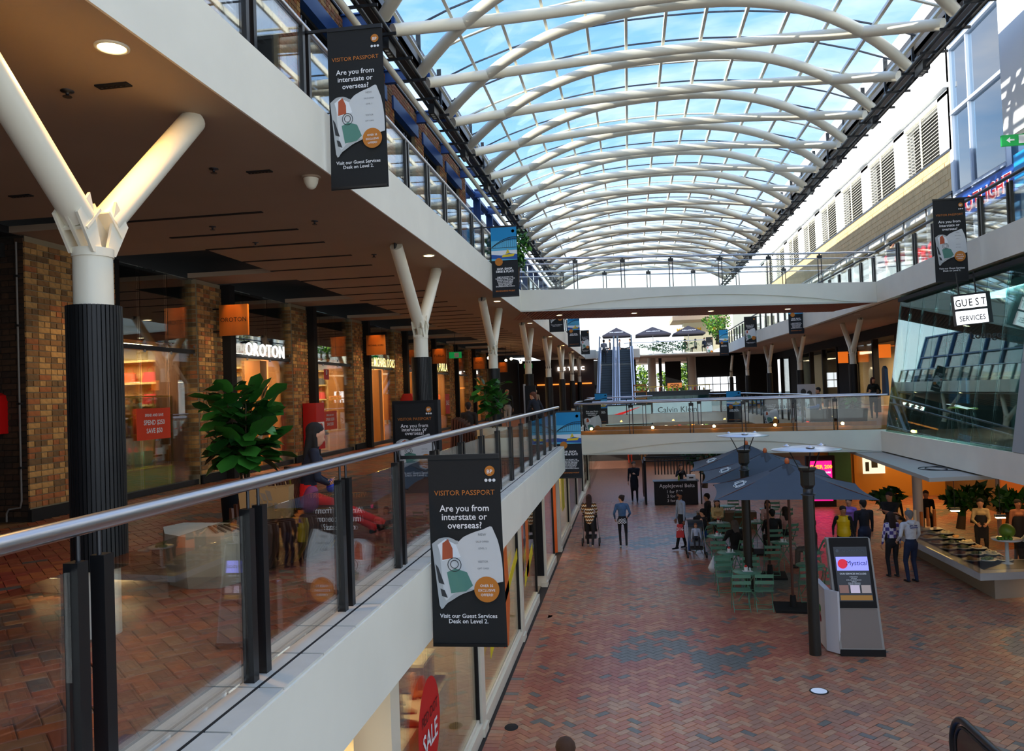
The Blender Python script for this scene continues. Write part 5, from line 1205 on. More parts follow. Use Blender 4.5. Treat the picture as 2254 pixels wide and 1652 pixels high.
fig_plant('low leafy plant in a planter on the right walkway', (8.3, 31.6, 3.9), .75, .5, 30, 1.3, 8)
fig_plant('small bright leafy plant farther along the right walkway', (7.4, 42.5, 3.9), .6, .6, 24, 1.5, 9)
foliage('top_level_shrub', (-3.2, 23.0, 9.15), .62, 900, 'dense green shrub overhanging the top left rail beside the footbridge', [LEAF, LEAF2, mat('leaf_bright', S(90, 150, 40), .5)], .09, 21, 'plant', (.7, .8, 1.1), trunk=8.15)
foliage('terrace_tree', (6.6, 60.5, 9.6), .95, 900, 'bright green small tree on the far right top level', [LEAF, mat('leaf_bright', S(90, 150, 40), .5), TREEG], .12, 22, 'tree', (1, 1, 1.2), trunk=8.1)
foliage('dark_shrub', (3.3, 38.0, 1.9), .95, 1300, 'large dark leafy planting behind the belt stall', [LEAF2, mat('leaf_dark', S(22, 46, 24), .6)], .12, 23, 'plant', (1.3, 1, .9), trunk=.3)
foliage('terrace_hedge', (3.5, 72.2, 8.7), .8, 900, 'thin leafy hedge along the far terrace balustrade', [LEAF2, LEAF], .1, 24, 'plant', (3.0, .3, .7))
for i, (x, y) in enumerate(((8.0, 26.9), (9.8, 26.0), (11.0, 25.6), (10.6, 27.0))):
    foliage('spiky_planting', (x, y, 1.25), .42, 160, 'dark strappy plants beyond the food counter, %s from the left' % (['first']+ords)[i], [LEAF2], .2, 30+i, 'plant', (1, 1, .8), trunk=.4)
t = thing('planter_pot', (-4.75, 9.3, 3.452), 'dark rounded pot holding the tall fig behind the bench', 'pot'); m = MB(); m.lathe((0, 0, 0), [(.2, 0), (.28, .1), (.3, .45), (.27, .47), (.25, .44), (.0, .43)], 24); m.build('pot', BLACKM, t, False)
t = thing('planter_box', (-3.5, 20.3, 3.452), 'white low planter box holding the second fig plant', 'planter'); m = MB(); m.lathe((0, 0, 0), [(.35, 0), (.4, .1), (.45, .68), (.42, .7), (.40, .64), (0, .64)], 32); m.build('body', CONC, t, False)
for i, (x, y) in enumerate(((8.3, 31.6), (7.4, 42.5))):
    t = thing('planter_drum', (x, y, 3.46), 'dark drum planter on the right walkway, %s one' % ('nearer' if i == 0 else 'farther'), 'planter'); m = MB(); m.lathe((0, 0, 0), [(.5, 0), (.55, .5), (.52, .52), (0, .45)], 28); m.build('body', BLACKM, t, False)
t = thing('round_seat_block', (7.65, 33.4, 3.46), 'dark rounded seat block under the seated man on the right walkway', 'seat'); m = MB(); m.lathe((0, 0, 0), [(.6, 0), (.7, .2), (.7, .46), (0, .47)], 28); m.build('body', mat('seat_block', S(60, 56, 44), .7), t, False)
m = MB(); m.box(2.2, 28.6, 0, 4.2, 29.1, .6); tag(m.build('planter_trough', mat('trough_tan', S(120, 96, 70), .7)), 'tan planter trough behind the cafe tables', 'planter')

# ------------------------------------------------------------------ curved slatted bench
t = thing('curved_bench', (-3.6, 7.6, 3.452), 'curved bench of dark timber and brass slats with a cast stone end', 'bench')
# arc: centreline of the seat, from the stone end (near) sweeping to the far end
def arc(u): # u 0..1
    th = math.radians(-68+128*u); return Vector((-4.35+1.12*math.cos(th), 7.75+1.38*math.sin(th), 3.452)), Vector((math.cos(th), math.sin(th)*.9, 0)).normalized()
NS = 46
for i in range(NS):
    u = .1+.9*i/(NS-1); c, nrm = arc(u); tan = Vector((-nrm.y, nrm.x, 0)); brass = i % 9 in (4,)
    prof = [(.02, .0), (.16, .05), (.27, .2), (.30, .38), (.28, .455), (-.17, .455), (-.2, .43)]
    if i > 14: prof += [(-.26, .43+.38), (-.31, .43+.38), (-.30, .05)]
    elif i > 4: prof += [(-.22, .43+.03*i), (-.27, .43+.03*i), (-.30, .05)]
    else: prof += [(-.30, .40), (-.28, .05)]
    m = MB(); m.prism([c+nrm*r+Vector((0, 0, z))-tan*.011 for r, z in prof], tan*.022); m.build('slat', BRASS if brass else DKWOOD, t)
m = MB()
for u0 in range(20):
    u = .1+.9*u0/19; c, nrm = arc(u); tan = Vector((-nrm.y, nrm.x, 0)); m.obox(c+Vector((0, 0, .25)), tan*.07, nrm*.08, (0, 0, .12))
m.build('frame', BLACKM, t)
c0, n0 = arc(.09)
m = MB(); outer = []; 
prof = [(-3.5, 6.32), (-3.42, 6.6), (-3.62, 6.9), (-4.15, 6.95), (-4.2, 6.75), (-4.0, 6.45), (-3.75, 6.3)]
lv = [(.0, .88), (.1, .97), (.25, 1.0), (.36, 1.0), (.42, .99)]
cx_, cy_ = -3.8, 6.6; vs_ = []
for z, k in lv: vs_ += [(cx_+(x-cx_)*k*1.22, cy_+(y-cy_)*k*1.22, 3.452+z*1.06) for x, y in prof]
n = len(prof); fs = [(j*n+i, j*n+(i+1) % n, (j+1)*n+(i+1) % n, (j+1)*n+i) for j in range(len(lv)-1) for i in range(n)]+[tuple(reversed(range(n))), tuple(range((len(lv)-1)*n, len(lv)*n))]
m.add(vs_, fs); m.build('stone_end', CONC, t)
# second bench (back seen, timber)
t = thing('slatted_bench', (-4.3, 21.6, 3.452), 'wooden slatted bench back with orange lit end near the second fig', 'bench')
for i in range(12):
    m = MB(); x = -4.75+.07*i; m.prism([(x, 20.6+.03*i, 3.46), (x, 21.5, 3.46), (x, 21.45, 4.42-.006*i*i), (x, 20.9, 4.38-.006*i*i)], (.05, 0, 0)); m.build('slat', mat('bench_brown', S(96, 48, 24), .5) if i < 9 else WOOD, t)  # end slats take a brighter timber; the lit look is colour only
# bags on bench
KRAFT = mat('kraft_paper', S(150, 116, 70), .8, var=.06, scale=3)
t = thing('paper_shopping_bag', (-3.42, 7.15, 3.915), 'tall brown paper shopping bag with pale three-stripe logo on the bench', 'bag')
m = MB(); m.add([(-3.62, 6.98, 3.915), (-3.2, 7.08, 3.915), (-3.24, 7.28, 3.915), (-3.66, 7.18, 3.915), (-3.64, 6.97, 4.19), (-3.19, 7.08, 4.21), (-3.23, 7.29, 4.21), (-3.67, 7.18, 4.19)], [(0, 3, 2, 1), (0, 1, 5, 4), (1, 2, 6, 5), (2, 3, 7, 6), (3, 0, 4, 7)]); m.build('body', KRAFT, t)
r_ = Vector((.42, .10, 0)).normalized()
m = MB()
for k in range(3): b = Vector((-3.46+.045*k, 7.012+.011*k, 4.09)); m.poly([b, b+r_*.035, b+r_*.035+Vector((-.02, -.003, .04+.022*k)), b+Vector((-.035, -.006, .055+.022*k))])
m.text('adidas', (-3.41, 7.02, 4.02), .10, tuple(r_), (0, -.0, 1), bold=.01); m.build('logo_print', mat('logo_grey', S(120, 104, 84), .8), t)
m = MB()
for yy in (7.0, 7.22): m.tube([(-3.55, yy+.01, 4.18), (-3.52, yy, 4.27), (-3.42, yy+.03, 4.31), (-3.32, yy+.05, 4.27), (-3.3, yy+.05, 4.2)], .005, 6)
m.build('handle', KRAFT, t)
t = thing('purple_bag', (-3.12, 7.5, 3.915), 'plum coloured cloth bag beside the brown paper bag', 'bag'); m = MB(); capsule(m, (-3.16, 7.48, 3.99), (-3.14, 7.5, 4.1), .095, .07); hm = remesh(m, .015, 3, 'body'); hm.materials.append(mat('plum_cloth', S(110, 44, 84), .7)); link('body', hm, t)
t = thing('blue_pouch', (-2.9, 7.8, 4.1), 'small blue and black pouch held in the seated woman\'s hands', 'pouch'); m = MB(); capsule(m, (-3.20, 8.17, 4.07), (-3.19, 8.18, 4.13), .055, .035); hm = remesh(m, .01, 2, 'body'); hm.materials.append(mat('royal_blue_cloth', S(30, 60, 180), .6)); link('body', hm, t)

# ------------------------------------------------------------------ banners
CLOTHK = mat('banner_black', S(19, 21, 22), .75); PAGE = mat('banner_page', S(176, 180, 180), .7); PAGE2 = mat('banner_page_light', S(205, 208, 208), .7); STICK = mat('banner_orange', S(190, 116, 34), .7)
SKYB = mat('banner_sky', S(90, 180, 216), .7); SKYB2 = mat('banner_sky_deep', S(20, 140, 196), .7); NAVY = mat('banner_navy', S(18, 22, 28), .75)
PALM = {k: mat('print_'+k, c, .7) for k, c in dict(green=S(84, 134, 120), skin=S(178, 84, 50), dark=S(50, 52, 54), sea=S(40, 86, 160), yellow=S(224, 196, 40), white=S(230, 234, 236), grey=S(120, 124, 126)).items()}
def banner(kind, x0, x1, y, z0, z1, label, postx=None, group=None, detail=2, name='banner', arm=True):
    t = thing(name, ((x0+x1)/2, y, z0), label, 'banner', group); w = x1-x0; h = z1-z0
    m = MB(); n = 6
    rows = []
    for i in range(n+1):
        v = i/n; rows.append([(x0-.01*(1-v), y+.008*math.sin(v*5), z0+h*v), (x1+.015*(1-v), y+.008*math.sin(v*5+1), z0+h*v)])
    for i in range(n): m.poly([rows[i][0], rows[i][1], rows[i+1][1], rows[i+1][0]])
    for i in range(n): m.poly([(p[0], p[1]+.004, p[2]) for p in (rows[i][0], rows[i+1][0], rows[i+1][1], rows[i][1])])
    m.build('cloth', CLOTHK if kind == 'passport' else NAVY, t)
    yy = y-.014; F = lambda u, v: (x0+w*u, yy, z0+h*v); G = lambda u, v, d: (x0+w*u, yy-d, z0+h*v)
    if arm:
        m = MB()
        if postx is not None: sgn = 1 if postx < x0 else -1; m.bar((postx, y, z1+.01), (x1 if sgn > 0 else x0, y, z1+.01), .025, .03)
        m.bar((x0, y, z1+.0), (x1, y, z1+.0), .03, .035); m.bar((x0, y, z0+.02), (x1, y, z0+.02), .02, .025); m.build('bracket_arm', BLACK, t)
    if kind == 'passport':
        m = MB(); m.disc(F(.865, .925), w*.07, (1, 0, 0), (0, 0, 1)); m.build('round_logo', STICK, t)
        if detail:
            m = MB(); m.text('BP', G(.865, .912, .003), w*.075, bold=.01); m.build('logo_lettering', TXTW, t)
            for k in range(3): m = MB(); m.disc(F(.81+.055*k, .876), w*.022, (1, 0, 0), (0, 0, 1), 12); m.build('social_icon', PALM['white'], t)
            m = MB(); m.text('VISITOR PASSPORT', F(.5, .80), w*.098, bold=.0, sx=1.02); m.build('orange_lettering', TXTO, t)
        m = MB()
        for k, l in enumerate(('Are you from', 'interstate or', 'overseas?')): m.text(l, F(.49, .715-.045*k), w*.125, bold=.012)
        for k, l in enumerate(('Visit our Guest Services', 'Desk on Level 2.')): m.text(l, F(.5, .155-.028*k), w*.082, bold=.012)
        m.build('white_lettering', TXTW, t)
        # open booklet
        m = MB()
        def curve(pts, d, mi):
            out = []
            for i in range(len(pts)):
                p0, p1, p2, p3 = pts[i-1], pts[i], pts[(i+1) % len(pts)], pts[(i+2) % len(pts)]
                if len(p1) == 3: out.append(p1[:2]); continue
                for q in range(4):
                    s = q/4; out.append(tuple(.5*(2*p1[k]+(p2[k]-p0[k])*s+(2*p0[k]-5*p1[k]+4*p2[k]-p3[k])*s*s+(3*p1[k]-p0[k]-3*p2[k]+p3[k])*s**3) for k in (0, 1)))
            m.poly([G(u, v, d) for u, v in out], mi)
        curve([(.02, .545, 1), (.12, .572), (.26, .578), (.36, .562), (.40, .548, 1), (.50, .43, 1), (.64, .31, 1), (.56, .298), (.40, .275), (.22, .235), (.10, .222, 1)], 0, 0)
        curve([(.12, .53, 1), (.40, .545, 1), (.64, .305, 1), (.5, .31), (.3, .28), (.17, .262, 1)], .0008, 1)
        curve([(.385, .552, 1), (.46, .578), (.60, .602), (.74, .618), (.87, .632, 1), (.94, .565), (.985, .48), (1.0, .40, 1), (1.0, .345, 1), (.88, .335), (.76, .33), (.645, .30, 1)], .0015, 1)
        m.build('booklet_print', [PAGE, PAGE2], t)
        m = MB(); m.poly([G(.10, .54, .002), G(.21, .57, .002), G(.36, .54, .002), G(.42, .475, .002), G(.16, .455, .002)], 0); m.poly([G(.17, .548, .003), G(.25, .57, .003), G(.31, .52, .003), G(.31, .47, .003), G(.16, .46, .003)], 1)
        m.poly([G(.22, .395, .003), G(.34, .415, .003), G(.5, .395, .003), G(.58, .325, .003), G(.48, .295, .003), G(.27, .285, .003)], 2)
        m.poly([G(.06, .44, .002), G(.1, .42, .002), G(.18, .33, .002), G(.1, .34, .002)], 3); m.poly([G(.12, .31, .002), G(.18, .30, .002), G(.22, .26, .002), G(.14, .27, .002)], 3)
        m.build('booklet_pictures', [PALM['white'], PALM['skin'], PALM['green'], PALM['dark']], t)
        if detail:
            m = MB()
            for r_0, q in ((.085, 0), (.05, .02)):
                pts = [(x0+w*(.33+r_0*1.1*math.cos(a)), yy-.004, z0+h*(.435+r_0*.42*math.sin(a)+q*.1)) for a in [2*math.pi*i/18 for i in range(18)]]; m.tube(pts, w*.005, 4, closed=True)
            m.build('line_drawing', PALM['dark'], t)
            m = MB()
            for k, (l, s_) in enumerate((('NEW', .05), ('SALE OFFER', .035), ('LEVEL 2', .035), ('', .03), ('VISITOR', .04), ('GIFT CARD', .032))): 
                if l: m.text(l, G(.73, .585-.035*k, .004), w*s_)
            m.build('booklet_lettering', PALM['grey'], t)
        m = MB(); m.disc(G(.77, .305, .006), w*.175, (1, 0, 0), (0, 0, 1), 32); m.build('orange_sticker', STICK, t)
        if detail:
            m = MB()
            for k, l in enumerate(('OVER 35', 'EXCLUSIVE', 'OFFERS!')): m.text(l, G(.77, .318-.024*k, .008), w*.048, bold=.008)
            m.build('sticker_lettering', PALM['white'], t)
    else:
        m = MB(); m.poly([F(0, .52), F(1, .52), F(1, .80), F(0, .80)], 0); m.poly([F(0, .80), F(1, .80), F(1, 1), F(0, 1)], 1); m.poly([G(0, .55, .001), G(1, .55, .001), G(1, .66, .001), G(0, .66, .001)], 2)
        m.poly([G(0, .55, .002), G(1, .53, .002), G(1, .60, .002), G(.7, .62, .002), G(.4, .59, .002), G(0, .61, .002)], 3); m.poly([G(.4, .565, .003), G(.85, .57, .003), G(.92, .61, .003), G(.62, .60, .003), G(.45, .60, .003)], 4); m.poly([G(.55, .61, .003), G(.72, .62, .003), G(.64, .68, .003)], 4)
        m.build('harbour_picture', [SKYB, SKYB2, PALM['white'], PALM['sea'], PALM['yellow']], t)
        m = MB()
        ar = lambda u, k: G(u, .69+(.13+.03*k)*(1-((u-.95)/1.0)**2)-(.0 if k == 0 else .0), .004)
        top = [ar(.02+.98*i/12, 1) for i in range(13)]; bot = [ar(.02+.98*i/12, 0) for i in range(13)]
        m.tube(top, w*.010, 4); m.tube(bot, w*.010, 4)
        for i in range(12): m.tube([bot[i], top[i+1]], w*.006, 3); m.tube([top[i], bot[i]], w*.006, 3)
        for i in range(1, 13): m.tube([bot[i], G(.02+.98*i/12, .70, .004)], w*.004, 3)
        m.tube([G(0, .70, .004), G(1, .70, .004)], w*.008, 4); m.build('arch_bridge_print', PALM['dark'], t)
        m = MB(); m.disc(F(.86, .93), w*.06, (1, 0, 0), (0, 0, 1), 20); m.disc(G(.28, .50, .006), w*.15, (1, 0, 0), (0, 0, 1), 28); m.build('orange_sticker', STICK, t)
        m = MB()
        for k, l in enumerate(('HOP, SHOP,', 'DINE & PLAY!')): m.text(l, F(.5, .385-.038*k), w*.115, bold=.03)
        if detail:
            for k, l in enumerate(('JUMP ON BOARD THE', 'SHOPPER HOPPER ON THE', 'MARINA VIA GROUND', 'FLOOR DOORS NEAR', 'JEAN-LOUIS JOSEPH.', 'BOOK ONLINE AT', 'SHOPPERHOPPER.COM.AU')): m.text(l, F(.5, .275-.022*k), w*.062, bold=.02)
        m.build('white_lettering', TXTW, t)
        m = MB(); m.text('BIRKENHEAD POINT', F(.5, .075), w*.082, bold=.01); m.build('orange_lettering', TXTO, t)
    return t
banner('passport', -3.11, -2.49, 8.24, 7.28, 9.03, 'large black visitor passport banner hanging from the top left rail nearest the viewer', -3.38)
banner('passport', -1.82, -1.17, 7.0, 2.76, 4.45, 'largest black visitor passport banner in front of the lower left fascia', -2.08)
banner('harbour', -3.18, -2.55, 19.0, 7.35, 9.06, 'blue arch bridge and ferry banner on the top left level', -3.38)
banner('harbour', -2.05, -1.37, 22.1, 2.60, 4.45, 'blue arch bridge and ferry banner at the lower left handrail', -2.1)
banner('passport', 7.0, 7.68, 19.25, 7.17, 9.05, 'black visitor passport banner on the right top level above the glass lounge', 8.12)
banner('passport', -2.92, -2.38, 30.3, 7.3, 9.0, 'visitor passport banner just beyond the upper footbridge on the left', -3.38, detail=0)
banner('harbour', -3.02, -2.4, 41.0, 7.3, 8.97, 'blue banner second beyond the upper footbridge on the left', -3.38, detail=0)
banner('passport', -3.0, -2.45, 52.0, 7.4, 8.95, 'dark passport banner third beyond the upper footbridge on the left', -3.38, detail=0)
banner('harbour', 7.3, 7.95, 37.6, 7.25, 9.0, 'navy banner just beyond the upper footbridge on the right', 8.1, detail=1)
banner('passport', 6.75, 7.4, 47.6, 7.2, 8.95, 'passport banner second beyond the upper footbridge on the right', 7.7, detail=0)
banner('harbour', 6.3, 6.9, 56.5, 7.1, 8.9, 'blue banner third beyond the upper footbridge on the right', 7.6, detail=0)
banner('passport', 6.5, 7.05, 68, 7.4, 9.1, 'passport banner fourth beyond the upper footbridge on the right', 7.5, detail=0)
banner('passport', -1.95, -1.2, 33.5, 2.9, 4.6, 'passport banner behind the lower footbridge glass on the left', -2.05, detail=0)
banner('harbour', -1.85, -1.2, 43.0, 3.2, 4.85, 'blue banner deep behind the lower footbridge glass on the left', -2.0, detail=0)
banner('harbour', 5.5, 6.3, 47.0, 2.9, 4.7, 'blue banner behind the lower footbridge glass on the right', 6.5, detail=0)
banner('passport', 5.75, 6.4, 36.0, 2.9, 4.55, 'passport banner behind the lower footbridge glass on the right', 6.65, detail=0)
# floor-standing totem on left walkway
t = thing('directory_totem', (-3.48, 12.6, 3.452), 'dark floor-standing display totem beside the left handrail', 'totem'); m = MB(); m.box(-3.83, 12.53, 3.46, -3.07, 12.75, 4.95); m.build('body', BLACKM, t)
banner('passport', -3.78, -3.12, 12.5, 3.2+.36, 4.9, 'black visitor passport poster on the floor-standing totem', None, arm=False, name='totem_poster')
t = thing('tall_display_totem', (-3.3, 25.0, 3.46), 'tall slim display totem with pale edge near the fourth column', 'totem'); m = MB(); m.box(-3.35, 25.6, 3.46, -3.0, 25.75, 5.25); m.build('body', BLACKM, t); m = MB(); m.box(-3.4, 25.58, 3.46, -3.35, 25.78, 5.3); m.build('edge', STEEL, t)

# ------------------------------------------------------------------ left shops, upper walkway
bays = [(PIERS[i][1], PIERS[i+1][0]) for i in range(9)]
for i, (a, b) in enumerate(bays):
    t = thing('window_%d' % (1+i), (-8.45, a, 3.45), 'glass shopfront between brick piers of the left walkway, %s bay' % (['first']+ords)[i], 'window', kind='structure')
    n = 3 if i in (0, 2, 4, 5) else 2; x = -8.52
    segs = [(a, a+(b-a)/3), (a+(b-a)/3, a+2*(b-a)/3), (a+2*(b-a)/3, b)]
    dooridx = 1 if i in (1, 3, 4) else None
    for k, (p, q) in enumerate(segs):
        if k == dooridx: continue
        m = MB(); m.box(x, p+.01, 3.55, x+.015, q-.01, 6.02); m.build('pane', SHOPGLASS, t)
    for k, (p, q) in enumerate(segs): m = MB(); m.box(x, p+.01, 6.1, x+.015, q-.01, 7.5); m.build('upper_pane', SHOPGLASS, t)
    m = MB(); m.box(x-.03, a, 6.02, x+.05, b, 6.1); m.box(x-.05, a, 3.45, x+.06, b, 3.55); m.build('transom', DARKSTEEL, t)
    m = MB(); m.box(x-.05, a+.01, 3.45, x+.12, a+.13, 7.5)
    if i: m.box(-8.42, a-.02, 3.45, -8.2, a+.2, 7.5)
    m.build('post', BLACKM, t)
    for k in range(4):
        y = a+(b-a)*(.02+k/3.1); m = MB(); m.cyl((x+.05, y, 6.0), (x+.07, y, 6.0), .03, n=10); m.cyl((x+.05, y, 6.16), (x+.07, y, 6.16), .03, n=10); m.build('patch_fitting', STEEL, t)
    m = MB(); m.box(-8.8, a, 6.35, -8.7, b, 7.5); m.build('bulkhead', DARKWALL, t)
    # timber lining portal behind glass
    m = MB(); m.box(-8.9, a+.1, 6.2, -8.62, b-.1, 6.35); m.box(-9.1, b-.35, 3.46, -8.6, b-.25, 6.2)
    if dooridx: m.box(-9.0, segs[1][1]-.35, 3.46, -8.55, segs[1][1], 6.0)
    m.build('timber_portal', WOOD if i not in (0,) else mat('timber_dark', S(110, 66, 34), .5), t)
mb = MB(); mb.box(-11.6, 9, 3.45, -11.5, 64, 7.5, 0)
for i in range(9): y = PIERS[i+1][0]+.3; mb.box(-11.5, y, 3.45, -9.0, y+.15, 7.4, 1)
structure('wall_left_shop_back', mb, [mat('shop_back_wall', S(206, 160, 84), .7), CREAM], 'warm lit back walls of the left walkway shops')
# shelving with bags (bays 1-3)
SHW = mat('shelf_pale_timber', S(214, 180, 116), .5)
def shelf_unit(label, x, y0, y1, zs, depth=.4, name='wall_shelving'):
    t = thing(name, (x, y0, 3.46), label, 'shelving')
    for z in zs: m = MB(); m.box(x, y0, z, x+depth, y1, z+.04); m.build('shelf', SHW, t)
    for y in (y0, (y0+y1)/2, y1-.04): m = MB(); m.box(x, y, 3.46, x+depth, y+.04, zs[-1]+.04); m.build('upright', SHW, t)
    return t
def handbag(c, w, h, d, m_, label, rz=0., group=None, first={}):
    t = thing('handbag', c, label, 'handbag', group, rz); k = (w, h, d, m_.name)
    if k not in first:
        mb_ = MB(); mb_.add([(-w/2, -d/2, 0), (w/2, -d/2, 0), (w/2, d/2, 0), (-w/2, d/2, 0), (-w*.4, -d*.2, h), (w*.4, -d*.2, h), (w*.4, d*.2, h), (-w*.4, d*.2, h)], [(0, 3, 2, 1), (4, 5, 6, 7), (0, 1, 5, 4), (1, 2, 6, 5), (2, 3, 7, 6), (3, 0, 4, 7)])
        hm_ = MB(); hm_.tube([(-w*.25, 0, h*.95), (-w*.22, 0, h*1.35), (0, 0, h*1.55), (w*.22, 0, h*1.35), (w*.25, 0, h*.95)], .008, 6)
        first[k] = (mb_.mesh('body', m_), hm_.mesh('handle', m_))
    link('body', first[k][0], t, False); link('handle', first[k][1], t, False); return t
BAGC = [mat('bag_red', S(200, 34, 20), .45), mat('bag_orange', S(226, 90, 24), .45), mat('bag_dark', S(36, 26, 24), .45), mat('bag_tan', S(150, 96, 50), .5), mat('bag_mint', S(140, 214, 180), .5), mat('bag_navy', S(30, 36, 70), .5)]
GING = check_mat('gingham_black_cream', S(24, 22, 20), S(226, 216, 190), 22)
rw = ['red', 'orange', 'dark brown', 'tan', 'mint green', 'navy']
for bi, (a, b) in enumerate(bays[:4]):
    yw = PIERS[bi+1][0]+.3; zs = [3.95, 4.5, 5.02, 5.46, 5.9]; od = (['first']+ords)[bi]
    t = thing('wall_shelving', (-10.3, yw-.2, 3.46), 'pale timber wall shelving with bags in the %s left shop' % od, 'shelving')
    for z in zs: m = MB(); m.box(-11.3, yw-.38, z, -9.2, yw, z+.04); m.build('shelf', SHW, t)
    for x in (-11.3, -10.27, -9.24): m = MB(); m.box(x, yw-.38, 3.46, x+.04, yw, 5.94); m.build('upright', SHW, t)
    m = MB(); m.box(-11.3, yw-.03, 3.46, -9.2, yw-.005, 5.94); m.build('back_panel', mat('shelf_back_amber', S(226, 176, 96), .6), t)
    rr = random.Random(bi)
    for zi, z in enumerate(zs[:-1]):
        for k, x in enumerate((-11.0, -10.55, -9.95, -9.5)):
            ci = rr.choice((0, 0, 1, 2, 3)) if bi < 2 else rr.choice((2, 3, 5, 0))
            handbag((x, yw-.2, z+.045), .3, .2, .14, BAGC[ci], '%s handbag, %s from left on the %s shelf of the %s left shop' % (rw[ci], ONES[k], ('lowest', 'second', 'third', 'top')[zi], od), 0, 'bags on shelves of the left shops')
# glass cabinet in first shop window
t = thing('display_cabinet', (-9.0, 12.8, 3.46), 'brass-edged glass display cabinet on a lime plinth in the first left shop window', 'cabinet')
m = MB(); m.box(-9.5, 12.3, 3.48, -8.75, 14.35, 3.86); m.build('plinth', mat('lime_plinth', S(150, 160, 20), .5), t)
m = MB()
for y in (12.35, 13.05, 13.7, 14.3):
    for x in (-9.45, -8.8): m.box(x, y, 3.86, x+.025, y+.025, 5.2)
for z in (3.86, 4.5, 4.85, 5.19):
    for x in (-9.45, -8.8): m.box(x, 12.35, z, x+.025, 14.32, z+.02)
m.build('brass_frame', BRASS, t)
for z in (4.5, 4.85): m = MB(); m.box(-9.45, 12.37, z+.02, -8.8, 14.3, z+.03); m.build('glass_shelf', GLASS, t)
m = MB(); m.box(-8.79, 12.37, 3.9, -8.785, 14.3, 5.18); m.build('glass_front', SHOPGLASS, t)
for i, (y, z, w, h, mm, l) in enumerate(((12.75, 3.89, .36, .34, GING, 'left gingham check tote bag in the cabinet bottom'), (13.15, 3.89, .40, .38, GING, 'right gingham check tote bag in the cabinet bottom'), (13.62, 3.89, .28, .28, BAGC[4], 'left mint green tote bag in the cabinet bottom'), (13.98, 3.89, .28, .28, BAGC[4], 'right mint green tote bag in the cabinet bottom'),
    (12.6, 4.53, .32, .3, BAGC[0], 'left red tote bag on the cabinet middle shelf'), (13.0, 4.53, .32, .3, BAGC[0], 'right red tote bag on the cabinet middle shelf'), (13.5, 4.53, .3, .26, BAGC[3], 'tan bag on the cabinet middle shelf'), (13.95, 4.53, .26, .2, GING, 'small gingham bag on the cabinet middle shelf'), (12.9, 4.88, .3, .2, BAGC[2], 'dark bag on the cabinet upper shelf'), (13.6, 4.88, .3, .2, BAGC[3], 'brown bag on the cabinet upper shelf'))):
    handbag((-9.1, y, z), w, h, .14, mm, l, PI/2-.2)
def poster(label, x, y0, y1, z0, z1, lines, m_, name='sale_poster', size=.1):
    t = thing(name, (x, (y0+y1)/2, z0), label, 'poster'); mb_ = MB(); mb_.box(x, y0, z0, x+.01, y1, z1); mb_.build('panel', m_, t)
    mb_ = MB(); n = len(lines)
    for i, (l, sz) in enumerate(lines): mb_.text(l, (x+.014, (y0+y1)/2, z1-(z1-z0)*(i+1)/(n+.8)), sz, (0, 1, 0), (0, 0, 1), bold=.02)
    mb_.build('lettering', TXTW, t)
    return t
poster('orange-red spend and save poster on the first left shop window', -8.49, 12.73, 13.75, 4.42, 4.98, (('SPEND AND SAVE', .07), ('SPEND $250', .12), ('SAVE $50', .12)), ORANGER)
poster('smaller orange-red spend and save poster on the third left shop window', -8.49, 21.2, 22.26, 4.18, 4.7, (('SPEND AND SAVE', .07), ('SPEND $250', .12), ('SAVE $50', .12)), ORANGER)
poster('tall red sale strip on the fifth left shop window', -8.49, 32.6, 33.4, 4.2, 5.1, (('SALE', .3),), RED)
poster('second tall red sale strip right of the first one on the left shopfronts', -8.3, 35.4, 36.2, 4.2, 5.1, (('SALE', .3),), RED)
poster('small red fire extinguisher sign on the post beside the second left shop', -8.19, 20.62, 20.98, 5.58, 5.86, (('0', .2),), RED, 'fire_sign')
# red fire cabinet
t = thing('fire_extinguisher_cabinet', (-8.2, 19.9, 3.9), 'red fire equipment cabinet on the pier behind the seated woman', 'fire cabinet'); m = MB(); m.box(-8.36, 19.55, 3.75, -8.0, 20.1, 4.95); m.build('cabinet', RED, t)
m = MB(); m.box(-7.995, 19.6, 4.1, -7.99, 20.05, 4.45); m.build('label_plate', TXTW, t); m = MB(); m.disc((-7.985, 19.82, 4.28), .14, (0, 1, 0), (0, 0, 1)); m.build('red_disc', RED, t)
t = thing('red_rounded_cover', (-8.0, 28.6, 3.9), 'red rounded fire cover with white letters on the fourth left pier', 'fire cover'); m = MB(); m.prism([(-8.35, 28.4, 4.2), (-7.85, 28.4, 4.2), (-7.85, 28.4, 4.95), (-7.95, 28.4, 5.15), (-8.25, 28.4, 5.15), (-8.35, 28.4, 4.95)], (0, .3, 0)); m.build('cover', RED, t)
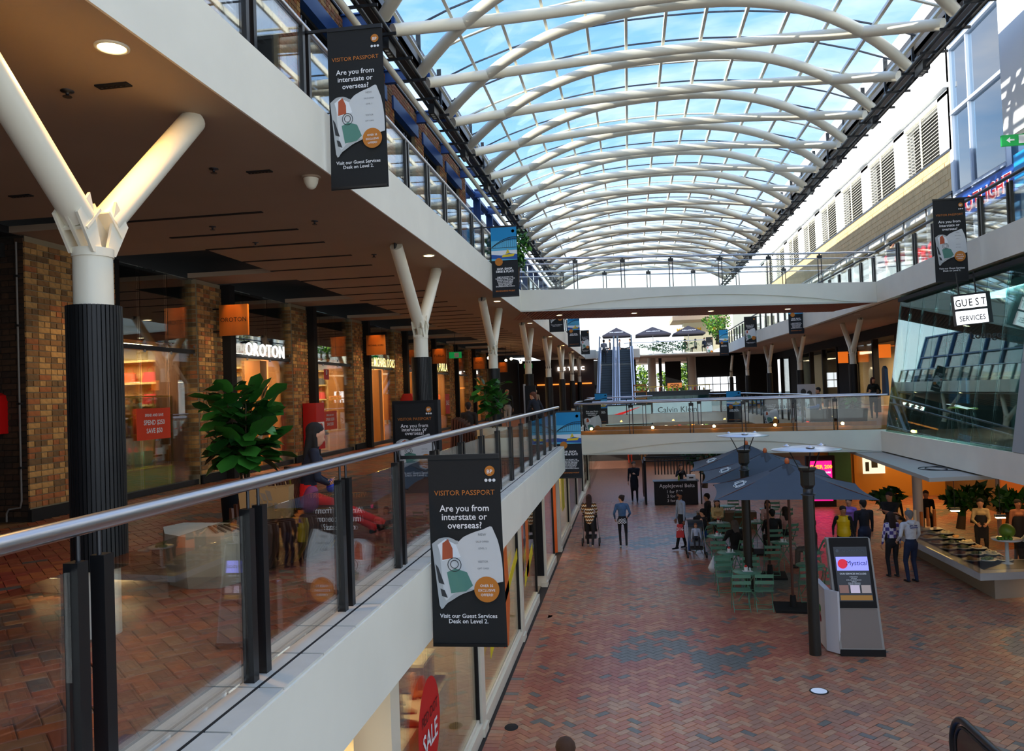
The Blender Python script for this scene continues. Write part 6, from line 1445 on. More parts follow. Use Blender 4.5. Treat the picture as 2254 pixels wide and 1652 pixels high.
# shop name letters
WL = mat('white_channel_letter', S(240, 240, 236), .4, emit=.6, ecol=(1, .97, .92)); YL = mat('glowing_yellow_letter', (1, .8, .3), emit=1.6, ecol=(1, .78, .28))
sign_text('shop_name_letters', 'OROTON', (-8.38, 16.6, 6.08), .42, (0, 1, 0), 'white raised shop name letters over the second left shop door', WL, .01, depth=.03)
sign_text('shop_name_letters', 'MICHAEL KORS', (-8.38, 25.55, 6.1), .42, (0, 1, 0), 'glowing yellow shop name letters over the fourth left shop', YL, .01, depth=0, sx=.72)
sign_text('shop_name_letters', 'FURLA', (-8.3, 34.4, 6.15), .5, (0, 1, 0), 'glowing yellow short shop name letters farther along the left shops', YL, .01, depth=0)
def blade(y, txt, label, x1=-7.62, size=.13):
    t = thing('blade_sign', ((-8.25+x1)/2, y, 6.4), label, 'hanging sign', 'timber blade signs of the left shops'); m = MB(); m.box(-8.24, y, 6.4, x1, y+.06, 7.03); m.build('panel', mat('blade_timber', S(186, 104, 34), .45, var=.08, scale=2, stretch=(4, 1, .3)), t)
    m = MB()
    for z in (6.48, 6.94): m.box(-8.45, y+.02, z, -8.24, y+.04, z+.03)
    m.build('bracket', BLACK, t)
    m = MB(); m.text(txt, ((-8.24+x1)/2, y-.004, 6.68), size, bold=.0); m.build('lettering', TXTK, t)
    l = bpy.data.lights.new('blade_spot', 'SPOT'); l.energy = 9; l.color = (1, .45, .1); l.spot_size = .9; l.spot_blend = .8
    o = bpy.data.objects.new('blade_spot', l); COL.objects.link(o); o.location = ((-8.24+x1)/2, y-.35, 7.35); o.rotation_euler = Vector((0, .35, -.45)).to_track_quat('-Z', 'Y').to_euler()
for i, (y, tx, sz) in enumerate(((15.2, 'OROTON', .13), (24.4, 'MICHAEL KORS', .075), (33.0, 'FURLA', .15), (42.0, 'BOSS', .18), (50.0, 'LIVIA', .15))):
    blade(y, tx, 'orange timber blade sign on the left shops, %s from the viewer' % (['nearest']+ords)[i], size=sz)
for i, y in enumerate((19.9, 28.7, 37.6)):
    pass
t = thing('dress_form', (-9.1, 22.0, 3.46), 'cream dress form torso with dark bag in the third left shop window', 'mannequin')
m = MB(); m.lathe((-9.1, 22.0, 4.1), [(.12, 0), (.17, .1), (.14, .3), (.19, .5), (.17, .62), (.06, .68), (.045, .78), (.0, .79)], 20, sx=.7); m.build('torso', mat('dress_form_cream', S(226, 196, 140), .7), t)
m = MB(); m.cyl((-9.1, 22.0, 3.46), (-9.1, 22.0, 4.12), .02); m.lathe((-9.1, 22, 3.46), [(.2, 0), (.2, .03), (.0, .04)], 16); m.build('stand', BRASS, t)
handbag((-8.85, 21.5, 4.1), .4, .34, .2, BAGC[2], 'large dark bag before the dress form', PI/2); handbag((-8.95, 22.4, 4.0), .36, .3, .2, BAGC[5], 'navy bag right of the dress form', PI/2)
for i, (y, c, l) in enumerate(((29.6, S(220, 200, 20), 'yellow'), (31.4, S(60, 60, 60), 'charcoal'), (36.0, S(200, 30, 30), 'red'), (39.8, S(90, 200, 40), 'lime green'), (44.5, S(220, 90, 40), 'orange'), (48.0, S(70, 90, 130), 'slate blue'))):
    t = thing('mannequin', (-9.0, y, 3.46), 'mannequin in %s garment in a left shop window' % l, 'mannequin')
    m = MB(); m.lathe((-9.0, y, 4.3), [(.17, 0), (.15, .3), (.2, .6), (.16, .8), (.05, .86), (.05, .93), (.09, .98), (.1, 1.06), (.05, 1.14), (.0, 1.15)], 16, sx=.7); m.build('garment', mat('garment_%d' % i, c, .7), t)
    m = MB()
    for e in (-.08, .08): m.cyl((-9.0, y+e, 3.46), (-9.0, y+e, 4.3), .05, .07, n=10)
    m.build('leg', mat('mannequin_white', S(220, 216, 206), .5), t)
for i, (x, y) in enumerate(((-6.6, 37.5), (-6.3, 41.0), (-6.0, 44.5), (-5.8, 39.5))):
    t = thing('pendant_bulb', (x, y, 6.9), 'bare glowing pendant bulb over the left walkway, %s from the viewer' % (['nearest']+ords)[i], 'pendant light'); m = MB(); m.cyl((0, 0, 0), (0, 0, .6), .008, n=6); m.cyl((0, 0, -.08), (0, 0, .02), .025, n=10); m.build('cord', BLACKM, t, False); m = MB(); m.ball((0, 0, -.14), .07); m.build('bulb', LAMP, t, False)
# exit signs far left
for i, (x, y) in enumerate(((-6.8, 31.0), (-5.9, 47.0))):
    t = thing('exit_sign', (x, y, 6.6), 'green exit sign under the left soffit, %s one' % ('nearer' if i == 0 else 'farther'), 'exit sign'); m = MB(); m.box(x-.25, y, 6.5, x+.25, y+.04, 6.75); m.build('panel', mat('exit_green', S(10, 130, 60), .5), t); m = MB(); m.box(x-.03, y-.01, 6.53, x+.14, y, 6.72); m.build('pictogram', TXTW, t); m = MB(); m.cyl((x, y+.02, 6.75), (x, y+.02, 7.51), .01); m.build('hanger', BLACK, t)

# ------------------------------------------------------------------ right first floor shop dressing
for i, (x, y, w, l) in enumerate(((11.6, 30.2, .55, 'nearest'), (11.6, 37.5, .5, 'second'), (11.6, 44.5, .5, 'third'))):
    t = thing('glowing_blade_sign', (x, y, 6.2), 'glowing orange square sign on the right walkway shops, %s from the viewer' % l, 'hanging sign'); m = MB(); m.box(x-w, y, 6.0, x, y+.06, 6.6); m.box(x, y+.01, 6.5, 11.8, y+.04, 6.53); m.build('panel', mat('blade_glow', S(230, 110, 30), .5, emit=.5), t)
for i in range(9):
    t = thing('garment_rack_item', (13.2, 27.6+2.3*i, 3.5), 'clothing hanging in the right walkway shops, %s from the viewer' % ordinal(i+1), 'garment', 'garments in the right walkway shops'); m = MB(); m.prism([(13.2, 27.6+2.3*i, 4.2), (13.2, 28.3+2.3*i, 4.2), (13.2, 28.2+2.3*i, 5.6), (13.2, 27.95+2.3*i, 5.75), (13.2, 27.7+2.3*i, 5.6)], (.15, 0, 0)); m.build('cloth', mat('rack_%d' % (i % 5), RACK[i % 5], .8), t)
t = thing('monochrome_poster', (8.4, 40.5, 3.46), 'black and white photo poster standing on the right walkway', 'poster'); m = MB(); m.box(7.8, 38.8, 3.9, 8.6, 38.86, 4.95); m.box(7.85, 38.86, 3.46, 7.9, 38.9, 4.9); m.box(8.5, 38.86, 3.46, 8.55, 38.9, 4.9); m.build('panel', mat('poster_grey', S(180, 184, 188), .6), t)
m = MB(); m.ball((8.05, 38.78, 4.6), .12, sc=(1, .1, 1.2)); m.ball((8.32, 38.78, 4.52), .11, sc=(1, .1, 1.2)); m.prism([(7.86, 38.79, 3.95), (8.54, 38.79, 3.95), (8.4, 38.79, 4.4), (8.2, 38.79, 4.3), (7.98, 38.79, 4.45)], (0, -.01, 0)); m.build('portrait_print', mat('print_dark', S(40, 40, 44), .6), t)

# ------------------------------------------------------------------ ground floor window displays
t = thing('shop_display_step', (-3.1, 9.0, 0), 'stepped pale display plinths in the nearest ground floor shoe window', 'display')
for (x0, x1, y0, y1, z0, z1) in ((-3.6, -2.55, 9.7, 10.5, .9, 1.3), (-3.2, -2.5, 8.0, 10.4, 1.24, 1.3), (-3.3, -2.5, 8.0, 10.2, .62, .68), (-4.6, -3.6, 7.6, 9.4, .5, 1.0), (-5.0, -4.0, 9.3, 10.3, 1.0, 1.5)):
    m = MB(); m.box(x0, y0, z0, x1, y1, z1); m.build('shelf', mat('display_pale', S(214, 200, 160), .5), t)
m = MB(); m.box(-3.5, 9.75, 1.3, -2.7, 10.35, 1.62); m.build('pedestal', mat('pedestal_grey', S(110, 96, 90), .5), t); m = MB(); m.box(-3.52, 9.73, 1.62, -2.68, 10.37, 1.66); m.build('pedestal_top', mat('display_pale', S(214, 200, 160), .5), t)
def boot(c, rz, m_, label, s=1.0, h=.2):
    t = thing('boot' if h > .12 else 'shoe', c, label, 'footwear', None, rz); mb_ = MB()
    capsule(mb_, (0, 0, .05), (0, .15, .035), .038, .034, sc=.9); capsule(mb_, (0, 0, .05), (0, -.01, .05+h), .038, .042); capsule(mb_, (0, .15, .035), (0, .2, .025), .034, .018)
    me = remesh(mb_, .012, 2, 'upper'); me.materials.append(m_)
    for p in me.polygons: p.use_smooth = True
    o = link('upper', me, t, False); mb_ = MB(); mb_.box(-.02, -.03, 0, .02, .01, .05); mb_.box(-.032, .05, 0, .032, .21, .012); o2 = mb_.build('sole', BLACKM, t, False); t.scale = (s, s, s)
TANB = mat('tan_leather', S(196, 122, 62), .45); CRB = mat('cream_leather', S(206, 190, 150), .4); BRB = mat('brown_leather', S(90, 56, 36), .5)
for c, rz, m_, l, h in (((-2.75, 9.55, 1.3), -.9, TANB, 'tan leather ankle boot on the upper window shelf', .2), ((-2.95, 9.85, 1.3), -.9, TANB, 'second tan leather boot behind the first on the upper window shelf', .22), ((-2.85, 9.1, 1.3), -1.4, CRB, 'cream ankle boot on the upper window shelf', .18), ((-3.05, 9.3, 1.3), -1.2, CRB, 'second cream ankle boot behind the first', .18), ((-2.7, 8.75, 1.3), -1.5, BRB, 'brown tall boot beside the red sale sign', .3),
    ((-3.9, 8.2, 1.0), -1.0, CRB, 'cream flat shoe on the lower left plinth', .03), ((-3.75, 8.55, 1.0), -1.0, CRB, 'second cream flat shoe on the lower left plinth', .03), ((-2.8, 8.9, .68), -1.2, BRB, 'brown shoe on the lower window shelf', .05)):
    boot(c, rz, m_, l, 1.15, h)
handbag((-3.2, 8.6, 1.3), .42, .36, .2, mat('silver_leather', S(170, 200, 190), .25, .6), 'shiny silver-green handbag in the nearest shoe window', .9)
RS = mat('sale_red', S(205, 8, 12), .5)
t = thing('sale_oval_sign', (XS+.02, 8.6, 1.4), 'tall red oval SALE sticker on the nearest ground floor window', 'sign')
m = MB(); m.poly([(XS+.005, 8.62+.47*math.cos(a), 1.38+.52*math.sin(a)) for a in [2*PI*i/40 for i in range(40)]]); m.build('oval', RS, t)
m = MB(); m.text('SALE', (XS+.012, 8.62, 1.16), .30, (0, 1, .0), (0, 0, 1), bold=.02); m.build('white_lettering', TXTW, t); m = MB(); m.text('RED DOT', (XS+.012, 8.64, 1.46), .16, (0, 1, 0), (0, 0, 1), bold=.005); m.build('dark_lettering', mat('dark_red_lettering', S(90, 4, 6), .6), t)
t = thing('new_arrivals_poster', (-3.4, 8.0, .9), 'dark red new arrivals poster inside the nearest shoe window', 'poster'); m = MB(); m.box(-3.75, 7.6, .75, -3.45, 7.62, 1.35); m.build('panel', mat('deep_red', S(150, 12, 14), .6), t); m = MB(); m.text('NEW', (-3.6, 7.59, 1.2), .08); m.text('ARRIVALS', (-3.6, 7.59, 1.1), .055); m.build('lettering', TXTW, t)
# second bay: orange and yellow decals, third bay blue poster, doors
DEC = [mat('decal_orange', S(226, 110, 40), .5), mat('decal_yellow', S(226, 206, 20), .5), mat('decal_blue', S(30, 60, 120), .5)]
def decal(label, pts, m_, name='window_decal'): tag(MB().prism([(XS+.01, y, z) for y, z in pts], (.006, 0, 0)).build(name, m_), label, 'decal')
decal('yellow diagonal tape decal on the second ground floor window', [(12.4, .85), (15.6, 1.75), (15.6, 1.95), (12.4, 1.05)], DEC[1])
decal('orange flame shaped print on the second ground floor window', [(13.7, .6), (14.2, .5), (14.5, 1.2), (14.3, 2.3), (13.9, 2.2), (13.6, 1.3)], DEC[0])
decal('yellow diagonal tape decal on the third ground floor window', [(16.6, .95), (18.0, 1.35), (18.0, 1.6), (16.6, 1.2)], DEC[1])
decal('orange flame shaped print on the third ground floor window', [(16.9, 1.1), (17.3, 1.0), (17.4, 2.2), (17.0, 2.3)], DEC[0])
decal('tall yellow printed strip on the fifth ground floor window', [(26.0, 1.1), (27.0, 1.1), (27.0, 2.45), (26.0, 2.45)], DEC[1])
t = thing('blue_poster_case', (XS, 19.0, 0), 'tall blue poster in a black and white frame beside the ground floor doorway', 'poster'); m = MB(); m.box(XS-.35, 20.42, .3, XS-.02, 20.48, 2.5, 0); m.box(XS-.5, 19.0, .25, XS-.44, 20.4, 2.55, 0); m.build('frame', BLACKM, t); m = MB(); m.box(XS-.44, 19.1, .4, XS-.43, 20.3, 2.5); m.build('print', DEC[2], t)
t = thing('door_20', (XS-.3, 23.6, 0), 'orange-brown timber door standing open on the ground floor', 'door', kind='structure'); m = MB(); m.box(XS-.9, 24.6, .05, XS-.05, 24.66, 2.5); m.build('leaf', mat('orange_timber', S(176, 78, 20), .45), t)
for i, y in enumerate((7.9, 12.5, 17.0, 21.5, 26.0, 30.5)):
    t = thing('window_mannequin', (-3.2, y+2.0, .02), 'dark clothed display figure in a ground floor window, %s bay' % (['first']+ords)[i], 'mannequin')
    if i == 0: bpy.data.objects.remove(t); continue
    m = MB(); m.lathe((-3.2, y+2.0, .8), [(.16, 0), (.15, .3), (.2, .62), (.05, .72), (.09, .82), (.1, .9), (.0, 1.0)], 14, sx=.7); m.build('garment', mat('gar_%d' % i, (S(200, 60, 40), S(60, 60, 80), S(40, 40, 44), S(220, 180, 60), S(150, 150, 150), S(80, 100, 60))[i], .7), t)
    m = MB(); m.cyl((-3.2, y+2.0, .02), (-3.2, y+2.0, .82), .06, .1, n=10); m.build('leg', mat('mannequin_white', S(220, 216, 206), .5), t)

# ------------------------------------------------------------------ ground floor furniture
GREEN = mat('bistro_green', S(84, 138, 112), .4, spec=.6)
def bistro_chair():
    t = thing('bistro_chair', (0, 0, 0), 'x', 'chair', 'green folding bistro chairs')
    for i in range(4): m = MB(); m.box(-.2, -.16+.085*i, .45, .2, -.085+.085*i, .465); m.build('seat_slat', GREEN, t, False)
    for z in (.62, .76): m = MB(); m.box(-.2, -.215, z, .2, -.2, z+.075); m.build('backrest_slat', GREEN, t, False)
    for s in (-1, 1):
        m = MB(); m.bar((s*.195, -.21, .85), (s*.195, .2, .0), .012, .022); m.build('leg', GREEN, t, False)
        m = MB(); m.bar((s*.175, .17, .45), (s*.175, -.2, .0), .012, .022); m.build('leg', GREEN, t, False)
    m = MB(); m.bar((-.19, .16, .08), (.19, .16, .08), .012, .012); m.bar((-.17, -.16, .06), (.17, -.16, .06), .012, .012); m.build('stretcher', GREEN, t, False)
    return t
ch0 = bistro_chair(); chs = snapshot(ch0); used = False
def bistro_table(x, y, label, r=.33):
    t = thing('bistro_table', (x, y, 0), label, 'table', 'green round cafe tables')
    m = MB(); m.lathe((0, 0, .715), [(.0, 0), (r-.005, 0), (r, .012), (r-.005, .022), (0, .022)], 32); m.build('tabletop', GREEN, t, False)
    for k in range(3): a = 2*PI*k/3+.4; m = MB(); m.bar((-.2*math.cos(a), -.2*math.sin(a), .71), (.26*math.cos(a), .26*math.sin(a), 0), .014, .02); m.build('leg', GREEN, t, False)
    return t
TB = [(2.52, 18.95, 'nearest green round table with condiments and two chairs before it'), (2.40, 21.1, 'second green round table in the left row'), (2.35, 23.4, 'third green round table in the left row beside the caped person'), (2.62, 25.6, 'green round table in front of the woman in the cream top'), (4.05, 19.6, 'green round table behind the near heater pole'), (3.95, 22.4, 'green round table in the right row beside the parasol pole'), (3.75, 25.7, 'green round table before the man in black'), (3.25, 29.2, 'pale green round table at the back left'), (4.6, 28.4, 'pale green round table at the back right')]
CON = mat('white_china', S(220, 222, 222), .3)
for i, (x, y, l) in enumerate(TB):
    bistro_table(x, y, l)
    if i in (7,): continue
    od = (['first']+ords)[i]
    t = thing('menu_card', (x, y, .737), 'white paper napkin under condiments on the %s cafe table' % od, 'napkin', 'napkins on the cafe tables'); m = MB(); m.prism([(x-.1, y-.08, .738), (x+.12, y-.1, .738), (x+.1, y+.07, .738), (x-.12, y+.06, .738)], (0, 0, .003)); m.build('paper', CON, t)
    t = thing('condiment_pot', (x-.03, y, .742), 'white pot of red sachets on the %s cafe table' % od, 'condiment pot', 'condiment pots on the cafe tables'); m = MB(); m.lathe((0, 0, 0), [(.04, 0), (.045, .09), (.04, .09), (.0, .05)], 14); m.build('pot', CON, t, False); m = MB(); m.ball((0, 0, .1), .035, n=8, m=5); m.build('sachets', RED, t, False)
    t = thing('salt_shaker', (x+.06, y+.01, .742), 'small shaker beside the pot on the %s cafe table' % od, 'shaker', 'shakers on the cafe tables'); m = MB(); m.lathe((0, 0, 0), [(.018, 0), (.018, .05), (.012, .07), (.0, .075)], 10); m.build('body', CON, t, False)
CHS = [(2.28, 18.35, 0, 'left of the two chairs in front of the nearest table'), (2.78, 18.38, -.05, 'right of the two chairs in front of the nearest table'), (2.1, 19.75, PI+.1, 'chair behind the nearest table on its left'), (2.75, 19.8, PI, 'chair behind the nearest table on its right'),
       (2.15, 20.45, .1, 'left chair in front of the second table'), (2.75, 20.5, -.1, 'right chair in front of the second table'), (2.2, 21.85, PI, 'chair behind the second table'), (2.9, 22.4, .35, 'chair under the caped person'), (2.05, 24.7, math.radians(60), 'chair under the woman in jeans'), (2.65, 24.9, .0, 'chair between the third and fourth tables'), (2.7, 26.95, PI, 'chair under the woman in the cream top'), (3.85, 19.0, 0, 'chair behind the near heater pole'), (4.4, 19.0, .1, 'chair right of the near heater pole'),
       (4.3, 20.4, PI, 'chair farther behind the heater pole'), (3.98, 24.0, .1, 'chair under the man in black'), (4.55, 24.85, .5, 'chair under the woman with long hair'), (4.22, 26.45, PI, 'chair under the woman in pink'), (4.8, 22.35, 1.2, 'chair under the person in maroon'), (3.3, 26.2, PI/2, 'empty chair between the seated women'), (2.9, 28.6, 0, 'chair at the back left table'), (3.6, 28.5, .2, 'second chair at the back left table'), (4.4, 27.7, 0, 'chair at the back right table'), (5.0, 27.9, .3, 'second chair at the back right table'), (3.6, 29.9, PI, 'chair behind the back left table'), (4.9, 29.1, PI, 'chair behind the back right table'), (3.5, 21.6, .0, 'chair in front of the right row table')]
for i, (x, y, rz, l) in enumerate(CHS):
    l = 'green slatted folding '+l
    if i == 0: ch0.location = (x, y, 0); ch0.rotation_euler = (0, 0, rz); ch0['label'] = l
    else: copy_tree(ch0, (x, y, 0), rz, l, tree=chs)
# parasols
PAR = mat('umbrella_grey_canvas', S(60, 72, 86), .85, var=.04, scale=3); PARD = PAR
PLOGO = mat('umbrella_logo', S(215, 222, 226), .8)
def parasol(x, y, rz, label, first=[None]):
    if first[0] is None:
        t = thing('cafe_umbrella', (0, 0, 0), label, 'umbrella', 'grey cafe umbrellas'); w = 1.4; wx = 1.62; e = 2.60; a = Vector((0, 0, 3.22))
        c = [Vector((-wx, -w, e)), Vector((wx, -w, e)), Vector((wx, w, e)), Vector((-wx, w, e))]
        m = MB()
        for k in range(4):
            p, q = c[k], c[(k+1) % 4]; n = 8; rows = []
            for i in range(n+1):
                v = i/n; row = []
                for j in range(n+1):
                    u = j/n; pt = (p.lerp(q, u)).lerp(a, v*.93); pt.z -= .05*math.sin(PI*v)*1; inn = .07*math.sin(PI*u)*(1-v); pt += Vector((-(p+q).x, -(p+q).y, 0)).normalized()*inn
                    row.append(pt)
                rows.append(row)
            for i in range(n):
                for j in range(n): m.add([rows[i][j], rows[i][j+1], rows[i+1][j+1], rows[i+1][j]], [(0, 1, 2, 3)], 0, True)
        m.build('canopy', PAR, t, False)
        m = MB(); rnd = random.Random(4); ring = []
        for i in range(24):
            an = 2*PI*i/24; r = .36+.05*math.sin(i*2.2); ring.append((r*math.cos(an), r*math.sin(an), 3.03+.03*math.sin(i*1.7)))
        for i in range(24): m.poly([ring[i], ring[(i+1) % 24], (.06*math.cos(2*PI*(i+1)/24), .06*math.sin(2*PI*(i+1)/24), 3.22), (.06*math.cos(2*PI*i/24), .06*math.sin(2*PI*i/24), 3.22)])
        m.build('top_vent', mat('umbrella_vent', S(52, 58, 66), .85), t, False)
        m = MB(); m.lathe((0, 0, 3.2), [(.02, 0), (.05, .04), (.055, .09), (.03, .14), (.0, .15)], 14); m.build('finial', mat('finial_timber', S(200, 100, 50), .5), t, False)
        m = MB(); m.cyl((0, 0, .05), (0, 0, 3.2), .03, n=14); m.build('pole', mat('umbrella_pole', S(84, 46, 36), .5), t, False)
        m = MB(); m.box(-.4, -.4, 0, .4, .4, .05); m.lathe((0, 0, .05), [(.08, 0), (.06, .25), (.05, .25)], 14); m.build('base', BLACKM, t, False)
        for k in range(4): m = MB(); m.bar((0, 0, 3.12), tuple(c[k]-Vector((0, 0, .02))), .02, .03); m.build('rib', mat('umbrella_pole', S(84, 46, 36), .5), t, False)
        m = MB() # line logo on the left face (-X)
        def LP_(u, v): p, q = c[3], c[0]; pt = (p.lerp(q, u)).lerp(a, v*.93); pt.z -= .05*math.sin(PI*v)-.012; pt += Vector((1, 0, 0))*.07*math.sin(PI*u)*(1-v); return pt
        for (uc, vc, ru, rv) in ((.5, .36, .13, .10), (.30, .36, .06, .07), (.70, .36, .06, .07)):
            m.tube([LP_(uc+ru*math.cos(b), vc+rv*math.sin(b)) for b in [2*PI*i/20 for i in range(20)]], .011, 4, closed=True)
        m.tube([LP_(.42, .42), LP_(.58, .42)], .012, 4); m.tube([LP_(.42, .3), LP_(.58, .3)], .012, 4); m.build('line_logo', PLOGO, t, False)
        first[0] = (t, snapshot(t)); t.location = (x, y, 0); t.rotation_euler = (0, 0, rz); return t
    return copy_tree(first[0][0], (x, y, 0), rz, label, tree=first[0][1])
parasol(3.42, 18.5, -.10, 'nearest grey canvas cafe umbrella with pale line logo')
parasol(3.45, 21.6, -.10, 'middle grey canvas cafe umbrella')
parasol(3.4, 24.6, -.10, 'farthest grey canvas cafe umbrella')
def heater(x, y, label):
    t = thing('patio_heater', (x, y, 0), label, 'patio heater'); BR = mat('heater_black', S(26, 28, 26), .4)
    m = MB(); m.cyl((0, 0, 0), (0, 0, 2.95), .105, n=24); m.build('pole', BR, t, False)
    m = MB(); m.lathe((0, 0, 2.93), [(.13, 0), (.13, .02), (.09, .02), (.09, .12)], 24); m.build('collar', DARKSTEEL, t, False)
    m = MB(); m.lathe((0, 0, 3.06), [(.09, 0), (.13, .06), (.13, .3), (.16, .34), (.16, .38), (0, .38)], 8, smooth=False); m.build('burner_head', BR, t, False)
    m = MB(); m.lathe((0, 0, 3.78), [(.0, .06), (.3, .05), (.62, .0), (.62, -.015), (.3, .03), (.0, .04)], 40); m.build('reflector_dish', mat('reflector_alu', S(205, 210, 216), .35, .6), t, False)
    for k in range(3):
        a = 2*PI*k/3+.52; m = MB(); m.bar((.13*math.cos(a), .13*math.sin(a), 3.38), (.36*math.cos(a), .36*math.sin(a), 3.81), .022, .012); m.build('strut', BR, t, False)
        m = MB(); m.lathe((.36*math.cos(a), .36*math.sin(a), 3.83), [(.08, 0), (.08, .012), (.03, .02), (.02, .04), (0, .04)], 12); m.build('cap_nut', STEEL, t, False)
heater(3.2, 15.4, 'tall black patio heater with round dish in front of the umbrellas'); heater(2.70, 20.06, 'second patio heater with round dish among the umbrellas')
# info kiosk
t = thing('information_kiosk', (3.97, 15.6, 0), 'leaning information kiosk with a dark screen and pale sides', 'kiosk'); KW = mat('kiosk_grey_white', S(150, 148, 144), .5); KW2 = mat('kiosk_panel', S(128, 118, 112), .5)
def KP(x, v, d=0.): return (x+.04*(1-v)*(1 if x > 4 else -.0), 15.33+.28*v-d, 2.08*v)
m = MB(); m.prism([(3.62, 15.33, .1), (4.40, 15.33, .1), (4.30, 15.6, 2.08), (3.53, 15.6, 2.08)], (0, .16, 0)); m.build('body', KW, t)
m = MB(); m.box(3.63, 15.31, 0, 4.41, 15.55, .12); m.build('base', BLACKM, t)
def KQ(u, v, d): 
    l = Vector((3.62, 15.33, .1)).lerp(Vector((3.53, 15.6, 2.08)), v); r = Vector((4.40, 15.33, .1)).lerp(Vector((4.30, 15.6, 2.08)), v); return l.lerp(r, u)+Vector((0, -d, .0))
def kq(name, u0, u1, v0, v1, d, m_): return MB().poly([KQ(u0, v0, d), KQ(u1, v0, d), KQ(u1, v1, d), KQ(u0, v1, d)]).build(name, m_, t)
kq('lower_panel', .05, .95, .02, .37, .006, KW2)
m = MB(); m.prism([KQ(.05, .38, .03), KQ(.95, .38, .03), KQ(.95, 1.01, .03), KQ(.05, 1.01, .03)], (0, .028, 0)); m.build('screen_surround', BLACKM, t)
kq('screen_background', .12, .88, .44, .93, .034, mat('screen_navy', S(16, 26, 40), .3, emit=.25))
kq('screen_banner', .15, .87, .715, .84, .038, mat('screen_lilac', S(120, 124, 226), .3, emit=.8)); kq('yellow_bar', .15, .87, .45, .495, .038, mat('screen_gold', S(120, 84, 20), .3, emit=.4))
for k, c in enumerate((S(120, 90, 84), S(190, 180, 200), S(150, 140, 140))): kq('thumbnail', .15+.25*k, .36+.25*k, .515, .585, .038, mat('thumb_%d' % k, c, .4, emit=.3))
m = MB(); m.disc(KQ(.29, .777, .042), .088, (1, 0, 0), (0, .13, .99)); m.build('lips_logo_disc', mat('logo_crimson', S(190, 24, 50), .4, emit=.5), t)
upk = (0, .135, .99)
m = MB(); m.text('Mystical', KQ(.61, .765, .042), .115, up=upk); m.build('script_lettering', mat('script_navy', S(16, 18, 60), .5), t)
m = MB(); m.text('INFORMATION', KQ(.55, .885, .042), .06, up=upk); m.disc(KQ(.2, .895, .042), .03, (1, 0, 0), upk, 12); m.build('title_lettering', mat('screen_dim_grey', S(90, 100, 110), .5), t)
m = MB(); m.text('OUR SERVICES INCLUDE:', KQ(.5, .68, .042), .042, up=upk, bold=.01)
for k, l in enumerate(('THREADING', 'TINTING', 'EYELASH EXTENSIONS', 'REFILLS', 'EYELASH PERMING', 'HENNA TATTOO')): m.text(l, KQ(.5, .66-.014*(k+.4), .042), .026, up=upk)
m.build('service_lettering', mat('screen_text', S(180, 190, 205), .5, emit=.3), t)
t = thing('logo_panel', (3.5, 15.7, 0), 'low white panel wall with a round colour logo left of the kiosk', 'counter panel')
m = MB(); m.prism([(3.44, 15.55, .03), (3.62, 15.35, .03), (3.62, 15.35, 1.16), (3.44, 15.55, 1.16)], (.04, .02, 0)); m.prism([(3.44, 15.55, .03), (3.44, 16.4, .03), (3.44, 16.4, 1.16), (3.44, 15.55, 1.16)], (.1, 0, 0)); m.build('panel', mat('panel_white', S(196, 198, 204), .5), t)
m = MB()
for k, c in enumerate(((.0, .09), (.12, -.02), (-.02, -.1))): m.disc((3.435, 15.95+c[0]*.5, .62+c[1]), .07, (0, 1, 0), (0, 0, 1), 16, mi=k)
m.build('round_logo', [mat('logo_green', S(40, 130, 60), .5), mat('logo_red', S(200, 50, 40), .5), mat('logo_maroon', S(120, 20, 50), .5)], t)
# floor fittings
t = thing('floor_uplight', (2.85, 13.57, 0), 'round glass uplight set in the brick floor', 'floor light'); m = MB(); m.lathe((0, 0, .002), [(.15, 0), (.15, .006), (.125, .008)], 28); m.build('rim', BLACK, t, False); m = MB(); m.disc((0, 0, .011), .125, (1, 0, 0), (0, 1, 0)); m.build('lens', mat('uplight_lens', S(190, 205, 225), .15, emit=.25), t, False)
t = thing('floor_drain', (-1.95, 11.9, 0), 'oval black drain cover beside the ground floor shopfront', 'drain'); m = MB(); m.lathe((0, 0, .003), [(.13, 0), (.12, .008), (.0, .004)], 20, sx=.8); m.build('cover', BLACKM, t, False)
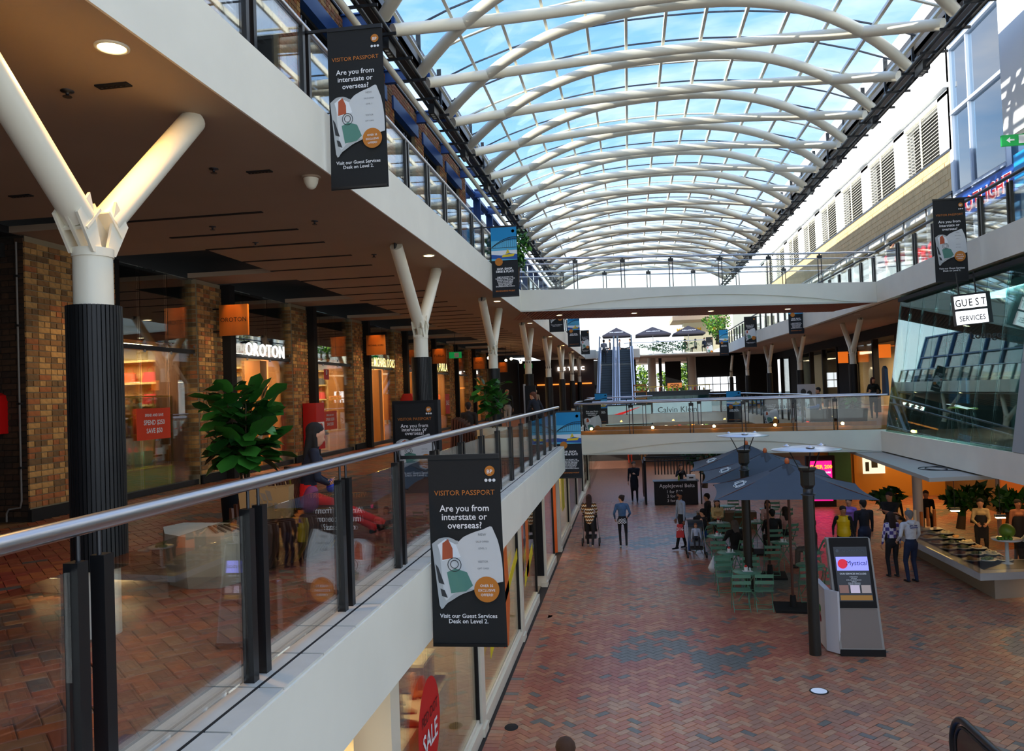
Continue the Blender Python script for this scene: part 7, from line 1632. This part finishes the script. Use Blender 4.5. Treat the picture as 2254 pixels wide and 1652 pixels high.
# stroller pushed away, stroller beside woman
def stroller(x, y, rz, label, seatc, child=False):
    t = thing('stroller', (x, y, 0), label, 'stroller', None, rz); FR = mat('stroller_black', S(20, 20, 22), .5)
    for sx in (-1, 1):
        for yy, r in ((.28, .09), (-.28, .13)): m = MB(); m.cyl((sx*.27-.02, yy, r), (sx*.27+.02, yy, r), r, n=20); m.build('wheel', FR, t, False)
        m = MB(); m.tube([(sx*.26, -.28, .13), (sx*.25, -.05, .5), (sx*.24, -.42, 1.0)], .014, 8); m.tube([(sx*.26, .28, .09), (sx*.25, -.15, .62)], .014, 8); m.build('frame_tube', mat('stroller_alu', S(180, 180, 186), .3, .8), t, False)
    m = MB(); m.tube([(-.24, -.42, 1.0), (.24, -.42, 1.0)], .016, 8); m.build('push_bar', FR, t, False)
    m = MB(); m.prism([(-.2, -.1, .45), (.2, -.1, .45), (.2, .25, .42), (.2, .3, .36), (-.2, .3, .36)], (0, 0, .05)); m.prism([(-.2, -.12, .45), (.2, -.12, .45), (.2, -.28, .9), (-.2, -.28, .9)], (0, .04, .02)); m.build('seat', seatc, t, False)
    m = MB(); n = 8
    arcp = [(-.30+.0*i+.34*math.sin(PI/2*i/n), .86+.16*math.cos(PI/2*i/n)-.0) for i in range(n+1)]
    for (y0, z0), (y1, z1) in zip(arcp[:-1], arcp[1:]): m.poly([(-.22, y0, z0), (.22, y0, z0), (.22, y1, z1), (-.22, y1, z1)])
    m.build('hood', FR, t, False)
    m = MB(); m.box(-.18, -.2, .22, .18, .2, .3); m.build('basket', FR, t, False)
    return t
stroller(-1.42, 26.15, 0, 'black stroller in front of the woman in the zigzag sweater', mat('stroller_seat_black', S(24, 24, 26), .8))
stroller(1.78, 24.2, PI, 'black and grey stroller with a child, turned toward the viewer', mat('stroller_seat_grey', S(120, 126, 134), .8))
# child in stroller
person('small child in striped top sitting in the grey stroller', (1.78, 24.1, 0), PI, .95, sit=True, seat=.5, shirt=S(180, 190, 210), pants=S(40, 40, 50), hair=S(120, 70, 40), feet=dict(L=(-.06, .26, .36), R=(.06, .26, .36)), voxel=.018)
t = thing('red_carrier_bag', (1.35, 25.05, .45), 'red carrier bag with white pattern hanging from the man in grey', 'bag'); m = MB(); m.add([(1.25, 25.0, .40), (1.5, 25.0, .40), (1.5, 25.12, .40), (1.25, 25.12, .40), (1.29, 25.03, .8), (1.46, 25.03, .8), (1.46, 25.09, .8), (1.29, 25.09, .8)], [(0, 3, 2, 1), (4, 5, 6, 7), (0, 1, 5, 4), (1, 2, 6, 5), (2, 3, 7, 6), (3, 0, 4, 7)]); m.build('body', RED, t); m = MB(); m.text('316', (1.375, 24.99, .62), .14, bold=.02); m.build('print', TXTW, t)
t = thing('plastic_bag', (1.95, 21.35, 0), 'crumpled white plastic bag hanging by the second table', 'bag'); m = MB(); capsule(m, (1.98, 21.3, .3), (1.98, 21.3, .42), .14, .08); capsule(m, (1.98, 21.3, .5), (2.0, 21.3, .58), .04, .03); hm = remesh(m, .02, 2, 'body'); hm.materials.append(mat('plastic_white', S(200, 204, 206), .4)); link('body', hm, t)
# belt stall
t = thing('belt_stall', (1.75, 34.8, 0), 'black market stall counter with chalk lettering and hanging belts', 'stall')
m = MB(); m.box(.9, 34.7, .02, 2.72, 35.3, 1.0); m.build('counter', mat('stall_black', S(26, 26, 27), .7), t); m = MB(); m.box(.85, 34.65, 1.0, 2.77, 35.35, 1.03); m.build('worktop', DARKSTEEL, t)
m = MB(); m.text('AppleJewel Belts', (1.85, 34.68, .76), .22); m.text('1 for $10', (1.75, 34.68, .52), .18); m.text('2 for', (1.6, 34.68, .33), .18); m.text('3 for', (1.6, 34.68, .14), .18); m.build('chalk_lettering', TXTW, t)
m = MB(); m.box(.5, 34.9, 0, .58, 37, 1.9); m.box(.5, 34.9, 1.85, 2.9, 34.95, 1.9); m.box(.5, 36.9, 1.85, 2.9, 37, 1.9); m.box(2.85, 34.9, 0, 2.9, 34.95, 1.9); m.build('rack_frame', BLACKM, t)
for i in range(22): m = MB(); y = 34.95+.09*i; m.box(.43, y, .35, .47, y+.04, 1.8); m.build('belt', mat('belt_%d' % (i % 3), (S(60, 24, 18), S(30, 24, 22), S(90, 46, 26))[i % 3], .5), t)
for i in range(12): m = MB(); x = 1.0+.14*i; m.box(x, 36.7, 1.1, x+.05, 36.75, 1.85); m.build('belt', mat('belt_1', S(30, 24, 22), .5), t)
t = thing('cash_register', (2.5, 34.95, 1.03), 'white cash register printer on the belt stall counter', 'register'); m = MB(); m.box(2.3, 34.8, 1.03, 2.65, 35.1, 1.25); m.build('body', CON, t); m = MB(); m.box(2.38, 34.79, 1.12, 2.56, 34.8, 1.17); m.build('slot', BLACKM, t)
t = thing('juice_bottle', (1.95, 34.85, 1.03), 'green juice bottle on the belt stall counter', 'bottle'); m = MB(); m.lathe((0, 0, 0), [(.035, 0), (.035, .16), (.015, .2), (.015, .24), (0, .24)], 12); m.build('body', mat('juice_green', S(130, 150, 40), .2), t, False)
m = MB(); m.box(-2.2, 41.0, 0, -2.15, 56, 2.8); 
# far ground: folding barrier / glass
tag(m.build('glass_screen', SHOPGLASS), 'glass screen at the far left of the ground floor', 'screen')
# pink digital screen and panels
t = thing('digital_advert_totem', (7.6, 33.6, 0), 'black digital totem with a bright magenta advert', 'digital sign'); m = MB(); m.box(6.95, 33.55, 0, 8.05, 33.8, 2.05); m.build('body', BLACKM, t); m = MB(); m.box(7.08, 33.52, .25, 7.92, 33.55, 1.85); m.build('screen', mat('magenta_screen', S(236, 20, 110), .4, emit=1.3), t)
m = MB(); m.text('OVER 200', (7.5, 33.5, 1.55), .2, bold=.03); m.build('lettering', mat('advert_yellow', S(250, 170, 30), .4, emit=1.2), t); m = MB(); m.text('STYLES INSTORE', (7.5, 33.5, 1.35), .1, bold=.01); m.build('small_lettering', mat('advert_white', (1, 1, 1), emit=1), t)
m = MB(); m.box(8.4, 36, 0, 9.3, 36.1, 2.7); tag(m.build('green_wall_panel', mat('panel_green', S(44, 96, 70), .6, var=.1, scale=2)), 'dark green wall panel behind the magenta totem', 'panel')
mb = MB(); mb.box(7.9, 36.4, 0, 16, 36.6, 2.9, 0); mb.box(13.2, 14, 0, 13.4, 36.6, 2.9, 1); mb.box(9.5, 36.3, .0, 9.6, 36.4, 2.9, 0)
structure('wall_food_hall', mb, [YWALL, mat('food_back_wall', S(90, 66, 40), .7)], 'ochre walls behind the food hall')
t = thing('white_notice_board', (10.3, 36.3, 1.3), 'lit white notice board on the ochre wall', 'notice'); m = MB(); m.box(9.85, 36.25, 1.0, 10.75, 36.3, 1.75); m.build('board', mat('notice_lit', S(236, 232, 210), .5, emit=.6), t); m = MB(); m.box(10.2, 36.24, 1.25, 10.45, 36.25, 1.6); m.box(9.95, 36.24, 1.1, 10.1, 36.25, 1.5); m.build('print', PALM['dark'], t)
for i, (x, y) in enumerate(((8.55, 25.8), (11.2, 26.5))):
    m = MB(); m.cyl((x, y, 0), (x, y, 2.85), .14, n=24); tag(m.build('round_column', mat('column_lilac_white', S(190, 190, 200), .6)), 'pale round column by the food counter, %s one' % ('left' if i == 0 else 'right'), 'column')
# white canopy over food counter
t = thing('food_canopy', (8, 22, 2.72), 'flat off-white canopy with a thin line logo over the food counter', 'canopy'); CAN = mat('canopy_offwhite', S(172, 168, 158), .6)
m = MB(); m.prism([(6.47, 18.75, 2.72), (10.8, 19.6, 2.72), (11.0, 28.5, 2.72), (6.95, 28.0, 2.72)], (0, 0, .09)); m.build('slab', CAN, t)
m = MB()
for (cx0, cy0, r1, r2) in ((7.6, 20.6, .55, .5), (7.2, 20.6, .3, .4), (8.1, 20.6, .3, .4)):
    m.tube([(cx0+r1*math.cos(a), cy0+r2*math.sin(a), 2.815) for a in [2*PI*i/28 for i in range(28)]], .012, 4, closed=True)
m.build('line_logo', BLACKM, t)
# food counter
MARB = mat('white_marble_counter', S(170, 172, 172), .35, var=.06, scale=3)
t = thing('food_counter', (8.2, 20, 0), 'angular white stone food counter with a glass front and warm underglow', 'counter')
A = [(7.95, 19.35), (7.85, 24.6), (8.9, 25.2), (12.5, 24.9), (12.5, 20.0), (8.9, 19.55)]
Bp = [(7.50, 18.95), (7.35, 24.4), (8.9, 25.3), (12.5, 25.0), (12.5, 19.6), (8.9, 19.2)]
m = MB()
for q in ([A[0], A[1], (8.7, 24.8), (8.7, 20.5)], [A[0], (8.7, 20.5), (12.5, 20.9), A[4], A[5]]): m.prism([(x, y, 0) for x, y in q], (0, 0, .5))
m.build('base', mat('counter_base', S(150, 142, 130), .6), t)
m = MB()
for q in ([Bp[0], Bp[1], (8.8, 24.9), (8.8, 20.4)], [Bp[0], (8.8, 20.4), (12.5, 20.8), Bp[4], Bp[5]]): m.prism([(x, y, .5) for x, y in q], (0, 0, .16))
m.build('stone_top', MARB, t)
m = MB()
for p, q in ((Bp[5], Bp[0]), (Bp[0], Bp[1])): p = Vector((*p, .66)); q = Vector((*q, .66)); m.prism([p, q, q+Vector((0, 0, .5)), p+Vector((0, 0, .5))], (.012, .012, 0))
m.build('glass_front', SHOPGLASS, t)
m = MB()
for q in (((7.72, 19.3), (7.6, 24.1), (8.75, 24.5), (8.75, 20.3)), ((7.72, 19.3), (8.75, 20.3), (12.4, 20.7), (12.4, 19.9), (8.9, 19.45))): m.prism([(x, y, .661) for x, y in q], (0, 0, .004)); m.build('inner_bench', mat('bench_black_stone', S(34, 32, 30), .3), t)
m = MB(); m.box(8.3, 19.5, .49, 12, 19.6, .5); m.build('underglow', LAMP, t)
foods = [S(170, 120, 40), S(90, 110, 40), S(200, 150, 90), S(120, 60, 30), S(60, 90, 40), S(220, 200, 150)]
k = 0
for i in range(6):
    for j in range(3):
        x = 7.85+.36*j; y = 20.3+.7*i; t = thing('food_platter', (x, y, .66), 'platter of prepared food in row %s, %s from the glass front' % (('one two three four five six'.split())[i]+' from the near corner', ONES[j]), 'platter', 'food platters on the counter')
        m = MB(); m.lathe((0, 0, 0), [(.15, 0), (.21, .03), (.2, .035), (0, .02)], 20); m.build('dish', MARB, t, False); m = MB(); rnd = random.Random(k)
        for q in range(9): a = rnd.uniform(0, 6.28); r = rnd.uniform(0, .13); m.ball((r*math.cos(a), r*math.sin(a), .04), rnd.uniform(.035, .055), n=7, m=5, mi=0)
        o = m.build('food', mat('food_%d' % (k % 6), foods[k % 6], .5), t, False); tag(o, kind='stuff'); k += 1
for i, (x, y) in enumerate(((8.4, 22.6), (9.0, 21.4))):
    t = thing('heat_lamp', (x, y, 1.5), 'glowing warming lamp over the food counter, %s one' % ('left' if i == 0 else 'right'), 'lamp'); m = MB(); m.box(-.12, -.05, 0, .12, .05, .06); m.cyl((0, 0, .06), (0, 0, 1.2), .008, n=6); m.build('housing', BLACK, t, False); m = MB(); m.box(-.1, -.06, -.03, .1, .04, .0); m.build('element', mat('heat_glow', (1, .65, .2), emit=20, ecol=(1, .65, .2)), t, False)
t = thing('cake_stand', (8.5, 19.95, .66), 'white stand piled with limes and a large green melon', 'fruit stand'); m = MB(); m.lathe((0, 0, 0), [(.14, 0), (.04, .04), (.04, .5), (.30, .54), (.32, .58), (0, .56)], 28); m.build('stand', CON, t, False)
t = thing('melon', (8.55, 20.02, 1.40), 'large green melon on the white stand', 'fruit'); m = MB(); m.ball((0, 0, 0), .17, n=16, m=10); m.build('body', mat('melon_green', S(110, 140, 40), .4), t, False)
for i in range(9): t = thing('lime', (8.4+.14*math.cos(i*.7), 19.85-.1*abs(math.sin(i*1.7)), 1.27), 'small green lime piled on the white stand', 'fruit', 'limes on the white stand'); m = MB(); m.ball((0, 0, 0), .045, n=8, m=6); m.build('body', mat('lime_green', S(80, 130, 30), .4), t, False)
for i in range(5): t = thing('cup_stack', (8.0+.18*i, 25.0, .66), 'tall stack of takeaway cups on the counter end, %s from the left' % (['first']+ords)[i], 'cups', 'stacks of takeaway cups'); m = MB(); m.cyl((0, 0, 0), (0, 0, .55-.06*(i % 3)), .045, n=14); m.build('stack', mat('kraft_cup' if i > 1 else 'white_cup', S(190, 110, 50) if i > 1 else S(220, 216, 206), .6), t, False)
t = thing('orange_partition', (12.0, 23.8, 1.4), 'orange lit board at the right end of the food hall', 'partition'); m = MB(); m.box(11.1, 26.2, 0, 11.9, 26.3, 2.3); m.build('board', mat('orange_board', S(200, 96, 30), .6, emit=.25), t)

# ------------------------------------------------------------------ escalator end at lower right
t = thing('escalator', (3.7, 9.5, .6), 'escalator balustrade end with black handrail at the bottom right corner', 'escalator')
pts = [(3.74, 7.4, 1.75), (3.73, 8.1, 1.32), (3.72, 8.7, 1.08), (3.72, 9.2, 1.0)]+[(3.70, 9.95+.42*math.sin(b), .58+.42*math.cos(b)) for b in [PI*i/12 for i in range(12)]]
m = MB(); m.tube(pts, .042, 12); m.build('handrail', mat('rubber_black', S(30, 34, 38), .3), t)
inn = [(3.73, 8.1, 1.24), (3.72, 8.7, 1.0), (3.72, 9.2, .92)]+[(3.70, 9.95+.34*math.sin(b), .58+.34*math.cos(b)) for b in [PI*i/12 for i in range(11)]]
m = MB(); m.tube(inn, .02, 8); m.build('steel_trim', DARKSTEEL, t)
m = MB(); m.prism(inn+[(3.73, 8.1, .35)], (.015, 0, 0)); m.build('glass_panel', mat('dark_glass_panel', S(14, 18, 20), .12), t)
m = MB(); m.prism([(3.66, 10.1, .0), (3.66, 8.0, .0), (3.66, 8.0, .7), (3.66, 9.2, .3), (3.66, 10.1, .2)], (.12, 0, 0)); m.build('skirt', DARKSTEEL, t)
t = thing('escalator_step_plate', (3.2, 11.0, 0), 'blue-grey comb plate of the escalator at the bottom edge', 'comb plate'); m = MB(); m.box(2.75, 10.0, .003, 3.66, 11.25, .03); m.build('plate', mat('comb_blue', S(60, 84, 120), .4, .5), t)
m = MB()
for i in range(20): m.box(2.78+.044*i, 10.9, .03, 2.795+.044*i, 11.2, .036)
m.build('comb_tooth', mat('comb_light', S(110, 130, 160), .4), t)
bpy.data.scenes.remove(TMPS)
